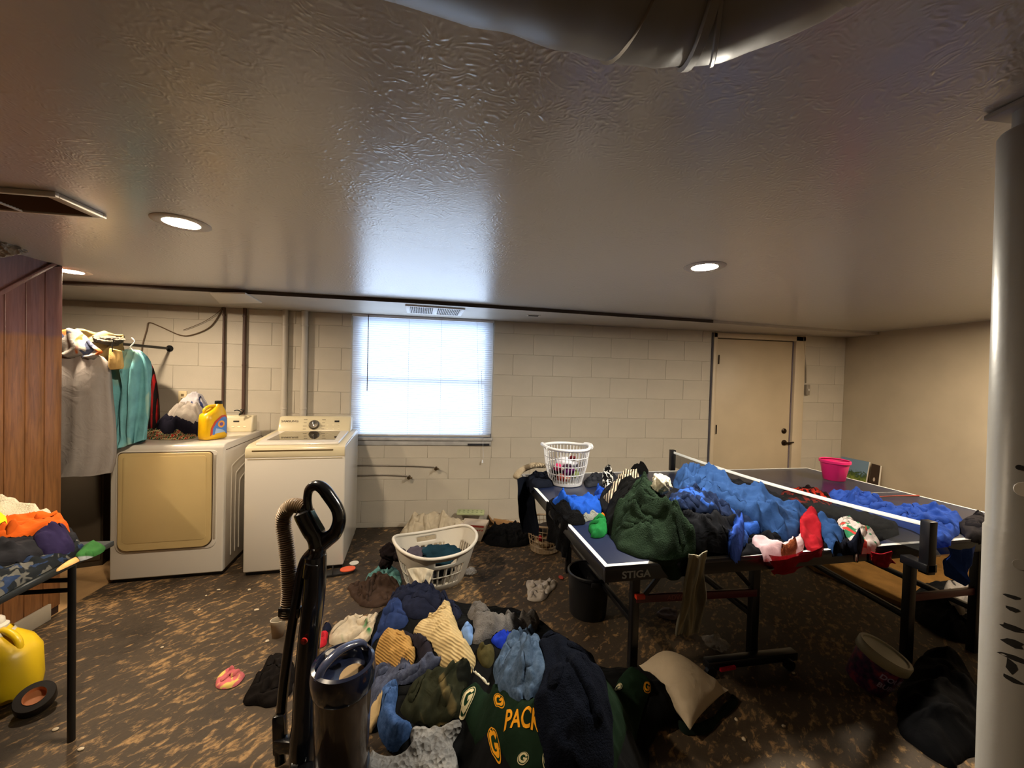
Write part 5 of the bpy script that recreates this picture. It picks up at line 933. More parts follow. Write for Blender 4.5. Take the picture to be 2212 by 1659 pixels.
garment(S1, 'towel', 'white towel heaped highest on the folding table', 'towel', cloth('cream_towel', 'd6cdb4', 'fleece'), [(-2.3, 1.66), (-1.86, 1.74), (-1.68, 1.88), (-1.70, 1.99), (-2.3, 1.995)], th=.10, fold=.015, wl=.12, edge=.06, seed=5)
garment(S1, 'shirt', 'bright orange shirt crumpled beside the white towel', 'shirt', cloth('bright_orange', 'c4561a'), [(-1.84, 1.70), (-1.70, 1.72), (-1.58, 1.85), (-1.66, 1.92), (-1.80, 1.84)], th=.03, fold=.02, wl=.06, seed=13)
garment(S1, 'sock', 'neon yellow sock at the left edge below the white towel', 'sock', cloth('neon_yellow', 'b9d421'), [(-1.766, 1.742, 0.860), (-1.749, 1.763, 0.860), (-1.767, 1.800, 0.860), (-1.816, 1.837, 0.860), (-1.865, 1.840, 0.860)], th=.03, fold=.01, seed=4)
garment(S1, 'hanger_strip', 'tan strap lying along the near edge of the black blanket', 'strap', cloth('tan_strap', 'c99a62'), [(-1.487, 1.673, 0.800), (-1.482, 1.727, 0.800), (-1.483, 1.785, 0.800), (-1.505, 1.859, 0.800), (-1.523, 1.870, 0.800), (-1.520, 1.810, 0.800), (-1.507, 1.729, 0.800)], th=.012, fold=.004, round_=1, seed=6, wob=0, flaps=0)
garment(S1, 'sock', 'green and grey sock hanging off the table corner toward the dryer', 'sock', cloth('green_grey', '2d5a2c', 'camo', '8f9396'), [(-1.491, 1.767, 0.745), (-1.455, 1.772, 0.745), (-1.459, 1.855, 0.745), (-1.524, 1.924, 0.745), (-1.558, 1.908, 0.745), (-1.545, 1.840, 0.745)], th=.02, fold=.015, seed=11)
# ================================================================= clothes rail in the alcove
cr = thing('clothes_rail', 'dark clothes rail running toward the back wall behind the panelling', 'clothes rail', (-2.62, 3.0, 1.72))
obj('rail_tube', MB().tube([(-2.62, 2.76, 1.70), (-2.62, 3.93, 1.70)], .012, 10), Mleg, cr, world=True); obj('rail_flange', MB().lathe([(0, 0), (.03, 0), (.03, .006), (0, .006)], n=16).xform(Matrix.Translation((-2.62, 3.975, 1.70)) @ Matrix.Rotation(PI/2, 4, 'X')), Mleg, cr, world=True)
def hung(name, label, cat, m, LR, dep, seed=0, group=None, amp=.10, sub=3, hanger=True):
    """garment on a hanger: LR = left/right outline points from top to hem"""
    L = arc(LR[0::2], sub); Rr = arc(LR[1::2], sub); rings = []; n = 56
    for i, (a, b) in enumerate(zip(L, Rr)):
        c = (a+b)/2; hx = (b-a)/2; t = i/(len(L)-1); r = []
        for j in range(n):
            th = 2*PI*j/n; f = float(perlin(math.cos(th)*2.2+t*.4, math.sin(th)*2.2+t*.8, seed)); f2 = float(perlin(math.cos(th)*6+t*2, math.sin(th)*6, seed+2))
            k = 1+amp*(.25+t)*f*1.8; dd_ = dep*(.35+.65*min(1, t*3))*(1+2.6*amp*(f*1.5+f2))
            r.append(Vector((c.x+hx.x*math.cos(th)*k, c.y+dd_*math.sin(th), c.z+hx.z*math.cos(th)+.012*f*t)))
        rings.append(r)
    t_ = thing(name, label, cat, rings[-1][0], group=group); obj('cloth', MB().loft(rings, True, False), m, t_, world=True, ang=180)
    top = (L[0]+Rr[0])/2
    if hanger: obj('hanger', MB().tube(arc([top+Vector((-.12, 0, -.04)), top+Vector((-.03, 0, .0)), top+Vector((0, 0, .03)), top+Vector((.02, 0, .06)), top+Vector((.0, 0, .085))], 4), .0035, 6), M_trim, t_, world=True)
    return t_
hung('flannel_shirt', 'red and black checked flannel shirt hanging nearest the back wall', 'shirt', cloth('buffalo_check', '7a1414', 'plaid', '100909', sc=2.4),
     [(-2.745, 3.620, 1.583), (-2.616, 3.620, 1.611), (-2.818, 3.620, 1.490), (-2.530, 3.620, 1.556), (-2.833, 3.620, 1.261), (-2.484, 3.620, 1.384), (-2.830, 3.620, 0.918), (-2.467, 3.620, 1.114), (-2.827, 3.620, 0.574), (-2.485, 3.620, 0.882)], .07, 4)
hung('dark_jacket', 'dark jacket hanging between the grey shirt and the teal hoodie', 'jacket', cloth('near_black_teal', '10181c'),
     [(-2.552, 3.220, 1.527), (-2.441, 3.220, 1.547), (-2.581, 3.220, 1.458), (-2.372, 3.220, 1.481), (-2.623, 3.220, 1.222), (-2.355, 3.220, 1.295), (-2.621, 3.220, 0.951), (-2.367, 3.220, 1.055), (-2.620, 3.220, 0.816), (-2.411, 3.220, 0.850)], .06, 9)
hung('teal_hoodie', 'pale teal hooded top fading to green, hanging beside the grey shirt', 'hoodie', cloth('teal_fade', '6fa9b0', 'camo', '93b3a4', var=.3, sc=.5),
     [(-2.319, 3.080, 1.644), (-2.227, 3.080, 1.644), (-2.370, 3.080, 1.529), (-2.179, 3.080, 1.568), (-2.385, 3.080, 1.334), (-2.160, 3.080, 1.405), (-2.377, 3.080, 1.075), (-2.164, 3.080, 1.176), (-2.359, 3.080, 0.928), (-2.185, 3.080, 1.011)], .09, 14, amp=.2)
hung('grey_shirt', 'long light grey shirt hanging in front beside the wood panelling', 'shirt', cloth('heather_grey', '8f8883', 'plain', var=.08),
     [(-2.641, 2.930, 1.592), (-2.390, 2.930, 1.610), (-2.680, 2.930, 1.515), (-2.298, 2.930, 1.552), (-2.692, 2.930, 1.304), (-2.280, 2.930, 1.344), (-2.703, 2.930, 1.032), (-2.259, 2.930, 1.097), (-2.715, 2.930, 0.866), (-2.262, 2.930, 0.911), (-2.728, 2.930, 0.796), (-2.281, 2.930, 0.812)], .08, 22, amp=.07)
# things thrown over the top of the rail
m = MB(); m.sheet([[Vector(a).lerp(Vector(b), j/20)+Vector((0, -.015*math.sin(j*.5+i), .008*math.sin(j*.6+i*.8))) for j in range(21)] for i, (a, b) in enumerate(zip(arc([(-2.544, 3.000, 1.764), (-2.535, 3.000, 1.693), (-2.502, 3.000, 1.610), (-2.474, 3.000, 1.524)], 4), arc([(-2.314, 3.050, 1.748), (-2.297, 3.050, 1.691), (-2.313, 3.050, 1.620), (-2.374, 3.050, 1.496)], 4)))])
tag(obj('jacket', m, cloth('cream_cotton', '8d7a52'), solid=.012, ang=180), 'cream jacket thrown over the top of the clothes rail', 'jacket')
m = MB(); m.sheet([[Vector(a).lerp(Vector(b), j/20)+Vector((0, -.02*math.sin(j*.5+i*.5), .006*math.sin(j*.9+i))) for j in range(21)] for i, (a, b) in enumerate(zip(arc([(-2.559, 2.880, 1.749), (-2.545, 2.880, 1.682), (-2.532, 2.880, 1.623), (-2.537, 2.880, 1.584)], 4), arc([(-2.459, 2.900, 1.756), (-2.406, 2.900, 1.689), (-2.299, 2.900, 1.612), (-2.365, 2.900, 1.570)], 4)))])
tag(obj('scarf', m, cloth('white_orange_print', '8f8a84', 'camo', '9a5228', col3='3a3f52', sc=1.2), solid=.02, ang=180), 'white, orange and navy printed cloth bunched over the grey shirt collar', 'scarf')
b_ = thing('tan_bag', 'flat tan bag hanging by a cord between grey shirt and teal hoodie', 'bag', (-2.225, 2.900, 1.505))
P = [Vector(p) for p in [(-2.264, 2.900, 1.644), (-2.200, 2.900, 1.628), (-2.188, 2.900, 1.531), (-2.193, 2.900, 1.509), (-2.258, 2.900, 1.501), (-2.269, 2.900, 1.522)]]
obj('pouch', MB().loft([[p+Vector((0, -.012, 0)) for p in P], [p+Vector((0, .012, 0)) for p in P]]), cloth('tan_canvas', 'c4a468', var=.1), b_, world=True, bevel=.006)
obj('cord', MB().tube([(-2.239, 2.885, 1.619), (-2.242, 2.885, 1.665), (-2.232, 2.885, 1.695)], .003, 6), Mleg, b_, world=True)
m = crumple((-2.351, 3.000, 1.700), (.09, .07, .035), 5, .4, 4, 3); tag(obj('cap', m, cloth('grey_fur', '5b554c', 'shag')), 'grey fleecy hat resting on the clothes rail by the tan bag', 'hat')
# dark wooden cabinet under the hanging clothes
cb = thing("storage_cabinet", "dark brown wooden cabinet standing behind the hanging clothes", "cabinet", (-3.15, 3.2, 0), rz=.3)
obj('cabinet_body', bx(-.62, .52, -.0, .35, 0, .98), mat('dark_cabinet', '3b3328', .6, var=.2), cb, bevel=.004)
for x in (-.6, -.22, .15): obj('door', bx(x, x+.36, -.014, .001, .05, .95), mat('dark_cabinet_door', '40372b', .55, var=.2), cb, bevel=.004)
# ================================================================= laundry on the dryer
S2 = Surf(-2.6, -1.55, 3.0, 3.95, lambda X, Y: np.full(X.shape, .981), .007)
garment(S2, 'flannel_shirt', 'red and green plaid shirt lying flat on the dryer', 'shirt', cloth('red_green_plaid', '8f2c20', 'tartan', '24402a', col3='b8a37a', sc=2.2), [(-2.431, 3.350, 0.990), (-2.218, 3.249, 0.990), (-2.035, 3.256, 0.990), (-2.021, 3.393, 0.990), (-2.293, 3.836, 0.990), (-2.603, 4.038, 0.990), (-2.639, 3.810, 0.990)], th=.015, fold=.015, wl=.05, ang=.3, seed=2)
garment(S2, 'jeans', 'dark navy trousers folded under the grey shirts on the dryer', 'trousers', cloth('blackish_navy', '15131e'), [(-2.44, 3.42), (-2.03, 3.38), (-2.0, 3.75), (-2.40, 3.80)], th=.12, fold=.02, wl=.07, edge=.03, seed=6)
garment(S2, 'grey_shirts', 'light grey shirts folded in a loose stack on the dryer', 'shirt', cloth('light_grey_jersey', '9f968c', 'stripe', '857c74', sc=1.5, rot=1.4), [(-2.34, 3.46), (-2.05, 3.42), (-2.03, 3.70), (-2.30, 3.74)], th=.09, fold=.018, wl=.05, edge=.03, seed=9)
garment(S2, 'sock', 'white and navy sock on top of the stack on the dryer', 'sock', cloth('white_navy', 'b5b0b4', 'camo', '2c3560', sc=1.5), [(-2.26, 3.5), (-2.08, 3.48), (-2.06, 3.62), (-2.22, 3.64)], th=.02, fold=.02, wl=.05, seed=12)
garment(S2, 'dark_rag', 'small navy rag on the dryer between jug and control panel', 'rag', cloth('navy_rag', '1d2545'), [(-2.037, 3.856, 0.990), (-2.033, 3.953, 0.990), (-2.380, 4.572, 0.990), (-2.541, 4.788, 0.990)], th=.05, fold=.03, wl=.04, seed=15)
# ================================================================= upright vacuum cleaner
M_vb = mat('vacuum_black', '08090d', .22, coat=.5); M_vn = mat('vacuum_navy', '12182c', .2, coat=.6); M_hose = mat('taupe_hose', '8a7862', .35, coat=.2)
M_bin = mat('smoky_bin', '4a4038', .18, coat=.4, var=.3, vs=6)
vc = thing('vacuum_cleaner', 'black upright vacuum cleaner with loop handle and ribbed hose in the foreground', 'vacuum cleaner', (-.52, 1.5, 0))
def dp(L): return [Vector(p) for p in L]
P = arc(dp([(-0.539, 1.637, 0.831), (-0.504, 1.633, 0.858), (-0.470, 1.629, 0.889), (-0.455, 1.627, 0.938), (-0.464, 1.629, 0.982), (-0.492, 1.634, 1.025), (-0.523, 1.639, 1.063), (-0.552, 1.644, 1.074), (-0.578, 1.647, 1.056), (-0.584, 1.647, 1.015), (-0.579, 1.646, 0.978)]), 6)
rr = [float(np.interp(i/(len(P)-1), [0, .2, .4, .55, .7, .85, 1], [.034, .028, .024, .025, .021, .016, .017])) for i in range(len(P))]
obj('loop_handle', MB().tube(P, rr, 16), M_vb, vc, world=True)
P = arc(dp([(-0.601, 1.649, 0.981), (-0.590, 1.646, 0.952), (-0.566, 1.642, 0.908), (-0.539, 1.638, 0.859), (-0.533, 1.631, 0.815), (-0.545, 1.627, 0.777), (-0.551, 1.627, 0.725)]), 5)
obj('wand_body', MB().tube(P, [.032]*3+[.046]*10+[.044]*6+[.036]*6+[.046]*(len(P)-25), 18, flat=.8), M_vb, vc, world=True)
w1_ = [Vector(p) for p in [(-0.561, 1.618, 0.980), (-0.546, 1.616, 0.984), (-0.501, 1.608, 0.911), (-0.517, 1.610, 0.899)]]
obj('lock_slider', MB().loft([w1_, [p+(Vector((0, 0, 1.53))-p).normalized()*.01 for p in w1_]]), mat('steel_blue_slider', '5b7a8c', .15, coat=.6), vc, world=True, bevel=.002)
P = arc(dp([(-0.557, 1.639, 0.812), (-0.588, 1.643, 0.771), (-0.605, 1.644, 0.700), (-0.616, 1.633, 0.594), (-0.637, 1.623, 0.415), (-0.649, 1.611, 0.238), (-0.652, 1.599, 0.087), (-0.637, 1.575, 0.017)]), 5)
obj('side_pole', MB().tube(P, .019, 14), M_vb, vc, world=True)
P = arc(dp([(-0.545, 1.637, 0.794), (-0.542, 1.625, 0.688), (-0.545, 1.613, 0.584), (-0.551, 1.602, 0.477), (-0.556, 1.590, 0.343), (-0.553, 1.566, 0.180), (-0.548, 1.543, 0.022), (-0.540, 1.518, -0.131)]), 5)
obj('spine', MB().tube(P, [.050]*14+[.05]*12+[.056]*(len(P)-26), 20, flat=.8), M_vb, vc, world=True)
obj('cord_rod', MB().tube(dp([(-0.507, 1.617, 0.802), (-0.507, 1.615, 0.674), (-0.513, 1.608, 0.548), (-0.514, 1.596, 0.445)]), .004, 8), M_chr, vc, world=True)
obj('red_latch', MB().lathe([(0, 0), (.012, 0), (.012, .006), (0, .008)], n=14).xform(frame((-0.549, 1.547, 0.511), R, U)), mat('red_latch', 'a3231c', .3), vc, world=True)
obj('clip_bracket', MB().beam((-0.678, 1.642, 0.574), (-0.594, 1.630, 0.573), .03, .04, up=(0, 0, 1)), M_vb, vc, world=True, bevel=.006)
obj('clip_bracket', MB().beam((-0.657, 1.579, 0.097), (-0.558, 1.555, 0.101), .04, .05, up=(0, 0, 1)), M_vb, vc, world=True, bevel=.008)
obj('pole_foot', MB().beam((-0.654, 1.601, 0.196), (-0.638, 1.576, 0.062), .045, .045), M_vb, vc, world=True, bevel=.01)
P = arc(dp([(-0.594, 1.658, 0.978), (-0.615, 1.666, 0.983), (-0.643, 1.675, 0.985), (-0.667, 1.683, 0.973), (-0.687, 1.690, 0.942), (-0.688, 1.689, 0.899), (-0.677, 1.682, 0.845), (-0.665, 1.674, 0.781), (-0.656, 1.666, 0.709), (-0.650, 1.659, 0.628), (-0.652, 1.647, 0.541)]), 12)
L_ = [0]
for a, b in zip(P, P[1:]): L_.append(L_[-1]+(b-a).length)
N = 620; Q = []; rr = []
for i in range(N):
    s_ = L_[-1]*i/(N-1); k = max(j for j in range(len(L_)) if L_[j] <= s_+1e-9); k = min(k, len(P)-2); Q.append(P[k].lerp(P[k+1], (s_-L_[k])/(L_[k+1]-L_[k]))); rr.append(.0262+.0042*math.sin(2*PI*i/10))
obj('hose', MB().tube(Q, rr, 18), M_hose, vc, world=True, ang=180)
# dust canister with carrying handle
cx, cy, cz = (-0.377, 1.438, 0.430)
cb_ = obj('dust_canister', MB().lathe([(0, .10), (.082, .10), (.088, .12), (.098, .40), (.1, .43), (.094, .432)], (cx, cy, 0), 48, cap1=False), M_bin, vc, world=True)
obj('canister_inner', MB().lathe([(0, .14), (.05, .14), (.055, .39), (0, .40)], (cx, cy, 0), 32), mat('dust_core', '2d2722', .5), cb_, world=True)
ld = obj('canister_lid', MB().lathe([(.1, .41), (.107, .425), (.11, .47), (.105, .50), (.094, .505), (.085, .495), (.08, .455), (.0, .45)], (cx, cy, 0), 48, cap0=False, cap1=False), M_vn, vc, world=True)
obj('handle_bar', MB().tube(arc([(cx+.055, cy+.075, .495), (cx+.04, cy+.05, .53), (cx-.01, cy-.005, .545), (cx-.05, cy-.05, .525), (cx-.065, cy-.07, .49)], 6), .017, 14, flat=.75), mat('handle_grey_navy', '3a4058', .2, coat=.6), ld, world=True)
obj('floor_view_disc', MB().loft([[Vector((cx+.012+.055*math.cos(a)*.75+.02, cy-.012+.055*math.sin(a), z)) for a in [2*PI*k/24 for k in range(24)]] for z in (.452, .458)]), mat('tan_floor_view', '8a7250', .8), ld, world=True)  # tan disc added for the floor seen through the carrying handle
obj('release_button', MB().lathe([(0, 0), (.02, 0), (.018, .012), (0, .014)], (cx-.06, cy+.05, .49), 20), mat('grey_button', '8b8781', .4), ld, world=True)
# floor head
hd = MB(); hx, hy = cx-.06, cy-.12
obj('floor_head', MB().prism([(hx-.17, hy-.14), (hx+.17, hy-.14), (hx+.18, hy+.02), (hx+.10, hy+.2), (hx-.10, hy+.2), (hx-.18, hy+.02)], .012, .085), M_vb, vc, world=True, bevel=.02, seg=3)
obj('motor_housing', MB().lathe([(0, .06), (.095, .06), (.1, .08), (.095, .12), (0, .125)], (cx, cy, 0), 32), M_vb, vc, world=True)
for s_ in (-1, 1):
    obj('wheel', MB().lathe([(0, -.012), (.045, -.012), (.045, .012), (0, .012)], n=24).xform(Matrix.Translation((hx+s_*.12, hy+.2, .045)) @ Matrix.Rotation(PI/2, 4, 'Y')), M_blk, vc, world=True)
# ================================================================= table tennis table
TX, TY, TPH, TL, TW = .6197, 1.5204, .0646, 2.74, 1.525
tt = thing('table_tennis_table', 'dark blue table tennis table with white edge lines buried in laundry', 'table', (TX, TY, 0), rz=TPH)
M_top = mat('navy_table_top', '141d38', .32, bump=.05, bs=120, coat=.15); M_line = mat('white_table_line', 'd8d8d4', .4); M_frm = mat('table_frame_black', '0d0e12', .35)
for x0 in (0, TL/2+.003):
    h = obj('table_half', bx(x0, x0+TL/2-.003, 0, TW, .742, .76), M_top, tt, bevel=.002)
    x1 = x0+TL/2-.003
    ln = bx(x0, x1, 0, .02, .7602, .7608); bx(x0, x1, TW-.02, TW, .7602, .7608, ln); e_ = (x0, x0+.02) if x0 == 0 else (x1-.02, x1); bx(e_[0], e_[1], .02, TW-.02, .7602, .7608, ln)
    bx(x0+(.02 if x0 == 0 else 0), x1-(0 if x0 == 0 else .02), TW/2-.0015, TW/2+.0015, .7602, .7606, ln); obj('boundary_line', ln, M_line, h, smooth=False)
    ap = MB(); bx(x0+.004, x1-.004, .004, .03, .69, .7415, ap); bx(x0+.004, x1-.004, TW-.03, TW-.004, .69, .7415, ap)
    for xx in (x0+.004, x1-.03): bx(xx, xx+.026, .03, TW-.03, .69, .7415, ap)
    obj('apron', ap, M_frm, tt, bevel=.002)
def tl(p): # world -> table local
    c, s = math.cos(-TPH), math.sin(-TPH); x, y = p[0]-TX, p[1]-TY; return Vector((c*x-s*y, s*x+c*y, p[2] if len(p) > 2 else 0))
near = [(.955, 1.93), (1.655, 1.93), (2.53, 1.83), (3.03, 1.86)]; far = [(.90, 2.96), (1.62, 2.95), (2.60, 2.93), (3.06, 2.9)]
for (x, y) in near+far:
    obj('leg', MB().beam((x, y, 0), (x, y, .70), .042, .042), M_frm, tt, world=True, bevel=.004)
for (x, y), (x2, y2) in zip(near, far):
    obj('foot_rail', MB().beam((x, y, .25), (x2, y2, .25), .03, .03), M_frm, tt, world=True, bevel=.003)
M_red = mat('dark_red_bar', '52101a', .4)
rb = obj('red_crossbar', MB().beam((.955, 1.915, .385), (1.655, 1.915, .385), .02, .04), M_red, tt, world=True, bevel=.003)
obj('red_crossbar', MB().beam((2.53, 1.83, .36), (3.03, 1.86, .36), .02, .04), M_red, tt, world=True, bevel=.003)
obj('bar_end', MB().beam((.945, 1.90, .405), (.995, 1.90, .405), .03, .022), mat('orange_red_knob', 'd23a20', .4), rb, world=True, bevel=.004)
text('bar_lettering', 'ADVANCE', .036, frame((1.21, 1.904, .385), (1, 0, 0), (0, 0, 1)), mat('faded_lettering', '8a4a44', .6), rb)
for a, b in (((1.0, 1.915, .40), (1.24, 1.915, .69)), ((1.61, 1.915, .43), (1.36, 1.915, .69))): obj('brace', MB().beam(a, b, .018, .022), M_frm, tt, world=True, bevel=.002)
obj('caster_bar', MB().beam((1.330, 1.860, 0.050), (1.877, 1.883, 0.050), .05, .045), M_frm, tt, world=True, bevel=.006)
for q in ((1.337, 1.828, 0.030), (1.800, 1.834, 0.030)): obj('caster', MB().lathe([(0, -.012), (.028, -.012), (.028, .012), (0, .012)], n=20).xform(Matrix.Translation(q) @ Matrix.Rotation(PI/2, 4, 'X')), M_blk, tt, world=True)
obj('red_brake', MB().beam((1.381, 1.813, 0.050), (1.472, 1.823, 0.050), .012, .016), mat('bright_red_brake', 'b81830', .4), tt, world=True)
text('apron_lettering', 'STIGA', .042, frame(Vector((TX, TY, 0))+Matrix.Rotation(TPH, 3, 'Z') @ Vector((.145, .003, .716)), Matrix.Rotation(TPH, 3, 'Z') @ Vector((1, 0, 0)), (.0, 0, 1)), mat('silver_lettering', '9a9fa0', .4), tt, bold=.0012, sx=1.15)
# net
NA, NB = Vector((2.165, 1.50, .76)), Vector((1.905, 3.22, .76))
nt = thing('tennis_net', 'black table tennis net with white top band across the table', 'net', NA)
s = NT('black_netting'); s.b.inputs['Base Color'].default_value = lin('191a1a'); s.b.inputs['Roughness'].default_value = .8; s.b.inputs['Alpha'].default_value = .62; M_net = s.m
g = []
for i in range(9):
    t_ = i/8; g.append([NA.lerp(NB, j/60)+Vector((.012*math.sin(t_*3+j*.25)*(1-t_), 0, .012+.135*t_-.006*math.sin(PI*j/60)-.02*t_*math.sin(PI*j/60))) for j in range(61)])
obj('netting', MB().sheet(g), M_net, nt, world=True, smooth=True, ang=180)
obj('top_band', MB().sheet([[NA.lerp(NB, j/60)+Vector((dx, 0, .135+dz-.026*math.sin(PI*j/60))) for j in range(61)] for dx, dz in ((-.004, 0), (-.004, .018), (.004, .018), (.004, 0))]), mat('white_tape', 'c9cbc8', .6), nt, world=True, ang=180)
for q, w in ((NA, 1), (NB, 1)):
    obj('net_post', bx(-.022, .022, -.02, .02, -.08 if q is NA else -.02, .165).xform(Matrix.Translation(q)), M_frm, nt, world=True, bevel=.004)
    obj('net_clamp', bx(-.03, .03, -.02 if q is NA else -.09, .09 if q is NA else .02, -.07, -.002-.03).xform(Matrix.Translation(q)), M_frm, nt, world=True, bevel=.004)
m = MB(); hang(m, [NA+Vector((.02, 0, .10)), NA+Vector((.13, .12, .06)), NA+Vector((.26, .2, .02))], [NA+Vector((.02, 0, -.03)), NA+Vector((.14, .05, -.03)), NA+Vector((.27, .16, -.03))], .01, 4, 3, 10, 20)
obj('loose_netting', m, M_net, nt, world=True, ang=180)
# surface that the laundry on the table lies on
def tbase(X, Y):
    c, s = math.cos(-TPH), math.sin(-TPH); u = c*(X-TX)-s*(Y-TY); v = s*(X-TX)+c*(Y-TY)
    d = np.hypot(np.maximum(np.maximum(-u, u-TL), 0), np.maximum(np.maximum(-v, v-TW), 0)); return .761-d*3.0
TPILE = [(1.10, 1.90, .30, .40, .20, 0.0), (1.62, 2.12, .48, .45, .17, .2), (2.15, 1.95, .42, .22, .06, -.2), (1.05, 2.35, .2, .22, .10, 0.0)]
tpile = bump_fn(TPILE)
S3 = Surf(.3, 3.7, 1.25, 3.4, tbase, .0065)
def LA(name, label, cat, m, z, poly, **kw):
    c, s = math.cos(TPH), math.sin(TPH); q = []
    for p in poly:
        l = tl(p); u = min(max(l.x, -.012), TL+.012); v = min(max(l.y, -.012), TW+.012); q.append((TX+c*u-s*v, TY+s*u+c*v))
    return garment(S3, name, label, cat, m, q, **kw)
LA('knit_sweater', 'grey and white knitted sweater under the bright blue shirt on the table corner', 'sweater', cloth('grey_marl_knit', '8b8d86', 'knit', sc=1.6), .78, [(0.569, 2.211, 0.780), (0.654, 2.308, 0.780), (0.796, 2.338, 0.780), (0.889, 2.227, 0.780), (0.827, 2.088, 0.780), (0.714, 1.995, 0.780), (0.633, 2.000, 0.780), (0.583, 2.058, 0.780)], th=.03, fold=.02, wl=.05)
LA('black_blanket', 'black fuzzy blanket falling over the left end of the table above the wire basket', 'blanket', cloth('black_fuzz', '0e0e10', 'fleece'), .78, [(0.562, 2.349, 0.780), (0.634, 2.402, 0.780), (0.654, 2.158, 0.780), (0.704, 1.982, 0.780), (0.618, 1.948, 0.780), (0.578, 2.030, 0.780), (0.547, 2.164, 0.780)], flaps=2, th=.02, fold=.02,
   hangs=(dict(top=[(0.561, 2.331, 0.780), (0.564, 2.179, 0.780), (0.574, 2.044, 0.780), (0.588, 1.950, 0.780)], bot=[(0.592, 2.366, 0.520), (0.608, 2.265, 0.520), (0.620, 2.142, 0.520), (0.623, 2.059, 0.520)], amp=.02, nf=4, seed=5, out=(-1, -.2, 0)),))
LA('navy_trousers', 'dark navy trousers hanging over the far left end of the table', 'trousers', cloth('dark_navy', '10141f'), .78, [(0.437, 2.714, 0.785), (0.510, 2.906, 0.785), (0.668, 2.973, 0.785), (0.764, 2.913, 0.785), (0.702, 2.670, 0.785), (0.563, 2.639, 0.785), (0.539, 2.687, 0.785)], th=.03, fold=.015,
   hangs=(dict(top=[(0.554, 2.766, 0.790), (0.534, 2.845, 0.790), (0.492, 2.846, 0.790), (0.442, 2.769, 0.790)], bot=[(0.621, 2.810, 0.350), (0.591, 2.854, 0.350), (0.550, 2.901, 0.350), (0.515, 2.903, 0.350)], amp=.02, nf=3, seed=9, out=(-1, 0, 0)),))
LA('dark_shirt', 'dark grey shirt lying behind the round white basket', 'shirt', cloth('dark_slate', '26282e'), .78, [(0.903, 2.640, 0.775), (1.014, 2.683, 0.775), (1.219, 2.751, 0.775), (1.274, 2.970, 0.775), (1.132, 3.003, 0.775), (0.977, 2.863, 0.775)], th=.02, fold=.02, wl=.06)
LA('flowered_cloth', 'small black cloth with white flowers near the far table edge', 'cloth', cloth('black_white_flowers', '0b0b0d', 'print', 'd4d2cb', sc=1.8), .80, [(1.062, 2.718, 0.792), (1.006, 2.379, 0.887), (1.294, 3.056, 0.792), (1.255, 3.120, 0.792), (1.155, 2.964, 0.792)], th=.05, fold=.02, wl=.05)
LA('black_hat', 'black lump of cloth at the far edge of the table before the net', 'cloth', cloth('black_cotton', '0b0b0b'), .78, [(1.381, 2.991, 0.792), (1.559, 2.987, 0.792), (1.642, 3.149, 0.792), (1.475, 3.152, 0.792)], th=.07, fold=.03, wl=.08)
LA('blue_towel', 'royal blue towel bunched behind the bright blue shirt', 'towel', cloth('royal_blue', '1a3f9a'), .80, [(0.869, 2.360, 0.819), (0.891, 2.274, 0.827), (0.957, 2.233, 0.850), (1.005, 2.302, 0.884), (1.002, 2.405, 0.883), (1.018, 2.696, 0.792)], th=.045, fold=.03, wl=.05)
LA('blue_shirt', 'bright blue shirt spread flat over the grey knit at the table corner', 'shirt', cloth('bright_blue', '1b4aa8', var=.12), .81, [(0.576, 2.255, 0.815), (0.638, 2.364, 0.815), (0.720, 2.441, 0.815), (0.860, 2.335, 0.815), (0.883, 2.206, 0.815), (0.833, 2.093, 0.815), (0.745, 2.066, 0.815), (0.645, 1.991, 0.815), (0.625, 2.135, 0.815)], flaps=3, th=.015, fold=.012, wl=.1, corners=True)
LA('green_bag', 'bright green cloth tucked beside the dark green fleece', 'cloth', cloth('bright_green', '1a6a34'), .78, [(0.664, 1.853, 0.792), (0.658, 1.795, 0.792), (0.704, 1.781, 0.792), (0.777, 1.857, 0.792), (0.817, 1.996, 0.813), (0.783, 2.056, 0.792), (0.710, 1.964, 0.792)], th=.04, fold=.035, wl=.05)
LA('orange_scrap', 'small orange cloth scrap between grey knit and black sweater', 'cloth', cloth('vivid_orange', 'e2711a'), .82, [(0.780, 2.000, 0.792), (0.812, 2.008, 0.793), (0.832, 2.062, 0.810), (0.820, 2.100, 0.792)], th=.03, fold=.01)
S3.H = np.where(S3.H > .7, np.maximum(S3.H, .762+tpile(S3.X, S3.Y)-.03), S3.H)
LA('dark_clothes', 'black and navy shirt at the bottom of the table heap', 'shirt', cloth('heap_black', '0f1014'), .77, [(.82, 1.60), (.95, 1.52), (1.6, 1.60), (2.2, 1.66), (2.5, 1.85), (2.3, 2.1), (2.05, 2.35), (1.7, 2.56), (1.2, 2.5), (.9, 2.4), (.8, 2.0)], th=.014, fold=.03, wl=.1)
LA('white_striped_top', 'white and beige striped top crumpled at the back of the table heap', 'shirt', cloth('beige_stripe', 'b5a890', 'stripe', '2a2420', sc=2.6, rot=.5), .86, [(0.905, 2.150, 0.849), (0.997, 2.275, 0.877), (1.056, 2.313, 0.889), (1.053, 2.056, 0.965), (1.418, 2.814, 0.792), (1.387, 2.960, 0.792), (1.257, 2.875, 0.792), (0.977, 2.285, 0.875), (0.884, 2.253, 0.811), (0.903, 2.212, 0.802)], th=.06, fold=.04, wl=.07)
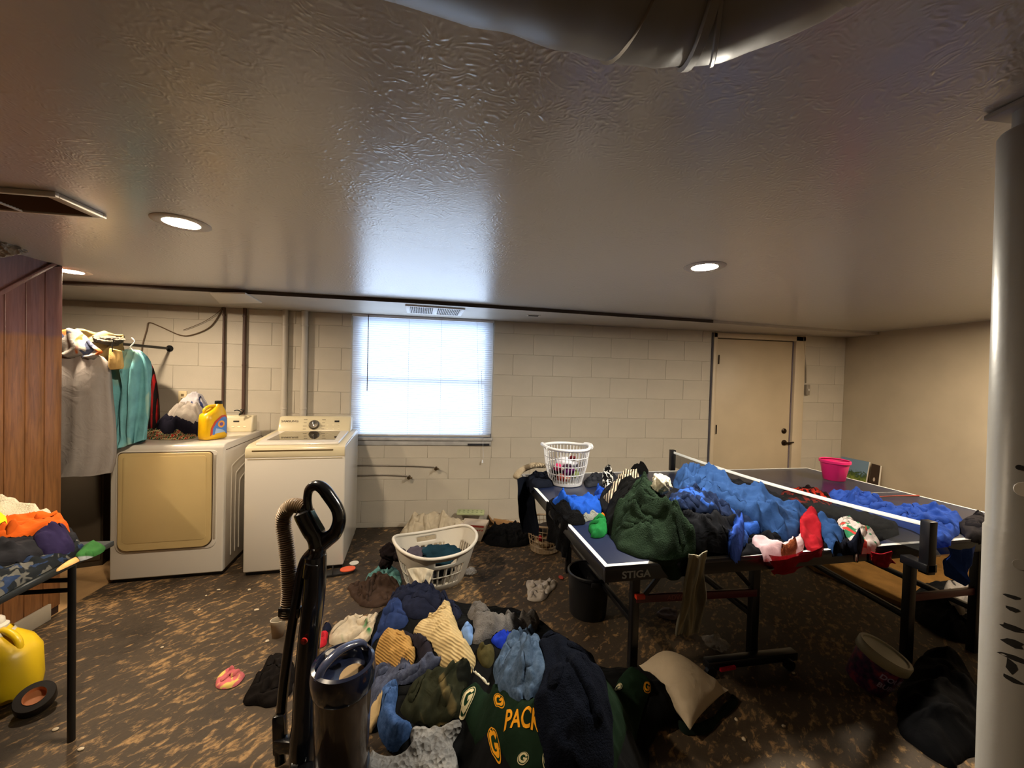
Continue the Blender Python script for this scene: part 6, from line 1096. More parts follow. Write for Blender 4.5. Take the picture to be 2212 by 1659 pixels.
LA('charcoal_trousers', 'charcoal trousers in the middle of the table heap', 'trousers', cloth('charcoal_black', '15161a'), .84, [(1.010, 1.621, 0.895), (1.019, 1.525, 0.811), (1.136, 1.509, 0.805), (1.258, 1.560, 0.792), (1.393, 1.723, 0.801), (1.407, 1.777, 0.850), (1.226, 1.704, 0.925), (1.091, 1.681, 0.944), (1.005, 1.693, 0.933)], th=.035, fold=.06, wl=.08, edge=.04)
LA('navy_shirts', 'dark navy and bright blue shirts crushed under the steel blue sweatpants', 'shirt', cloth('navy_blue_mix', '17233f', 'camo', '2a4f9c', sc=1.1), .88, [(1.032, 1.783, 0.970), (0.997, 1.670, 0.920), (1.058, 1.627, 0.912), (1.232, 1.644, 0.891), (1.422, 1.730, 0.821), (1.374, 1.639, 0.792), (1.245, 1.508, 0.792), (1.173, 1.499, 0.792), (1.393, 1.723, 0.801), (1.463, 1.687, 0.791), (1.536, 1.747, 0.858), (1.448, 1.867, 0.902), (1.399, 1.989, 0.923), (1.174, 1.897, 0.983)], th=.035, fold=.06, wl=.08, edge=.04)
LA('black_sweater', 'black sweater heaped behind the dark green fleece', 'sweater', cloth('soft_black', '0a0a0a'), .95, [(0.771, 1.909, 0.791), (0.852, 2.086, 0.827), (0.961, 2.231, 0.851), (1.075, 2.288, 0.884), (1.040, 1.988, 0.978), (1.048, 1.813, 0.980), (0.993, 1.713, 0.937), (0.940, 1.791, 0.935), (0.845, 1.839, 0.863), (0.766, 1.788, 0.792)], th=.05, fold=.05, wl=.12, edge=.05)
LA('green_fleece', 'dark green fleece heaped at the front of the table, one sleeve over the edge', 'fleece', cloth('forest_fleece', '223223', 'fleece'), .92, [(0.761, 1.817, 0.792), (0.824, 1.904, 0.840), (0.881, 1.912, 0.904), (0.976, 1.914, 0.965), (1.001, 1.854, 0.973), (0.993, 1.713, 0.937), (1.029, 1.635, 0.910), (1.047, 1.573, 0.871), (1.033, 1.532, 0.828), (0.967, 1.544, 0.794), (0.846, 1.555, 0.792), (0.765, 1.607, 0.791), (0.734, 1.686, 0.791)], th=.06, fold=.09, wl=.14, ang=.9, edge=.05,
   hangs=(dict(top=[(0.797, 1.502, 0.800), (0.865, 1.477, 0.800), (1.013, 1.515, 0.800), (1.113, 1.552, 0.800)], bot=[(0.909, 1.604, 0.680), (0.935, 1.554, 0.680), (1.062, 1.583, 0.680), (1.166, 1.638, 0.680)], amp=.03, nf=3, seed=4),))
LA('steel_blue_sweatpants', 'large steel blue sweatpants sprawled across the middle of the table', 'trousers', cloth('steel_blue', '25406c', var=.2), .93, [(1.355, 2.314, 0.892), (1.768, 2.863, 0.792), (1.962, 2.979, 0.792), (2.085, 2.976, 0.792), (1.603, 2.133, 0.962), (1.599, 1.992, 0.951), (1.720, 2.016, 0.949), (1.710, 1.936, 0.935), (1.720, 1.835, 0.901), (1.872, 1.819, 0.854), (1.987, 1.807, 0.814), (1.955, 1.710, 0.792), (1.840, 1.576, 0.792), (1.750, 1.542, 0.792), (1.794, 1.663, 0.792), (1.721, 1.706, 0.822), (1.636, 1.680, 0.808), (1.589, 1.645, 0.792), (1.550, 1.673, 0.795), (1.484, 1.713, 0.826), (1.430, 1.774, 0.855), (1.385, 1.853, 0.881), (1.365, 1.939, 0.903), (1.153, 1.821, 0.981)], th=.04, fold=.075, wl=.13, ang=-.5, edge=.04, base_blur=5)
LA('red_plaid_shirt', 'red and black plaid shirt lying on the table behind the net', 'shirt', cloth('red_black_plaid', 'a82c1c', 'plaid', '140c0c', sc=1.2), .77, [(2.257, 2.452, 0.775), (2.425, 2.513, 0.775), (2.609, 2.506, 0.775), (2.556, 2.332, 0.775), (2.394, 2.166, 0.775), (2.246, 2.121, 0.775), (2.174, 2.214, 0.775)], th=.025, fold=.02, wl=.06)
LA('blue_tee', 'cobalt blue shirt beyond the net, hanging off the near right edge', 'shirt', cloth('cobalt', '2b4a9e', var=.2), .79, [(2.547, 2.390, 0.790), (2.709, 2.405, 0.790), (2.806, 2.293, 0.790), (2.736, 2.177, 0.790), (2.696, 2.053, 0.790), (2.807, 2.030, 0.790), (3.022, 2.126, 0.790), (3.007, 2.020, 0.790), (3.033, 1.936, 0.790), (2.735, 1.751, 0.790), (2.507, 1.553, 0.790), (2.350, 1.493, 0.790), (2.297, 1.517, 0.790), (2.426, 1.683, 0.790), (2.456, 1.822, 0.790), (2.464, 1.999, 0.790), (2.460, 2.135, 0.790)], th=.035, fold=.04, wl=.09, edge=.04,
   hangs=(dict(top=[(2.317, 1.537, 0.785), (2.324, 1.506, 0.785), (2.378, 1.502, 0.785), (2.504, 1.544, 0.785)], bot=[(2.653, 1.738, 0.520), (2.619, 1.684, 0.520), (2.623, 1.656, 0.520), (2.666, 1.661, 0.520)], amp=.025, nf=4, seed=2),))
LA('grey_cloth', 'charcoal cloth at the right end of the table beside the steel post', 'cloth', cloth('grey_black', '2a272a'), .79, [(2.873, 1.849, 0.792), (3.043, 1.900, 0.792), (3.074, 1.837, 0.792), (2.829, 1.653, 0.791), (2.612, 1.608, 0.791), (2.660, 1.694, 0.791)], th=.05, fold=.02, wl=.09)
LA('floral_top', 'white floral christmas top with red cuffs lying by the net', 'shirt', cloth('white_floral', 'c9b9b4', 'print', '2f6a4a', col3='b03a34', sc=1.6), .78, [(2.037, 1.834, 0.790), (2.099, 1.817, 0.790), (2.094, 1.717, 0.790), (2.090, 1.636, 0.790), (2.001, 1.524, 0.790), (1.923, 1.478, 0.790), (1.839, 1.484, 0.790), (1.900, 1.576, 0.790), (1.920, 1.659, 0.790)], th=.03, fold=.02, wl=.07,
   )
m = MB(); hang(m, [(1.902, 1.531, 0.775), (1.910, 1.511, 0.775), (1.944, 1.509, 0.775), (2.013, 1.532, 0.775)], [(2.006, 1.604, 0.680), (2.008, 1.576, 0.680), (2.060, 1.581, 0.680), (2.126, 1.604, 0.680)], .012, 3, 8)
tag(obj('red_cuff', m, cloth('deep_red', '8c1420'), solid=.004, ang=180), 'dark red sleeve end hanging off the table edge below the floral top', 'sleeve')
LA('navy_bundle', 'blackish navy bundle at the near edge between red stocking and floral top', 'cloth', cloth('ink_navy', '0d101d'), .78, [(1.836, 1.603, 0.780), (1.959, 1.647, 0.780), (1.968, 1.594, 0.780), (1.864, 1.504, 0.780), (1.759, 1.476, 0.780), (1.730, 1.496, 0.780)], th=.05, fold=.03, wl=.06)
LA('pink_leggings', 'pale pink and white leggings with dark zigzag band at the near table edge', 'leggings', cloth('pale_pink', 'c9a9ae'), .78, [(1.393, 1.667, 0.775), (1.444, 1.663, 0.775), (1.471, 1.611, 0.775), (1.590, 1.622, 0.775), (1.725, 1.709, 0.775), (1.698, 1.656, 0.775), (1.573, 1.555, 0.775), (1.464, 1.527, 0.775), (1.380, 1.524, 0.775), (1.384, 1.579, 0.775)], th=.025, fold=.015, wl=.08,
   hangs=(dict(top=[(1.386, 1.542, 0.775), (1.424, 1.521, 0.775), (1.494, 1.533, 0.775), (1.582, 1.564, 0.775)], bot=[(1.432, 1.569, 0.710), (1.465, 1.549, 0.710), (1.544, 1.578, 0.710), (1.652, 1.624, 0.710)], amp=.01, nf=3, seed=3),))
LA('brown_mitten', 'small rust brown fluffy cloth on the pink leggings', 'cloth', cloth('rust_fluff', '7a3f24', 'fleece'), .82, [(1.467, 1.532, 0.810), (1.523, 1.537, 0.810), (1.591, 1.602, 0.810), (1.550, 1.605, 0.810)], th=.03, fold=.02, wl=.04)
m = drape(S3, [(1.724, 1.742, 0.780), (1.814, 1.772, 0.780), (1.840, 1.746, 0.780), (1.744, 1.620, 0.780), (1.691, 1.583, 0.780), (1.632, 1.578, 0.780), (1.637, 1.617, 0.780)], .012, .015, .07, seed=61)
hang(m, [(1.326, 1.464, 0.785), (1.415, 1.474, 0.785), (1.546, 1.517, 0.785), (1.698, 1.581, 0.785)], [(1.455, 1.582, 0.660), (1.523, 1.568, 0.660), (1.705, 1.650, 0.660), (1.901, 1.764, 0.660)], .02, 3, 6)
tag(obj('red_stocking', m, cloth('santa_red', '8e1620'), ang=180), 'bright red stocking hanging over the near table edge', 'stocking')
LA('blue_scrap', 'cobalt blue sleeve hanging at the near table edge right of the green fleece', 'sleeve', cloth('cobalt', '2b4a9e'), .77, [(1.180, 1.548, 0.775), (1.221, 1.532, 0.775), (1.282, 1.558, 0.775), (1.414, 1.730, 0.775), (1.430, 1.786, 0.775), (1.317, 1.657, 0.775)], th=.025, fold=.02, wl=.04)
# grey shirt hanging from the near edge down to the floor
m = MB(); T_ = [(0.975, 1.500, 0.812), (1.002, 1.500, 0.805), (1.028, 1.500, 0.807), (1.061, 1.500, 0.821)]; B_ = [(0.983, 1.600, 0.408), (1.026, 1.600, 0.392), (1.066, 1.600, 0.398), (1.097, 1.600, 0.413)]
hang(m, T_, B_, .022, 4, 7, 40, 40); tag(obj('hanging_shirt', m, cloth('olive_grey_shirt', '858274', 'stripe', '918972', sc=.8), solid=.004, ang=180), 'long greyish shirt hanging from the near table edge to the floor', 'shirt')
# white balled socks on the heap
def ztop(x, y): return S3.z(x, y)
for px_c, lab, r_, sd in (((1.009, 1.795, 0.990), 'white balled-up sock sitting on the dark green fleece', (.05, .045, .055), 3), ((1.238, 2.254, 0.950), 'white sock lying at the back edge of the table heap', (.05, .03, .03), 9)):
    x, y, z = px_c; z = ztop(x, y); tag(obj('sock', crumple((x, y, z+r_[2]*.8), r_, sd, .45, 4, 2.6), cloth('off_white_sock', 'd8d2bc', var=.1), ang=180), lab, 'sock')
# round white laundry basket on the table
def grid_basket(name, label, c, r0, r1, h, m, nrib=40, rings=3, rib=.0035, rim=.011, solid_h=.02, handles=True, wire=False):
    t = thing(name, label, 'laundry basket', c)
    obj('rim', MB().tube([((r1+.0)*math.cos(a), (r1+.0)*math.sin(a), h+(.012*abs(math.cos(a))**8 if handles else 0)) for a in [2*PI*k/64 for k in range(64)]], rim, 10, closed=True), m, t)
    lt = MB()
    for k in range(nrib):
        a = 2*PI*k/nrib; lt.tube([((r0)*math.cos(a), (r0)*math.sin(a), solid_h), (((r0+r1)/2+.006)*math.cos(a), ((r0+r1)/2+.006)*math.sin(a), h/2), (r1*math.cos(a), r1*math.sin(a), h)], rib, 5)
    for j in range(1, rings+1):
        z = solid_h+(h-solid_h)*j/(rings+1); r = r0+(r1-r0)*j/(rings+1)+.004; lt.tube([(r*math.cos(a), r*math.sin(a), z) for a in [2*PI*k/64 for k in range(64)]], rib, 6, closed=True)
    obj('lattice', lt, m, t, kind='stuff')
    obj('base', MB().lathe([(0, .003), (r0, .0), (r0+.003, solid_h), (r0-.002, solid_h), (r0-.004, .006), (0, .006)], n=48, cap0=False, cap1=False), m, t)
    if handles:
        for s_ in (-1, 1):
            obj('handle', MB().tube([((r1+.012)*math.cos(a)*s_, (r1+.012)*math.sin(a), h+.006+.01*math.cos((a)*3)) for a in [(-.45+.9*k/12) for k in range(13)]], .013, 8), m, t)
    return t
M_bw = mat('white_basket_plastic', 'cfd0d2', .3)
bc = (0.783, 2.690, 0.762); RB0, RB1 = .118, .168
bcx, bcy = bc[0]+.02, bc[1]+.08
grid_basket('laundry_basket', 'round white lattice laundry basket standing on the table tennis table', (bcx, bcy, .764), RB0, RB1, .265, M_bw, 40, 3)
def inner(c, r, h, items, seed, group):
    rnd = random.Random(seed)
    for i, (nm, lab, cat, m, dx, dy, z, rx, ry, rz_) in enumerate(items):
        tag(obj(nm, crumple((c[0]+dx, c[1]+dy, c[2]+z), (rx, ry, rz_), seed+i*3, .4, 3, 2.2), m, ang=180), lab, cat, group)
inner((bcx, bcy, .764), .1, .2, [
    ('child_sock', 'orange red patterned sock low in the white basket on the table', 'sock', cloth('coral_print', '9c4038', 'print', 'c9b9a0', sc=1.5), -.03, -.045, .05, .06, .045, .03),
    ('black_leggings', 'black leggings at the left side of the white basket on the table', 'leggings', cloth('soft_black', '0a0a0a'), -.05, .03, .07, .05, .05, .045),
    ('purple_shirt', 'purple shirt showing through the white basket on the table', 'shirt', cloth('plum', '5a1f58'), .005, -.05, .095, .05, .04, .035),
    ('green_towel', 'pale green cloth beside the purple shirt in the white basket', 'cloth', cloth('sage', '8a9a5a'), .055, -.04, .08, .035, .035, .035),
    ('pink_shirt', 'hot pink shirt at the left in the white basket on the table', 'shirt', cloth('hot_pink', 'b83a62'), -.065, -.03, .125, .035, .035, .03),
    ('white_shirt', 'white shirt on top inside the white basket on the table', 'shirt', cloth('soft_white', 'c9c9cf', var=.12), .0, .02, .15, .075, .07, .04),
    ('grey_tee', 'pale grey shirt at the right inside the white basket', 'shirt', cloth('pale_grey', '9a9aa6'), .07, .02, .1, .04, .06, .06),
    ('maroon_sock', 'maroon sock high on the right in the white basket', 'sock', cloth('maroon', '5a1c24'), .045, -.01, .185, .035, .03, .02)], 11, 'clothes in the white basket on the table')
sk = MB(); sock(dp([(0.681, 2.942, 0.850), (0.598, 2.913, 0.861), (0.527, 2.893, 0.845), (0.474, 2.869, 0.819), (0.442, 2.853, 0.775)]), .034, sk, 2)
tag(obj('cream_sweater_sleeve', sk, cloth('cream_knit', 'b5a488', 'fleece'), ang=180), 'cream fleece sleeve poking out left of the basket over the table end', 'sleeve')
# pink pail, pictures
pk = thing('pink_bucket', 'small hot pink plastic bucket at the far right corner of the table', 'bucket', (3.09, 2.80, .762))
M_pk = mat('hot_pink_plastic', 'd2246a', .35)
obj('bucket_body', MB().lathe([(0, .0), (.07, 0), (.073, .004), (.098, .15), (.094, .15), (.07, .008), (0, .008)], n=40, cap0=False, cap1=False), M_pk, pk); obj('bucket_rim', MB().lathe([(.098, .14), (.106, .142), (.106, .16), (.1, .165), (.094, .16)], n=40, cap0=False, cap1=False), M_pk, pk)
carton = thing('carton', 'plain cardboard carton against the right wall behind the table', 'box', (4.2, 3.45, 0)); obj('carton_body', bx(-.2, .25, -.55, .4, 0, .44), mat('cardboard', '8a6a42', .8), carton, bevel=.004); obj('carton_tape', bx(-.2, .25, -.03, .03, .44, .442), mat('tape_tan', '9c8155', .4), carton)
def mat_canvas():
    s = NT('landscape_print'); c = s.co(kind='Generated'); sep = s.n('ShaderNodeSeparateXYZ'); s.l(c, 0, sep, 0); n = s.noise(7, 5, c, .7, 1.0)
    a = s.n('ShaderNodeMath', operation='MULTIPLY_ADD'); s.l(n, 0, a, 0); a.inputs[1].default_value = .5; s.l(sep, 2, a, 2)
    r = s.ramp(a, 0, [(.3, '1c3012'), (.55, '4f6b1e'), (.75, '87963a'), (.95, '23401c'), (1.12, '6f8aa0')]); s.base(r); s.b.inputs['Roughness'].default_value = .4; return s.m
def leaning(name, label, quad, mface, edge):
    """flat picture board given by its four corners (top left, top right, bottom right, bottom left)"""
    q = [Vector(p) for p in quad]; n = (q[1]-q[0]).cross(q[3]-q[0]).normalized(); 
    if n.dot(Vector((0, 0, 1.5))-q[0]) < 0: n = -n
    t = thing(name, label, 'picture', (q[2]+q[3])/2); b = obj('board', MB().loft([[p-n*.02 for p in q], q]), edge, t, world=True, bevel=.001); 
    f = obj('print', MB().add([p+n*.001 for p in q], [(0, 1, 2, 3)]), mface, b, world=True, smooth=False); return t, q, n
XW = 4.40
leaning('canvas_print', 'small landscape print of green hills under grey sky leaning on the right wall', [(4.430, 3.935, 0.718), (4.430, 3.627, 0.722), (4.340, 3.609, 0.275), (4.340, 3.908, 0.231)], mat_canvas(), M_trim)
t, q, n = leaning('photo_print', 'small dark brown animal photo with orange base beside the landscape print', [(4.420, 3.594, 0.714), (4.420, 3.506, 0.709), (4.330, 3.461, 0.305), (4.330, 3.558, 0.297)], mat('dark_brown_print', '2c1c12', .35), M_trim)
c_ = (q[0]+q[1]+q[2]+q[3])/4; ex, ey = (q[1]-q[0]), (q[0]-q[3])
for nm, u, v, w, h, col in (('print_base', 0, -.12, .44, .09, 'a4541c'), ('print_muzzle', 0, .12, .12, .05, 'b0a090')):
    obj(nm, MB().add([c_+n*.003+ex*(u+w*math.cos(a))+ey*(v+h*math.sin(a)) for a in [2*PI*k/16 for k in range(16)]], [tuple(range(16))]), mat(nm, col, .4), t, world=True, smooth=False)
tag(obj('drumstick', MB().tube([(2.873, 2.320, 0.768), (3.089, 2.342, 0.768), (3.272, 2.334, 0.768)], [.003, .004, .006], 8), mat('red_stick', '8c3322', .5)), 'thin red and tan stick lying on the far right of the table', 'stick')
# ================================================================= things on the floor
# oval hip basket with slots
def oval_basket(name, label, c, rz, a0, b0, a1, b1, h):
    t = thing(name, label, 'laundry basket', c, rz); M_ = mat('ivory_basket_plastic', 'c9c2b4', .35); NTH, NZ = 144, 26; V = []; Fc = []
    def pt(i, j):
        th = 2*PI*i/NTH; k = j/NZ; ca, sa = math.cos(th), math.sin(th); e = .8; x = math.copysign(abs(ca)**e, ca); y = math.copysign(abs(sa)**e, sa)
        hh = h*(1+.16*abs(ca)**2-.05*abs(sa)**2); kk = k**.85; return Vector((x*(a0+(a1-a0)*kk), y*(b0+(b1-b0)*kk), hh*k))
    for j in range(NZ+1):
        for i in range(NTH): V.append(pt(i, j))
    for j in range(NZ):
        for i in range(NTH):
            th = 360*i/NTH
            slot = (i % 3 != 0) and ((4 <= j < 10) or (11 <= j < 17)) and ((i+18) % 36 > 7 and (i+18) % 36 < 29)
            hnd = (20 <= j < 23) and min(abs((th-270+180) % 360-180), abs((th-90+180) % 360-180)) < 11
            if not slot and not hnd: Fc.append((j*NTH+i, j*NTH+(i+1) % NTH, (j+1)*NTH+(i+1) % NTH, (j+1)*NTH+i))
    Fc.append(tuple(range(NTH))[::-1]); obj('basket_wall', MB().add(V, Fc), M_, t, solid=.004, fix=False, ang=50)
    obj('rim', MB().tube([pt(i, NZ)*1.0+Vector((0, 0, .0)) for i in range(NTH)], .0115, 10, closed=True), M_, t); return t
BC = (-0.132, 2.867, 0.000); OBX, OBY = BC[0], BC[1]+.06
oval_basket('laundry_basket', 'ivory oval laundry basket with side slots on the floor in front of the washer', (OBX, OBY, .002), .35, .20, .15, .30, .245, .285)
O = Vector((OBX, OBY, 0))
for nm, lab, cat, m, p, r, sd in (
    ('teal_jeans', 'dark teal trousers bunched inside the ivory oval basket', 'trousers', cloth('dark_teal', '16303c'), (.03, -.03, .205), (.15, .11, .07), 5),
    ('slate_shirt', 'slate blue shirt between the dark teal trousers and the basket wall', 'shirt', cloth('slate_blue', '2c4250'), (-.06, -.01, .19), (.09, .1, .06), 15),
    ('grey_tee', 'mauve grey shirt inside the left side of the ivory basket', 'shirt', cloth('mauve_grey', '4c4650'), (-.14, -.04, .21), (.08, .09, .06), 25),
    ('basket_fill', 'dark shirt at the bottom of the ivory basket', 'shirt', cloth('blackish', '17181c'), (0, 0, .07), (.14, .1, .06), 45)):
    tag(obj(nm, crumple(tuple(O+Vector(p)), r, sd, .4, 4, 2.4), m, ang=180), lab, cat)
m = crumple((-0.466, 3.019, 0.181), (.085, .07, .07), 4, .4, 4, 2.2); crumple((-0.499, 3.002, 0.110), (.05, .05, .05), 6, .4, 4, 2.2, mb=m); crumple((-0.403, 2.959, 0.178), (.05, .05, .05), 8, .4, 4, 2.2, mb=m)
tag(obj('black_shirt', m, cloth('brown_black', '1a1416'), ang=180), 'black shirt spilling over the left rim of the ivory basket', 'shirt')
m = MB(); hang(m, [(-0.303, 2.663, 0.221), (-0.242, 2.655, 0.232), (-0.179, 2.626, 0.240), (-0.126, 2.619, 0.226)], [(-0.243, 2.603, 0.146), (-0.212, 2.588, 0.134), (-0.182, 2.584, 0.129), (-0.155, 2.581, 0.148)], .012, 4, 5)
tag(obj('white_cloth', m, cloth('ivory_cloth', 'c6bda8'), solid=.006, ang=180), 'ivory cloth hanging over the front rim of the oval basket', 'cloth')
tag(obj('white_sock', crumple((-0.419, 3.084, 0.248), (.03, .03, .03), 33, .4, 3), cloth('off_white_sock', 'd8d2bc', var=.1), ang=180), 'small black and white sock on the left rim of the oval basket', 'sock')
# floor surface and piles
PILE = [(.42, 1.46, .34, .42, .43, 0.0), (.12, 1.95, .42, .42, .25, .3), (-.18, 2.3, .34, .4, .16, .2), (.80, 1.70, .34, .2, .15, .1), (.30, 2.32, .36, .22, .08, 0.0), (-.16, 1.78, .2, .24, .12, 0.0)]
pile = bump_fn(PILE)
S4 = Surf(-1.2, 1.6, 1.0, 3.95, lambda X, Y: np.zeros(X.shape)+.001, .0065)
CW = 'clothes in the floor pile'
def FL(name, label, cat, m, poly, **kw): return garment(S4, name, label, cat, m, poly, **kw)
# behind the basket
FL('bed_sheet', 'cream bed sheet heaped against the wall behind the ivory basket', 'sheet', cloth('cream_sheet', 'b5a78e', var=.15), [(-0.496, 3.649, 0.000), (-0.333, 3.597, 0.000), (-0.081, 3.502, 0.000), (0.102, 3.395, 0.000), (0.201, 3.520, 0.000), (0.201, 3.727, 0.000), (0.088, 3.824, 0.000), (-0.094, 3.906, 0.000), (-0.369, 3.947, -0.000), (-0.506, 3.841, -0.000)], th=.15, fold=.11, wl=.13, ang=1.2, puff=.05, edge=.12)
FL('black_jacket', 'black jacket on the floor beside the white takeaway box', 'jacket', cloth('black_nylon', '101012'), [(0.253, 3.556, 0.000), (0.372, 3.450, 0.000), (0.535, 3.419, 0.000), (0.716, 3.483, 0.000), (0.814, 3.753, 0.000), (0.696, 3.879, 0.000), (0.461, 3.894, 0.000), (0.312, 3.787, 0.000)], th=.05, fold=.05, wl=.08)
FL('teal_shirt', 'pale teal shirt lying left of the ivory oval basket', 'shirt', cloth('dusty_teal', '55807e'), [(-0.623, 2.852, 0.030), (-0.632, 3.024, 0.030), (-0.548, 3.133, 0.030), (-0.413, 3.078, 0.030), (-0.355, 2.906, 0.030), (-0.380, 2.807, 0.030), (-0.445, 2.776, 0.030), (-0.531, 2.772, 0.030)], th=.05, fold=.045, wl=.05, ang=.3)
FL('brown_shirt', 'dark brown shirt spread on the floor left of the pile', 'shirt', cloth('dark_brown', '3b2d25'), [(-0.742, 2.900, 0.010), (-0.624, 2.915, 0.010), (-0.381, 2.857, 0.010), (-0.335, 2.756, 0.010), (-0.426, 2.621, 0.010), (-0.528, 2.589, 0.010), (-0.628, 2.670, 0.010), (-0.694, 2.764, 0.010)], th=.02, fold=.035, wl=.07)
# the big pile: a base layer shaped by the mounds, then the garments
S4.H = np.maximum(S4.H, pile(S4.X, S4.Y)-.03)
FL('dark_blanket', 'black blanket forming the bottom of the floor pile', 'blanket', cloth('pile_black', '0e0f10'), [(-.50, 2.5), (-.42, 2.15), (-.33, 1.75), (-.2, 1.56), (.06, 1.4), (.1, 1.08), (.7, 1.08), (.78, 1.5), (1.1, 1.62), (1.08, 1.82), (.7, 1.95), (.62, 2.3), (.3, 2.52), (.05, 2.6), (-.3, 2.68)], th=.015, fold=.02, wl=.12, flaps=3)
FL('fuzzy_rug', 'fluffy grey blanket at the bottom of the picture below the pile', 'blanket', cloth('grey_shag', '8b8a88', 'shag', var=.4), [(-0.162, 1.617, 0.093), (-0.068, 1.618, 0.088), (0.068, 1.596, 0.114), (0.017, 1.562, 0.058), (0.030, 1.527, 0.019), (0.047, 1.413, 0.018), (-0.304, 1.436, 0.019), (-0.327, 1.548, 0.020), (-0.300, 1.609, 0.019), (-0.251, 1.568, 0.020), (-0.186, 1.559, 0.043), (-0.150, 1.575, 0.063)], th=.035, fold=.035, wl=.035, aniso=1, flaps=0)
FL('sports_blanket', 'dark green sports blanket with yellow lettering and oval emblems under the fleece', 'blanket', cloth('team_green', '132417', var=.25), [(0.027, 1.655, 0.166), (0.056, 1.682, 0.191), (0.147, 1.694, 0.203), (0.238, 1.421, 0.359), (0.309, 1.343, 0.399), (0.481, 1.403, 0.442), (0.582, 1.453, 0.384), (0.798, 1.740, 0.174), (0.897, 1.718, 0.170), (0.927, 1.663, 0.157), (0.898, 1.616, 0.145), (0.831, 1.581, 0.134), (0.586, 1.250, 0.290), (0.527, 1.144, 0.218), (0.239, 1.190, 0.203), (0.186, 1.319, 0.249), (0.135, 1.449, 0.202), (0.074, 1.589, 0.116), (0.034, 1.613, 0.134)], th=.03, fold=.02, wl=.16, aniso=1.5, flaps=0)
SB = bpy.data.objects['sports_blanket']
H_blanket = S4.H.copy()
FL('olive_shirt', 'olive shirt in the pile beside the light denim jacket', 'shirt', cloth('olive', '4a4428'), [(0.113, 1.837, 0.265), (0.195, 1.858, 0.263), (0.211, 1.794, 0.243), (0.181, 1.736, 0.223), (0.130, 1.763, 0.241)], th=.03, fold=.03, wl=.05)
FL('royal_shirt', 'royal blue shirt corner sticking out behind the denim jacket', 'shirt', cloth('royal_blue2', '1b34a8'), [(0.186, 1.871, 0.269), (0.241, 1.938, 0.263), (0.318, 1.957, 0.236), (0.337, 1.920, 0.226), (0.237, 1.825, 0.247)], th=.03, fold=.02, wl=.06)
FL('grey_sweater', 'fuzzy grey sweater with arms stretched across the back of the pile', 'sweater', cloth('fuzzy_grey', '6f6b68', 'fleece'), [(0.067, 2.172, 0.222), (0.162, 2.547, 0.029), (0.211, 2.071, 0.255), (0.259, 2.032, 0.251), (0.413, 2.293, 0.102), (0.529, 2.343, 0.083), (0.534, 2.282, 0.080), (0.375, 2.058, 0.193), (0.233, 1.921, 0.265), (0.140, 1.849, 0.268), (0.090, 1.864, 0.270), (0.127, 1.960, 0.279)], th=.045, fold=.04, wl=.06, ang=.2)
FL('navy_shirt', 'dark navy shirt at the back of the pile against the ivory basket', 'shirt', cloth('midnight', '1c2032'), [(-0.411, 2.490, 0.103), (-0.398, 2.738, 0.030), (-0.270, 2.786, 0.030), (-0.153, 2.776, 0.030), (-0.075, 2.396, 0.169), (0.061, 2.338, 0.122), (0.049, 2.024, 0.268), (-0.067, 2.222, 0.173), (-0.206, 2.217, 0.184), (-0.323, 2.289, 0.167)], th=.055, fold=.05, wl=.07)
FL('blue_jersey', 'medium blue jersey on the left flank of the pile', 'shirt', cloth('denim_blue_jersey', '2a3a66'), [(-0.401, 2.483, 0.101), (-0.406, 2.298, 0.123), (-0.415, 2.208, 0.107), (-0.439, 2.152, 0.075), (-0.334, 2.175, 0.139), (-0.205, 2.190, 0.169), (-0.287, 2.295, 0.168)], th=.045, fold=.03, wl=.09, ang=1.2)
FL('cream_green_shirt', 'cream shirt with green patches behind the vacuum canister', 'shirt', cloth('cream_green', 'b8ab95', 'camo', '1d6b3a', sc=.55), [(-0.704, 2.337, 0.030), (-0.686, 2.420, 0.030), (-0.621, 2.477, 0.030), (-0.512, 2.476, 0.030), (-0.440, 2.433, 0.030), (-0.439, 2.345, 0.030), (-0.436, 2.255, 0.030), (-0.461, 2.212, 0.030), (-0.544, 2.227, 0.030), (-0.661, 2.254, 0.030)], th=.045, fold=.03, wl=.07, ang=.4)
FL('red_shirt', 'small red cloth beside the vacuum spine', 'cloth', cloth('crimson', 'b32530'), [(-0.768, 2.318, 0.020), (-0.738, 2.380, 0.020), (-0.698, 2.351, 0.020), (-0.698, 2.257, 0.020), (-0.731, 2.238, 0.020)], th=.04, fold=.03, wl=.04)
FL('navy_sock', 'navy sock behind the vacuum spine near the red cloth', 'sock', cloth('midnight', '1c2032'), [(-0.771, 2.417, 0.020), (-0.753, 2.469, 0.020), (-0.720, 2.448, 0.020), (-0.712, 2.395, 0.020), (-0.735, 2.371, 0.020)], th=.03, fold=.02, wl=.04)
FL('tan_sweater', 'golden tan cable knit sweater in the left middle of the pile', 'sweater', cloth('golden_knit', 'b48c50', 'knit', var=.15), [(-0.410, 2.098, 0.105), (-0.366, 2.138, 0.146), (-0.295, 2.142, 0.174), (-0.222, 2.098, 0.173), (-0.158, 1.910, 0.210), (-0.182, 1.870, 0.186), (-0.220, 1.875, 0.154), (-0.353, 2.011, 0.091)], th=.07, fold=.05, wl=.07, puff=.02, flaps=2)
FL('charcoal_hoodie', 'charcoal hoodie curling over the golden knit sweater', 'hoodie', cloth('warm_charcoal', '25222a'), [(-0.298, 2.129, 0.178), (-0.213, 2.127, 0.194), (-0.110, 1.960, 0.251), (-0.074, 1.853, 0.258), (-0.075, 1.800, 0.242), (-0.133, 1.844, 0.223), (-0.212, 2.058, 0.169)], th=.05, fold=.03, wl=.08)
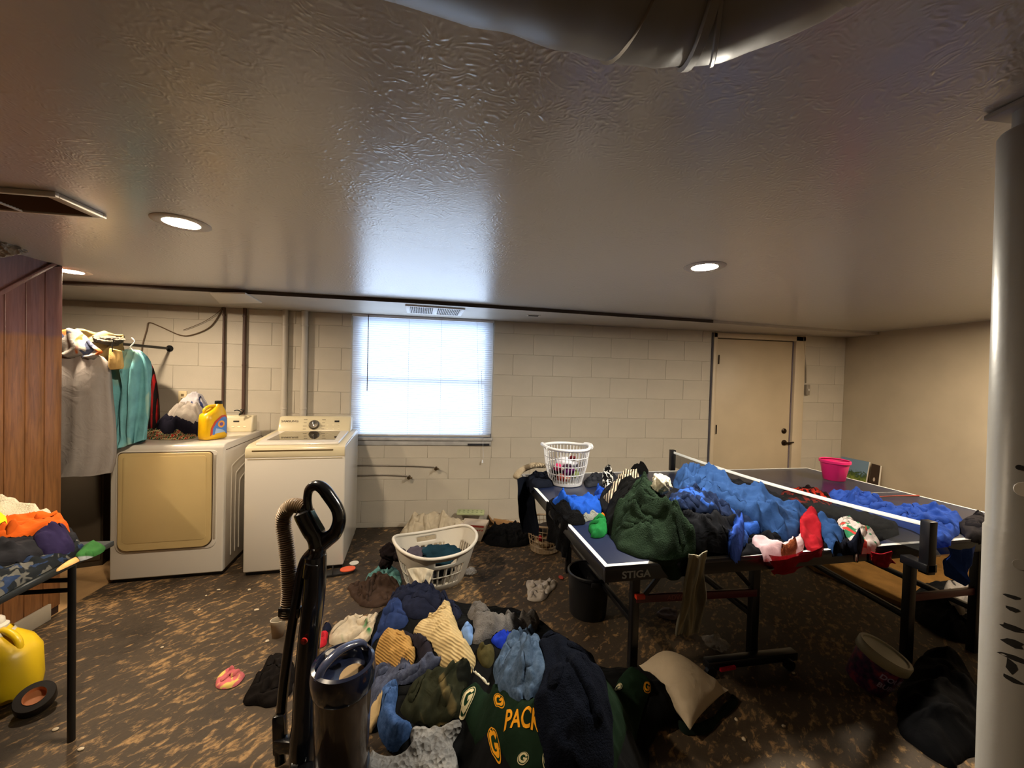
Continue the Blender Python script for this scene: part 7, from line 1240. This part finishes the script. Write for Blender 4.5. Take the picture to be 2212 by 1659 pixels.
FL('light_blue_sock', 'light blue sock behind the cream knit blanket', 'sock', cloth('baby_blue', '6f90c4'), [(0.050, 1.976, 0.303), (0.090, 1.980, 0.307), (0.113, 1.922, 0.309), (0.102, 1.865, 0.301), (0.075, 1.849, 0.295), (0.047, 1.917, 0.302)], th=.05, fold=.015, wl=.05)
FL('cream_blanket', 'cream cable knit blanket folded across the top of the pile', 'blanket', cloth('cream_cable', 'c4ac7c', 'knit', var=.12, sc=.8), [(-0.210, 2.121, 0.192), (-0.172, 2.174, 0.208), (-0.091, 2.218, 0.206), (-0.019, 2.254, 0.191), (0.019, 2.028, 0.292), (0.047, 1.911, 0.301), (0.102, 1.802, 0.285), (0.119, 1.776, 0.276), (0.092, 1.726, 0.254), (0.045, 1.741, 0.255), (-0.037, 1.791, 0.255), (-0.075, 1.867, 0.259)], th=.05, fold=.035, wl=.14, ang=.8, corners=True, flaps=2)
FL('camo_trousers', 'camouflage trousers in the front left of the pile', 'trousers', cloth('camo', '2a2c1f', 'camo', '6a5d3c', sc=.7, col3='11130f'), [(-0.208, 1.679, 0.127), (-0.173, 1.769, 0.149), (-0.106, 1.783, 0.188), (0.046, 1.757, 0.231), (0.097, 1.731, 0.225), (0.044, 1.661, 0.176), (0.038, 1.606, 0.127), (-0.064, 1.614, 0.095), (-0.152, 1.626, 0.108)], th=.04, fold=.045, wl=.08, ang=1.0)
FL('grey_jeans', 'grey blue jeans draped below the golden knit sweater', 'jeans', cloth('grey_denim', '363c50', 'denim'), [(-0.392, 2.039, 0.073), (-0.312, 1.975, 0.077), (-0.194, 1.868, 0.166), (-0.081, 1.837, 0.229), (-0.033, 1.804, 0.240), (-0.122, 1.797, 0.195), (-0.174, 1.790, 0.158), (-0.264, 1.810, 0.132), (-0.312, 1.806, 0.101), (-0.326, 1.721, 0.081), (-0.369, 1.825, 0.039), (-0.375, 1.963, 0.040)], th=.035, fold=.045, wl=.05, ang=.5)
FL('blue_jeans', 'bright blue jeans leg curling at the front left of the pile', 'jeans', cloth('bright_denim', '2c4874', 'denim'), [(-0.327, 1.755, 0.077), (-0.315, 1.824, 0.086), (-0.246, 1.824, 0.129), (-0.213, 1.765, 0.143), (-0.237, 1.713, 0.129), (-0.203, 1.646, 0.115), (-0.152, 1.614, 0.103), (-0.154, 1.588, 0.085), (-0.198, 1.580, 0.074), (-0.249, 1.603, 0.073), (-0.307, 1.682, 0.077)], th=.05, fold=.05, wl=.06, ang=1.2)
FL('denim_jacket', 'faded light denim jacket on top of the pile', 'jacket', cloth('faded_denim', '36485e', 'denim'), [(0.194, 1.757, 0.263), (0.228, 1.813, 0.276), (0.319, 1.933, 0.266), (0.507, 2.199, 0.097), (0.386, 1.592, 0.454), (0.358, 1.516, 0.473), (0.365, 1.432, 0.479), (0.358, 1.386, 0.467), (0.307, 1.371, 0.438), (0.287, 1.351, 0.415), (0.276, 1.409, 0.425), (0.253, 1.369, 0.393), (0.228, 1.401, 0.373), (0.221, 1.468, 0.373), (0.192, 1.486, 0.332), (0.190, 1.700, 0.232)], th=.05, fold=.055, wl=.09, ang=1.1, aniso=2.6)
FL('navy_fleece', 'big navy fleece blanket draped over the tallest part of the pile', 'blanket', cloth('navy_fleece', '090e1a', 'fleece', var=.2), [(0.351, 1.557, 0.449), (0.587, 2.193, 0.055), (0.490, 1.617, 0.460), (0.534, 1.597, 0.450), (0.745, 2.046, 0.049), (0.589, 1.472, 0.397), (0.588, 1.353, 0.375), (0.561, 1.255, 0.337), (0.511, 1.122, 0.215), (0.315, 1.135, 0.225), (0.302, 1.240, 0.344), (0.284, 1.296, 0.374), (0.307, 1.350, 0.421), (0.369, 1.417, 0.468)], th=.05, fold=.03, wl=.2, aniso=1.3, edge=.06, flaps=5)
FL('white_hem_strap', 'thin white strap running from the cream blanket to the dark clothes', 'strap', cloth('off_white_sock', 'd8d2bc', var=.1), [(0.092, 1.745, 0.291), (0.104, 1.744, 0.291), (0.176, 1.695, 0.263), (0.168, 1.692, 0.261)], th=.012, fold=.002, round_=1, wob=0, flaps=0)
# printed emblems and lettering on the sports blanket
M_gold = cloth('gold_print', 'd8921c', var=.1); M_crm = cloth('cream_print', 'c9bd96', var=.1)
def onb(x, y):
    i = (x-S4.x0)/S4.res; j = (y-S4.y0)/S4.res; i0, j0 = int(i), int(j); a, b = i-i0, j-j0; H = H_blanket
    return float(H[i0, j0]*(1-a)*(1-b)+H[i0+1, j0]*a*(1-b)+H[i0, j0+1]*(1-a)*b+H[i0+1, j0+1]*a*b)+.004
def emblem(c, ax, ay, mo, mi, mg):
    """oval emblem: outer ring, inner field and a G shaped bar, laid on the blanket"""
    c = Vector(c[:2]); ax, ay = Vector(ax), Vector(ay)
    def at(r, a, d): p = c+ax*(r*math.cos(a))+ay*(r*math.sin(a)); return (p.x, p.y, onb(p.x, p.y)+d)
    def ring(r0, r1, d, m, a0=0, a1=2*PI, nm='emblem_ring'):
        n = 40; k = 4; mb = MB(); mb.sheet([[at(r0+(r1-r0)*q/k, a0+(a1-a0)*i/n, d) for i in range(n+1)] for q in range(k+1)]); return obj(nm, mb, m, SB, world=True, ang=180, fix=False)
    ring(.02, 1.0, .0, mo); ring(.02, .9, .001, mi, nm='emblem_field'); ring(.45, .78, .002, mg, .5, 2*PI-.35, nm='emblem_letter')
    mb = MB(); mb.sheet([[at(math.hypot(u, v), math.atan2(v, u), .0022) for u in (.05, .2, .4, .6, .75)] for v in (-.26, -.14, -.02, .08)]); obj('emblem_bar', mb, mg, SB, world=True, ang=180, fix=False)
M_grn = cloth('emblem_green', '14301c')
EM = [[(0.163, 1.371, 0.250), (0.180, 1.341, 0.263), (0.154, 1.425, 0.247)], [(0.187, 1.452, 0.306), (0.201, 1.440, 0.325), (0.178, 1.501, 0.288)], [(0.076, 1.636, 0.172), (0.107, 1.640, 0.178), (0.092, 1.667, 0.196)], [(0.321, 1.203, 0.311), (0.339, 1.194, 0.308), (0.326, 1.219, 0.328)], [(0.543, 1.274, 0.358), (0.570, 1.290, 0.346), (0.559, 1.306, 0.368)], [(0.884, 1.633, 0.167), (0.903, 1.636, 0.163), (0.896, 1.653, 0.171)], [(0.740, 1.627, 0.171), (0.761, 1.624, 0.172), (0.753, 1.647, 0.179)], [(0.246, 1.245, 0.283), (0.262, 1.231, 0.289), (0.253, 1.251, 0.299)]]
for k, e_ in enumerate(EM):
    c, a, b = [Vector(p[:2]) for p in e_]; emblem(c, (a-c), (b-c), M_gold if k in (0, 1, 4, 5) else M_crm, M_grn, M_gold if k in (0, 1, 4, 5) else M_crm)
def lettering(body, p0, p1, ptop, size, m):
    p0, p1, pt = Vector(p0[:2]), Vector(p1[:2]), Vector(ptop[:2]); x = (p1-p0); y = (pt-p0); c = p0+x/2+y/2
    M = Matrix(((x.x/1.0, y.x, 0, c.x), (x.y, y.y, 0, c.y), (0, 0, 1, 0), (0, 0, 0, 1)))
    w = len(body)*.62; text('lettering', body, 1.3, M @ Matrix.Diagonal((1/w, 1/.95, 1, 1)), m, SB, bold=.03, conform=onb, sub=3)
L_ = [(0.207, 1.332, 0.299), (0.324, 1.239, 0.346), (0.221, 1.369, 0.335)]; lettering('PACKERS', L_[0], (L_[0][0]+(L_[1][0]-L_[0][0])*1.25, L_[0][1]+(L_[1][1]-L_[0][1])*1.25), L_[2], 1, M_gold)
# pillow
def pillow(name, label, corners, h, m):
    a, b, c, d = [Vector(p) for p in corners]; n = 40; top = []; bot = []
    for i in range(n+1):
        u = i/n; r1, r2 = [], []
        for j in range(n+1):
            v = j/n; p = a.lerp(b, u).lerp(d.lerp(c, u), v); cen = (a+b+c+d)/4
            pin = .10*(math.sin(PI*u)*(1-math.sin(PI*v)**.5) + math.sin(PI*v)*(1-math.sin(PI*u)**.5)); p = p.lerp(cen, pin)
            t = (max(0, math.sin(PI*u))*max(0, math.sin(PI*v)))**.55; w = float(folds(np.array(p.x), np.array(p.y), .12, .4, 2, 5))*.018*(1-t)*min(1, t*6)
            r1.append(p+Vector((0, 0, h*t*.62+w))); r2.append(p-Vector((0, 0, h*t*.38)))
        top.append(r1); bot.append(r2)
    mb = MB(); mb.sheet(top); mb.sheet(bot)
    zmin = min(v[2] for v in mb.v); mb.v = [(x, y, z-zmin+.003) for x, y, z in mb.v]
    return tag(obj(name, mb, m, ang=180), label, 'pillow')
pillow('pillow', 'plump cream pillow on the floor beside the sports blanket under the table edge', [(0.951, 1.846, 0.060), (1.128, 1.928, 0.060), (1.324, 1.675, 0.040), (1.016, 1.505, 0.030)], .17, cloth('cream_pillow', 'b0a088', var=.08))
tag(obj('dark_cloth', drape(S4, [(0.990, 1.604, 0.000), (1.021, 1.511, 0.000), (1.149, 1.541, 0.000), (1.380, 1.663, 0.000), (1.374, 1.718, 0.000), (1.272, 1.648, 0.000), (1.067, 1.549, 0.000)], .015, .02, .06, seed=77), cloth('dark_green_scrap', '17211c'), ang=180), 'dark green cloth under the cream pillow', 'cloth')
# black bucket
bk = thing('black_bucket', 'black plastic bucket standing by the near left table leg', 'bucket', (.885, 2.44, 0))
M_bkt = mat('charcoal_plastic', '16171a', .4)
obj('bucket_wall', MB().lathe([(0, 0), (.115, 0), (.118, .006), (.133, .27), (.127, .27), (.112, .01), (0, .01)], n=48, cap0=False, cap1=False), M_bkt, bk); obj('rim', MB().lathe([(.133, .258), (.14, .262), (.14, .274), (.133, .28), (.126, .276)], n=48, cap0=False, cap1=False), M_bkt, bk)
obj('handle_lug', bx(-.03, .03, -.146, -.13, .235, .265), M_bkt, bk, bevel=.004)
tag(obj('bucket_trash', crumple((.885, 2.44, .10), (.1, .1, .08), 3, .4, 4), mat('black_bag_film', '121316', .18), ang=180), 'black bin bag inside the black bucket', 'bag')
# wire basket under the table end
wb_c = (0.818, 3.324, 0.000)
grid_basket('wire_basket', 'beige wire basket full of crumpled clothes under the left end of the table', (wb_c[0]-.01, wb_c[1]+.06, .003), .125, .16, .25, mat('beige_wire', '9a8468', .4), 26, 4, .0028, .009, .008, False)
inner((wb_c[0]-.01, wb_c[1]+.06, 0), .1, .2, [
    ('white_cloth', 'cream cloth at the bottom of the beige wire basket', 'cloth', cloth('cream_rag', 'a58d6c', 'print', '5a4634'), 0, 0, .07, .1, .1, .055),
    ('red_sock', 'red sock high on the left of the beige wire basket', 'sock', cloth('crimson', 'b32530'), -.09, -.05, .20, .035, .03, .03),
    ('red_sock', 'second red sock lower in the beige wire basket', 'sock', cloth('crimson', 'b32530'), -.06, -.08, .13, .025, .025, .025),
    ('grey_shirt', 'grey shirt filling the top of the beige wire basket', 'shirt', cloth('dim_grey', '3f3a36'), .02, .02, .17, .09, .09, .06),
    ('black_sock', 'black sock in front inside the beige wire basket', 'sock', cloth('soft_black', '0a0a0a'), .05, -.07, .13, .05, .04, .03)], 31, 'clothes in the wire basket')
# takeaway box, carton lid and cardboard by the wall
tb = thing('takeaway_box', 'white takeaway box with red lettering tipped against the cream sheet', 'box', (0.193, 3.632, 0.000), rz=-.25)
obj('box_body', MB().loft([[(-.07, -.05, .003), (.07, -.05, .003), (.07, .05, .003), (-.07, .05, .003)], [(-.115, -.085, .14), (.12, -.085, .14), (.12, .07, .14), (-.115, .07, .14)]]), mat('white_card', 'c2b3a2', .6), tb, bevel=.003)
obj('red_band', bx(-.10, .10, -.087, -.083, .148, .166), mat('red_card', '98352c', .6), tb); obj('box_lid', bx(-.115, .12, -.086, .07, .14, .168), mat('white_card', 'c2b3a2', .6), tb, bevel=.002)
text('box_lettering', 'Lay Fry', .028, frame((.02, -.088, .115), (1, 0, .0), (0, -.25, 1)), mat('red_card', '98352c', .6), tb, world=False) if False else None
for i in range(5): obj('printed_mark', MB().beam((-.01+i*.022, -.0815, .116), (.004+i*.022, -.0815, .122+.004*(i % 2)), .002, .008), mat('red_card', '98352c', .6), tb)
el = thing('egg_carton', 'pale green egg carton lid resting on the white takeaway box', 'carton', ((0.174, 3.830, 0.170)), rz=-.1)
el.location.z = .170
obj('lid_tray', bx(-.15, .12, -.05, .07, 0, .022), mat('pale_green_card', '9fa67c', .7), el, bevel=.006)
for i in range(6):
    for j in range(2): obj('dimple', MB().lathe([(0, .0225), (.011, .0225), (.006, .026), (0, .026)], (-.125+i*.043, -.02+j*.05, 0), 10), mat('green_card_dark', '7d8660', .7), el)
cf = thing('cardboard_box', 'flattened brown cardboard box lying by the wall under the table end', 'box', (0.531, 3.890, 0.000), rz=.1)
obj('base_flap', bx(-.17, .2, -.1, .12, .002, .01), mat('brown_card', '8c683e', .8), cf, bevel=.001)
obj('side_flap', MB().box((.03, .1, .07), (.3, .006, .14), rot=Matrix.Rotation(-.5, 3, 'X')), mat('brown_card', '8c683e', .8), cf, bevel=.001); obj('end_flap', MB().box((-.14, .03, .06), (.006, .16, .12), rot=Matrix.Rotation(-.7, 3, 'Y')), mat('brown_card', '8c683e', .8), cf, bevel=.001)
tag(obj('paper_sheet', MB().sheet([[Vector((0.358, 3.784, 0.000))+Vector((i*.03, j*.02, .014+.006*math.sin(i+j*.7))) for i in range(9)] for j in range(6)]), mat('white_paper', 'c5bcae', .6), ang=180), 'crumpled white paper sheet in front of the flattened cardboard', 'paper')
# rag, papers, shoe, cups, debris
FL('white_rag', 'crumpled white rag lying alone on the floor left of the black bucket', 'rag', cloth('white_rag', 'a39a90', var=.1), [(0.531, 2.850, 0.000), (0.643, 2.828, 0.000), (0.778, 2.829, 0.000), (0.745, 2.742, 0.000), (0.681, 2.674, 0.000), (0.634, 2.587, 0.000), (0.543, 2.584, 0.000), (0.503, 2.609, 0.000), (0.543, 2.722, 0.000)], th=.015, fold=.035, wl=.05, ang=.9)
FL('pale_paper', 'pale paper under the shirt hanging off the table', 'paper', cloth('dull_paper', '7a6f6c', var=.1), [(1.318, 2.383, 0.000), (1.441, 2.439, 0.000), (1.491, 2.382, 0.000), (1.426, 2.290, 0.000), (1.345, 2.326, 0.000)], th=.01, fold=.02, wl=.06)
FL('black_cloth', 'black cloth on the floor left of the vacuum cleaner', 'cloth', cloth('dusty_black', '14100e'), [(-0.934, 1.882, 0.010), (-0.953, 1.979, 0.010), (-0.954, 2.090, 0.010), (-0.946, 2.194, 0.010), (-0.890, 2.210, 0.010), (-0.785, 2.105, 0.010), (-0.735, 1.924, 0.010), (-0.769, 1.860, 0.010), (-0.855, 1.879, 0.010)], th=.04, fold=.05, wl=.08)
m = MB(); c0 = Vector((-1.067, 2.048, 0.000)); S5 = S4
FL('fabric_flower', 'pink and yellow floral scrap lying on the bare floor', 'cloth', cloth('pink_yellow', 'c4686a', 'print', 'c9b060', sc=1.1), [(-1.126, 2.026, 0.000), (-1.152, 2.087, 0.000), (-1.120, 2.120, 0.000), (-1.112, 2.138, 0.000), (-1.066, 2.109, 0.000), (-1.016, 2.085, 0.000), (-1.010, 2.031, 0.000), (-1.037, 1.989, 0.000), (-1.080, 1.993, 0.000)], th=.015, fold=.03, wl=.035, flaps=3)
FL('tan_card', 'tan sheet of card between vacuum and jeans', 'paper', cloth('tan_paper', 'b09a72', var=.08), [(-0.367, 1.776, 0.000), (-0.321, 1.800, 0.000), (-0.281, 1.716, 0.000), (-0.336, 1.678, 0.000), (-0.373, 1.714, 0.000)], th=.006, fold=.004, corners=True, wob=0, flaps=0)
sh = thing('sandal', 'black sandal with orange sole lying by the front corner of the washer', 'shoe', (-0.879, 3.075, 0.000), rz=.25)
obj('sole', MB().loft([ringpts((0, 0, z), (.13, 0, 0), (0, .045, 0), 28, .8) for z in (.002, .02)]), mat('black_rubber', '0e0d0d', .6), sh, bevel=.004)
obj('orange_insole', MB().loft([ringpts((.085, 0, z), (.055, 0, 0), (0, .04, 0), 24, .9) for z in (.02, .03)]), mat('coral_orange', 'c2502e', .5), sh, bevel=.003); obj('strap', MB().tube(arc([(-.02, -.045, .01), (-.02, -.03, .05), (-.02, .03, .05), (-.02, .045, .01)], 5), .01, 8, flat=.4), mat('black_rubber', '0e0d0d', .6), sh)
tag(obj('lid_disc', MB().lathe([(0, .002), (.035, .002), (.035, .006), (0, .006)], (-0.785, 3.236, 0.000), 20), mat('white_cap', 'd8d2c4', .4)), 'small white disc on the floor right of the sandal', 'lid')
cu = thing('paper_cup', 'crushed pale paper cup on the floor left of the vacuum hose', 'cup', (-0.987, 2.372, 0.000), rz=.3)
obj('cup_wall', MB().lathe([(.028, 0), (.04, .1), (.037, .1), (.026, .004)], n=28, cap0=False, cap1=False, sy=.75), mat('pale_cup', 'b9ab94', .5), cu, solid=.001); obj('cup_base', MB().lathe([(0, .003), (.027, .003), (.027, .006), (0, .006)], n=20, sy=.75), mat('pale_cup', 'b9ab94', .5), cu)
CL = ['behind the paper cup', 'left of the folding table leg line', 'near the dryer corner, larger', 'below the washer front edge', 'under the folding table, nearest the tape roll', 'at the bottom left of the picture', 'far right of the pillow', 'right of the pillow bottom corner', 'just right of the dark green cloth', 'right of the ivory basket', 'beside the one right of the ivory basket', 'under the middle of the table', 'midway between dryer and folding table leg', 'right of the pillow top', 'left of the vacuum hose base', 'in the open floor before the dryer']
rnd = random.Random(12); lab0 = 'tiny pale crumb on the worn floor'
for i, p in enumerate([(-1.026, 2.333, 0.000), (-1.599, 2.912, 0.000), (-1.636, 2.841, 0.000), (-1.396, 2.895, 0.000), (-1.628, 1.844, 0.000), (-1.445, 1.737, 0.000), (1.485, 1.528, 0.000), (1.258, 1.489, 0.000), (1.292, 1.581, 0.000), (0.340, 2.827, 0.000), (0.356, 2.852, 0.000), (2.265, 2.012, 0.000), (-1.582, 2.680, 0.000), (1.804, 1.810, 0.000), (-1.229, 2.648, 0.000), (-1.557, 2.332, 0.000)]):
    lab0 = 'tiny pale crumb on the worn floor '+CL[i]
    tag(obj('crumb', crumple((p[0], p[1], .004), (.008+.007*rnd.random(), .006+.005*rnd.random(), .005), i, .3, 2, 2), mat('pale_crumb', 'b8a78c', .7)), lab0, 'crumb', 'pale crumbs scattered over the floor')
tag(obj('red_scrap', crumple((0.823, 2.875, 0.006), (.02, .03, .006), 4, .3, 3), cloth('coral_scrap', 'a5483c'), ang=180), 'small coral scrap on the floor just left of the black bucket', 'scrap')
tag(obj('clear_bag', crumple((0.119, 2.990, 0.020), (.05, .05, .025), 8, .5, 4, 3), mat('clear_film', '9a948c', .15, alpha=.45), ang=180), 'clear plastic bag right of the ivory oval basket', 'bag')
tag(obj('plastic_wrap', crumple((1.512, 2.037, 0.030), (.07, .06, .035), 18, .6, 4, 3), mat('clear_film', '9a948c', .15, alpha=.45), ang=180), 'crinkled clear plastic wrap on the floor beneath the table', 'plastic wrap')
# tan slab painted as lamplight on the floor, with dark bag, right of table
rg = obj('lit_floor_slab', MB().prism([(p[0], p[1]) for p in [(3.046, 3.178, 0.000), (2.942, 2.794, 0.000), (3.106, 2.278, 0.000), (3.157, 1.882, 0.000), (3.544, 1.963, 0.000), (4.532, 2.634, 0.000), (4.454, 3.512, 0.000)]][::-1], .002, .035), cloth('lamplit_floor_tan', '7c5c30', 'fleece'), bevel=.006); tag(rg, 'golden tan slab painted as lamplit floor under the right end of the table', 'painted light')
S6 = Surf(2.6, 4.4, 1.1, 3.4, lambda X, Y: np.where(X > 3.15, .036, .002), .01)
tag(obj('duffel', drape(S6, [(3.149, 2.284, 0.040), (2.995, 2.091, 0.040), (3.006, 1.932, 0.040), (3.124, 1.900, 0.040), (3.531, 2.041, 0.040), (3.887, 2.277, 0.040), (3.696, 2.417, 0.040), (3.399, 2.411, 0.040)], .14, .05, .12, seed=9, edge=.1), cloth('black_canvas', '0f1012'), ang=180), 'black bag on the tan painted light patch behind the right table legs', 'bag')
tag(obj('newspaper', drape(S6, [(3.294, 2.205, 0.200), (3.117, 2.012, 0.200), (3.210, 1.974, 0.200), (3.544, 2.184, 0.200), (3.528, 2.259, 0.200)], .02, .03, .05, seed=19), cloth('newsprint', '8f8a86', 'camo', '3a3838', sc=2), ang=180), 'crumpled newspaper on the black bag behind the table leg', 'newspaper')
# tilted tub with label and the black cloth at lower right
tbx = Vector((2.089, 1.644, 0.000)); tub = thing('plastic_tub', 'purple labelled tub with cloudy lid, leaning on the black cloth under the table', 'tub', (tbx.x, tbx.y+.04, .03), rot=(.22, .3, 0))
s = NT('tub_label'); c = s.co(); n = s.noise(30, 3, c); r = s.ramp(n, 0, [(.35, '1d1536'), (.5, '4a2350'), (.65, '8a3b4e')]); s.base(r); s.b.inputs['Roughness'].default_value = .3
obj('tub_wall', MB().lathe([(0, 0), (.08, 0), (.084, .006), (.098, .17)], n=40, cap1=False), s.m, tub)
obj('tub_lid', MB().lathe([(.104, .155), (.107, .16), (.107, .20), (.103, .206), (.092, .204), (.088, .197), (0, .196)], n=40, cap0=False, cap1=False), mat('cloudy_lid', '8e8a72', .4), tub)
tm = mat('tub_print', '9b8fae', .5)
for body, z in (('DOUBLE', .115), ('BUBBLE', .07)):
    def bend(): pass
    t_ = text('tub_lettering', body, .036, Matrix.Identity(4), tm, tub, world=False, bold=.001, sub=1); me = t_.data
    for v in me.vertices: a = v.co.x/.094-PI/2; rr_ = .0955+(z-.09)*.08+v.co.y*.08; v.co = Vector((math.cos(a)*rr_, math.sin(a)*rr_, z+v.co.y))
S7 = Surf(1.7, 3.1, 1.0, 2.3, lambda X, Y: np.zeros(X.shape)+.001, .01)
tag(obj('black_coat', drape(S7, [(2.462, 1.762, 0.050), (2.660, 1.851, 0.050), (2.838, 1.865, 0.050), (2.870, 1.830, 0.050), (2.724, 1.669, 0.050), (2.614, 1.529, 0.050), (2.273, 1.323, 0.050), (2.045, 1.296, 0.050), (2.036, 1.268, 0.050), (1.989, 1.289, 0.050), (1.971, 1.355, 0.050), (1.972, 1.444, 0.050), (2.201, 1.629, 0.050)], .13, .07, .16, seed=23, edge=.1), cloth('coat_black', '08080a'), ang=180), 'black coat heaped on the floor beside the steel post', 'coat')
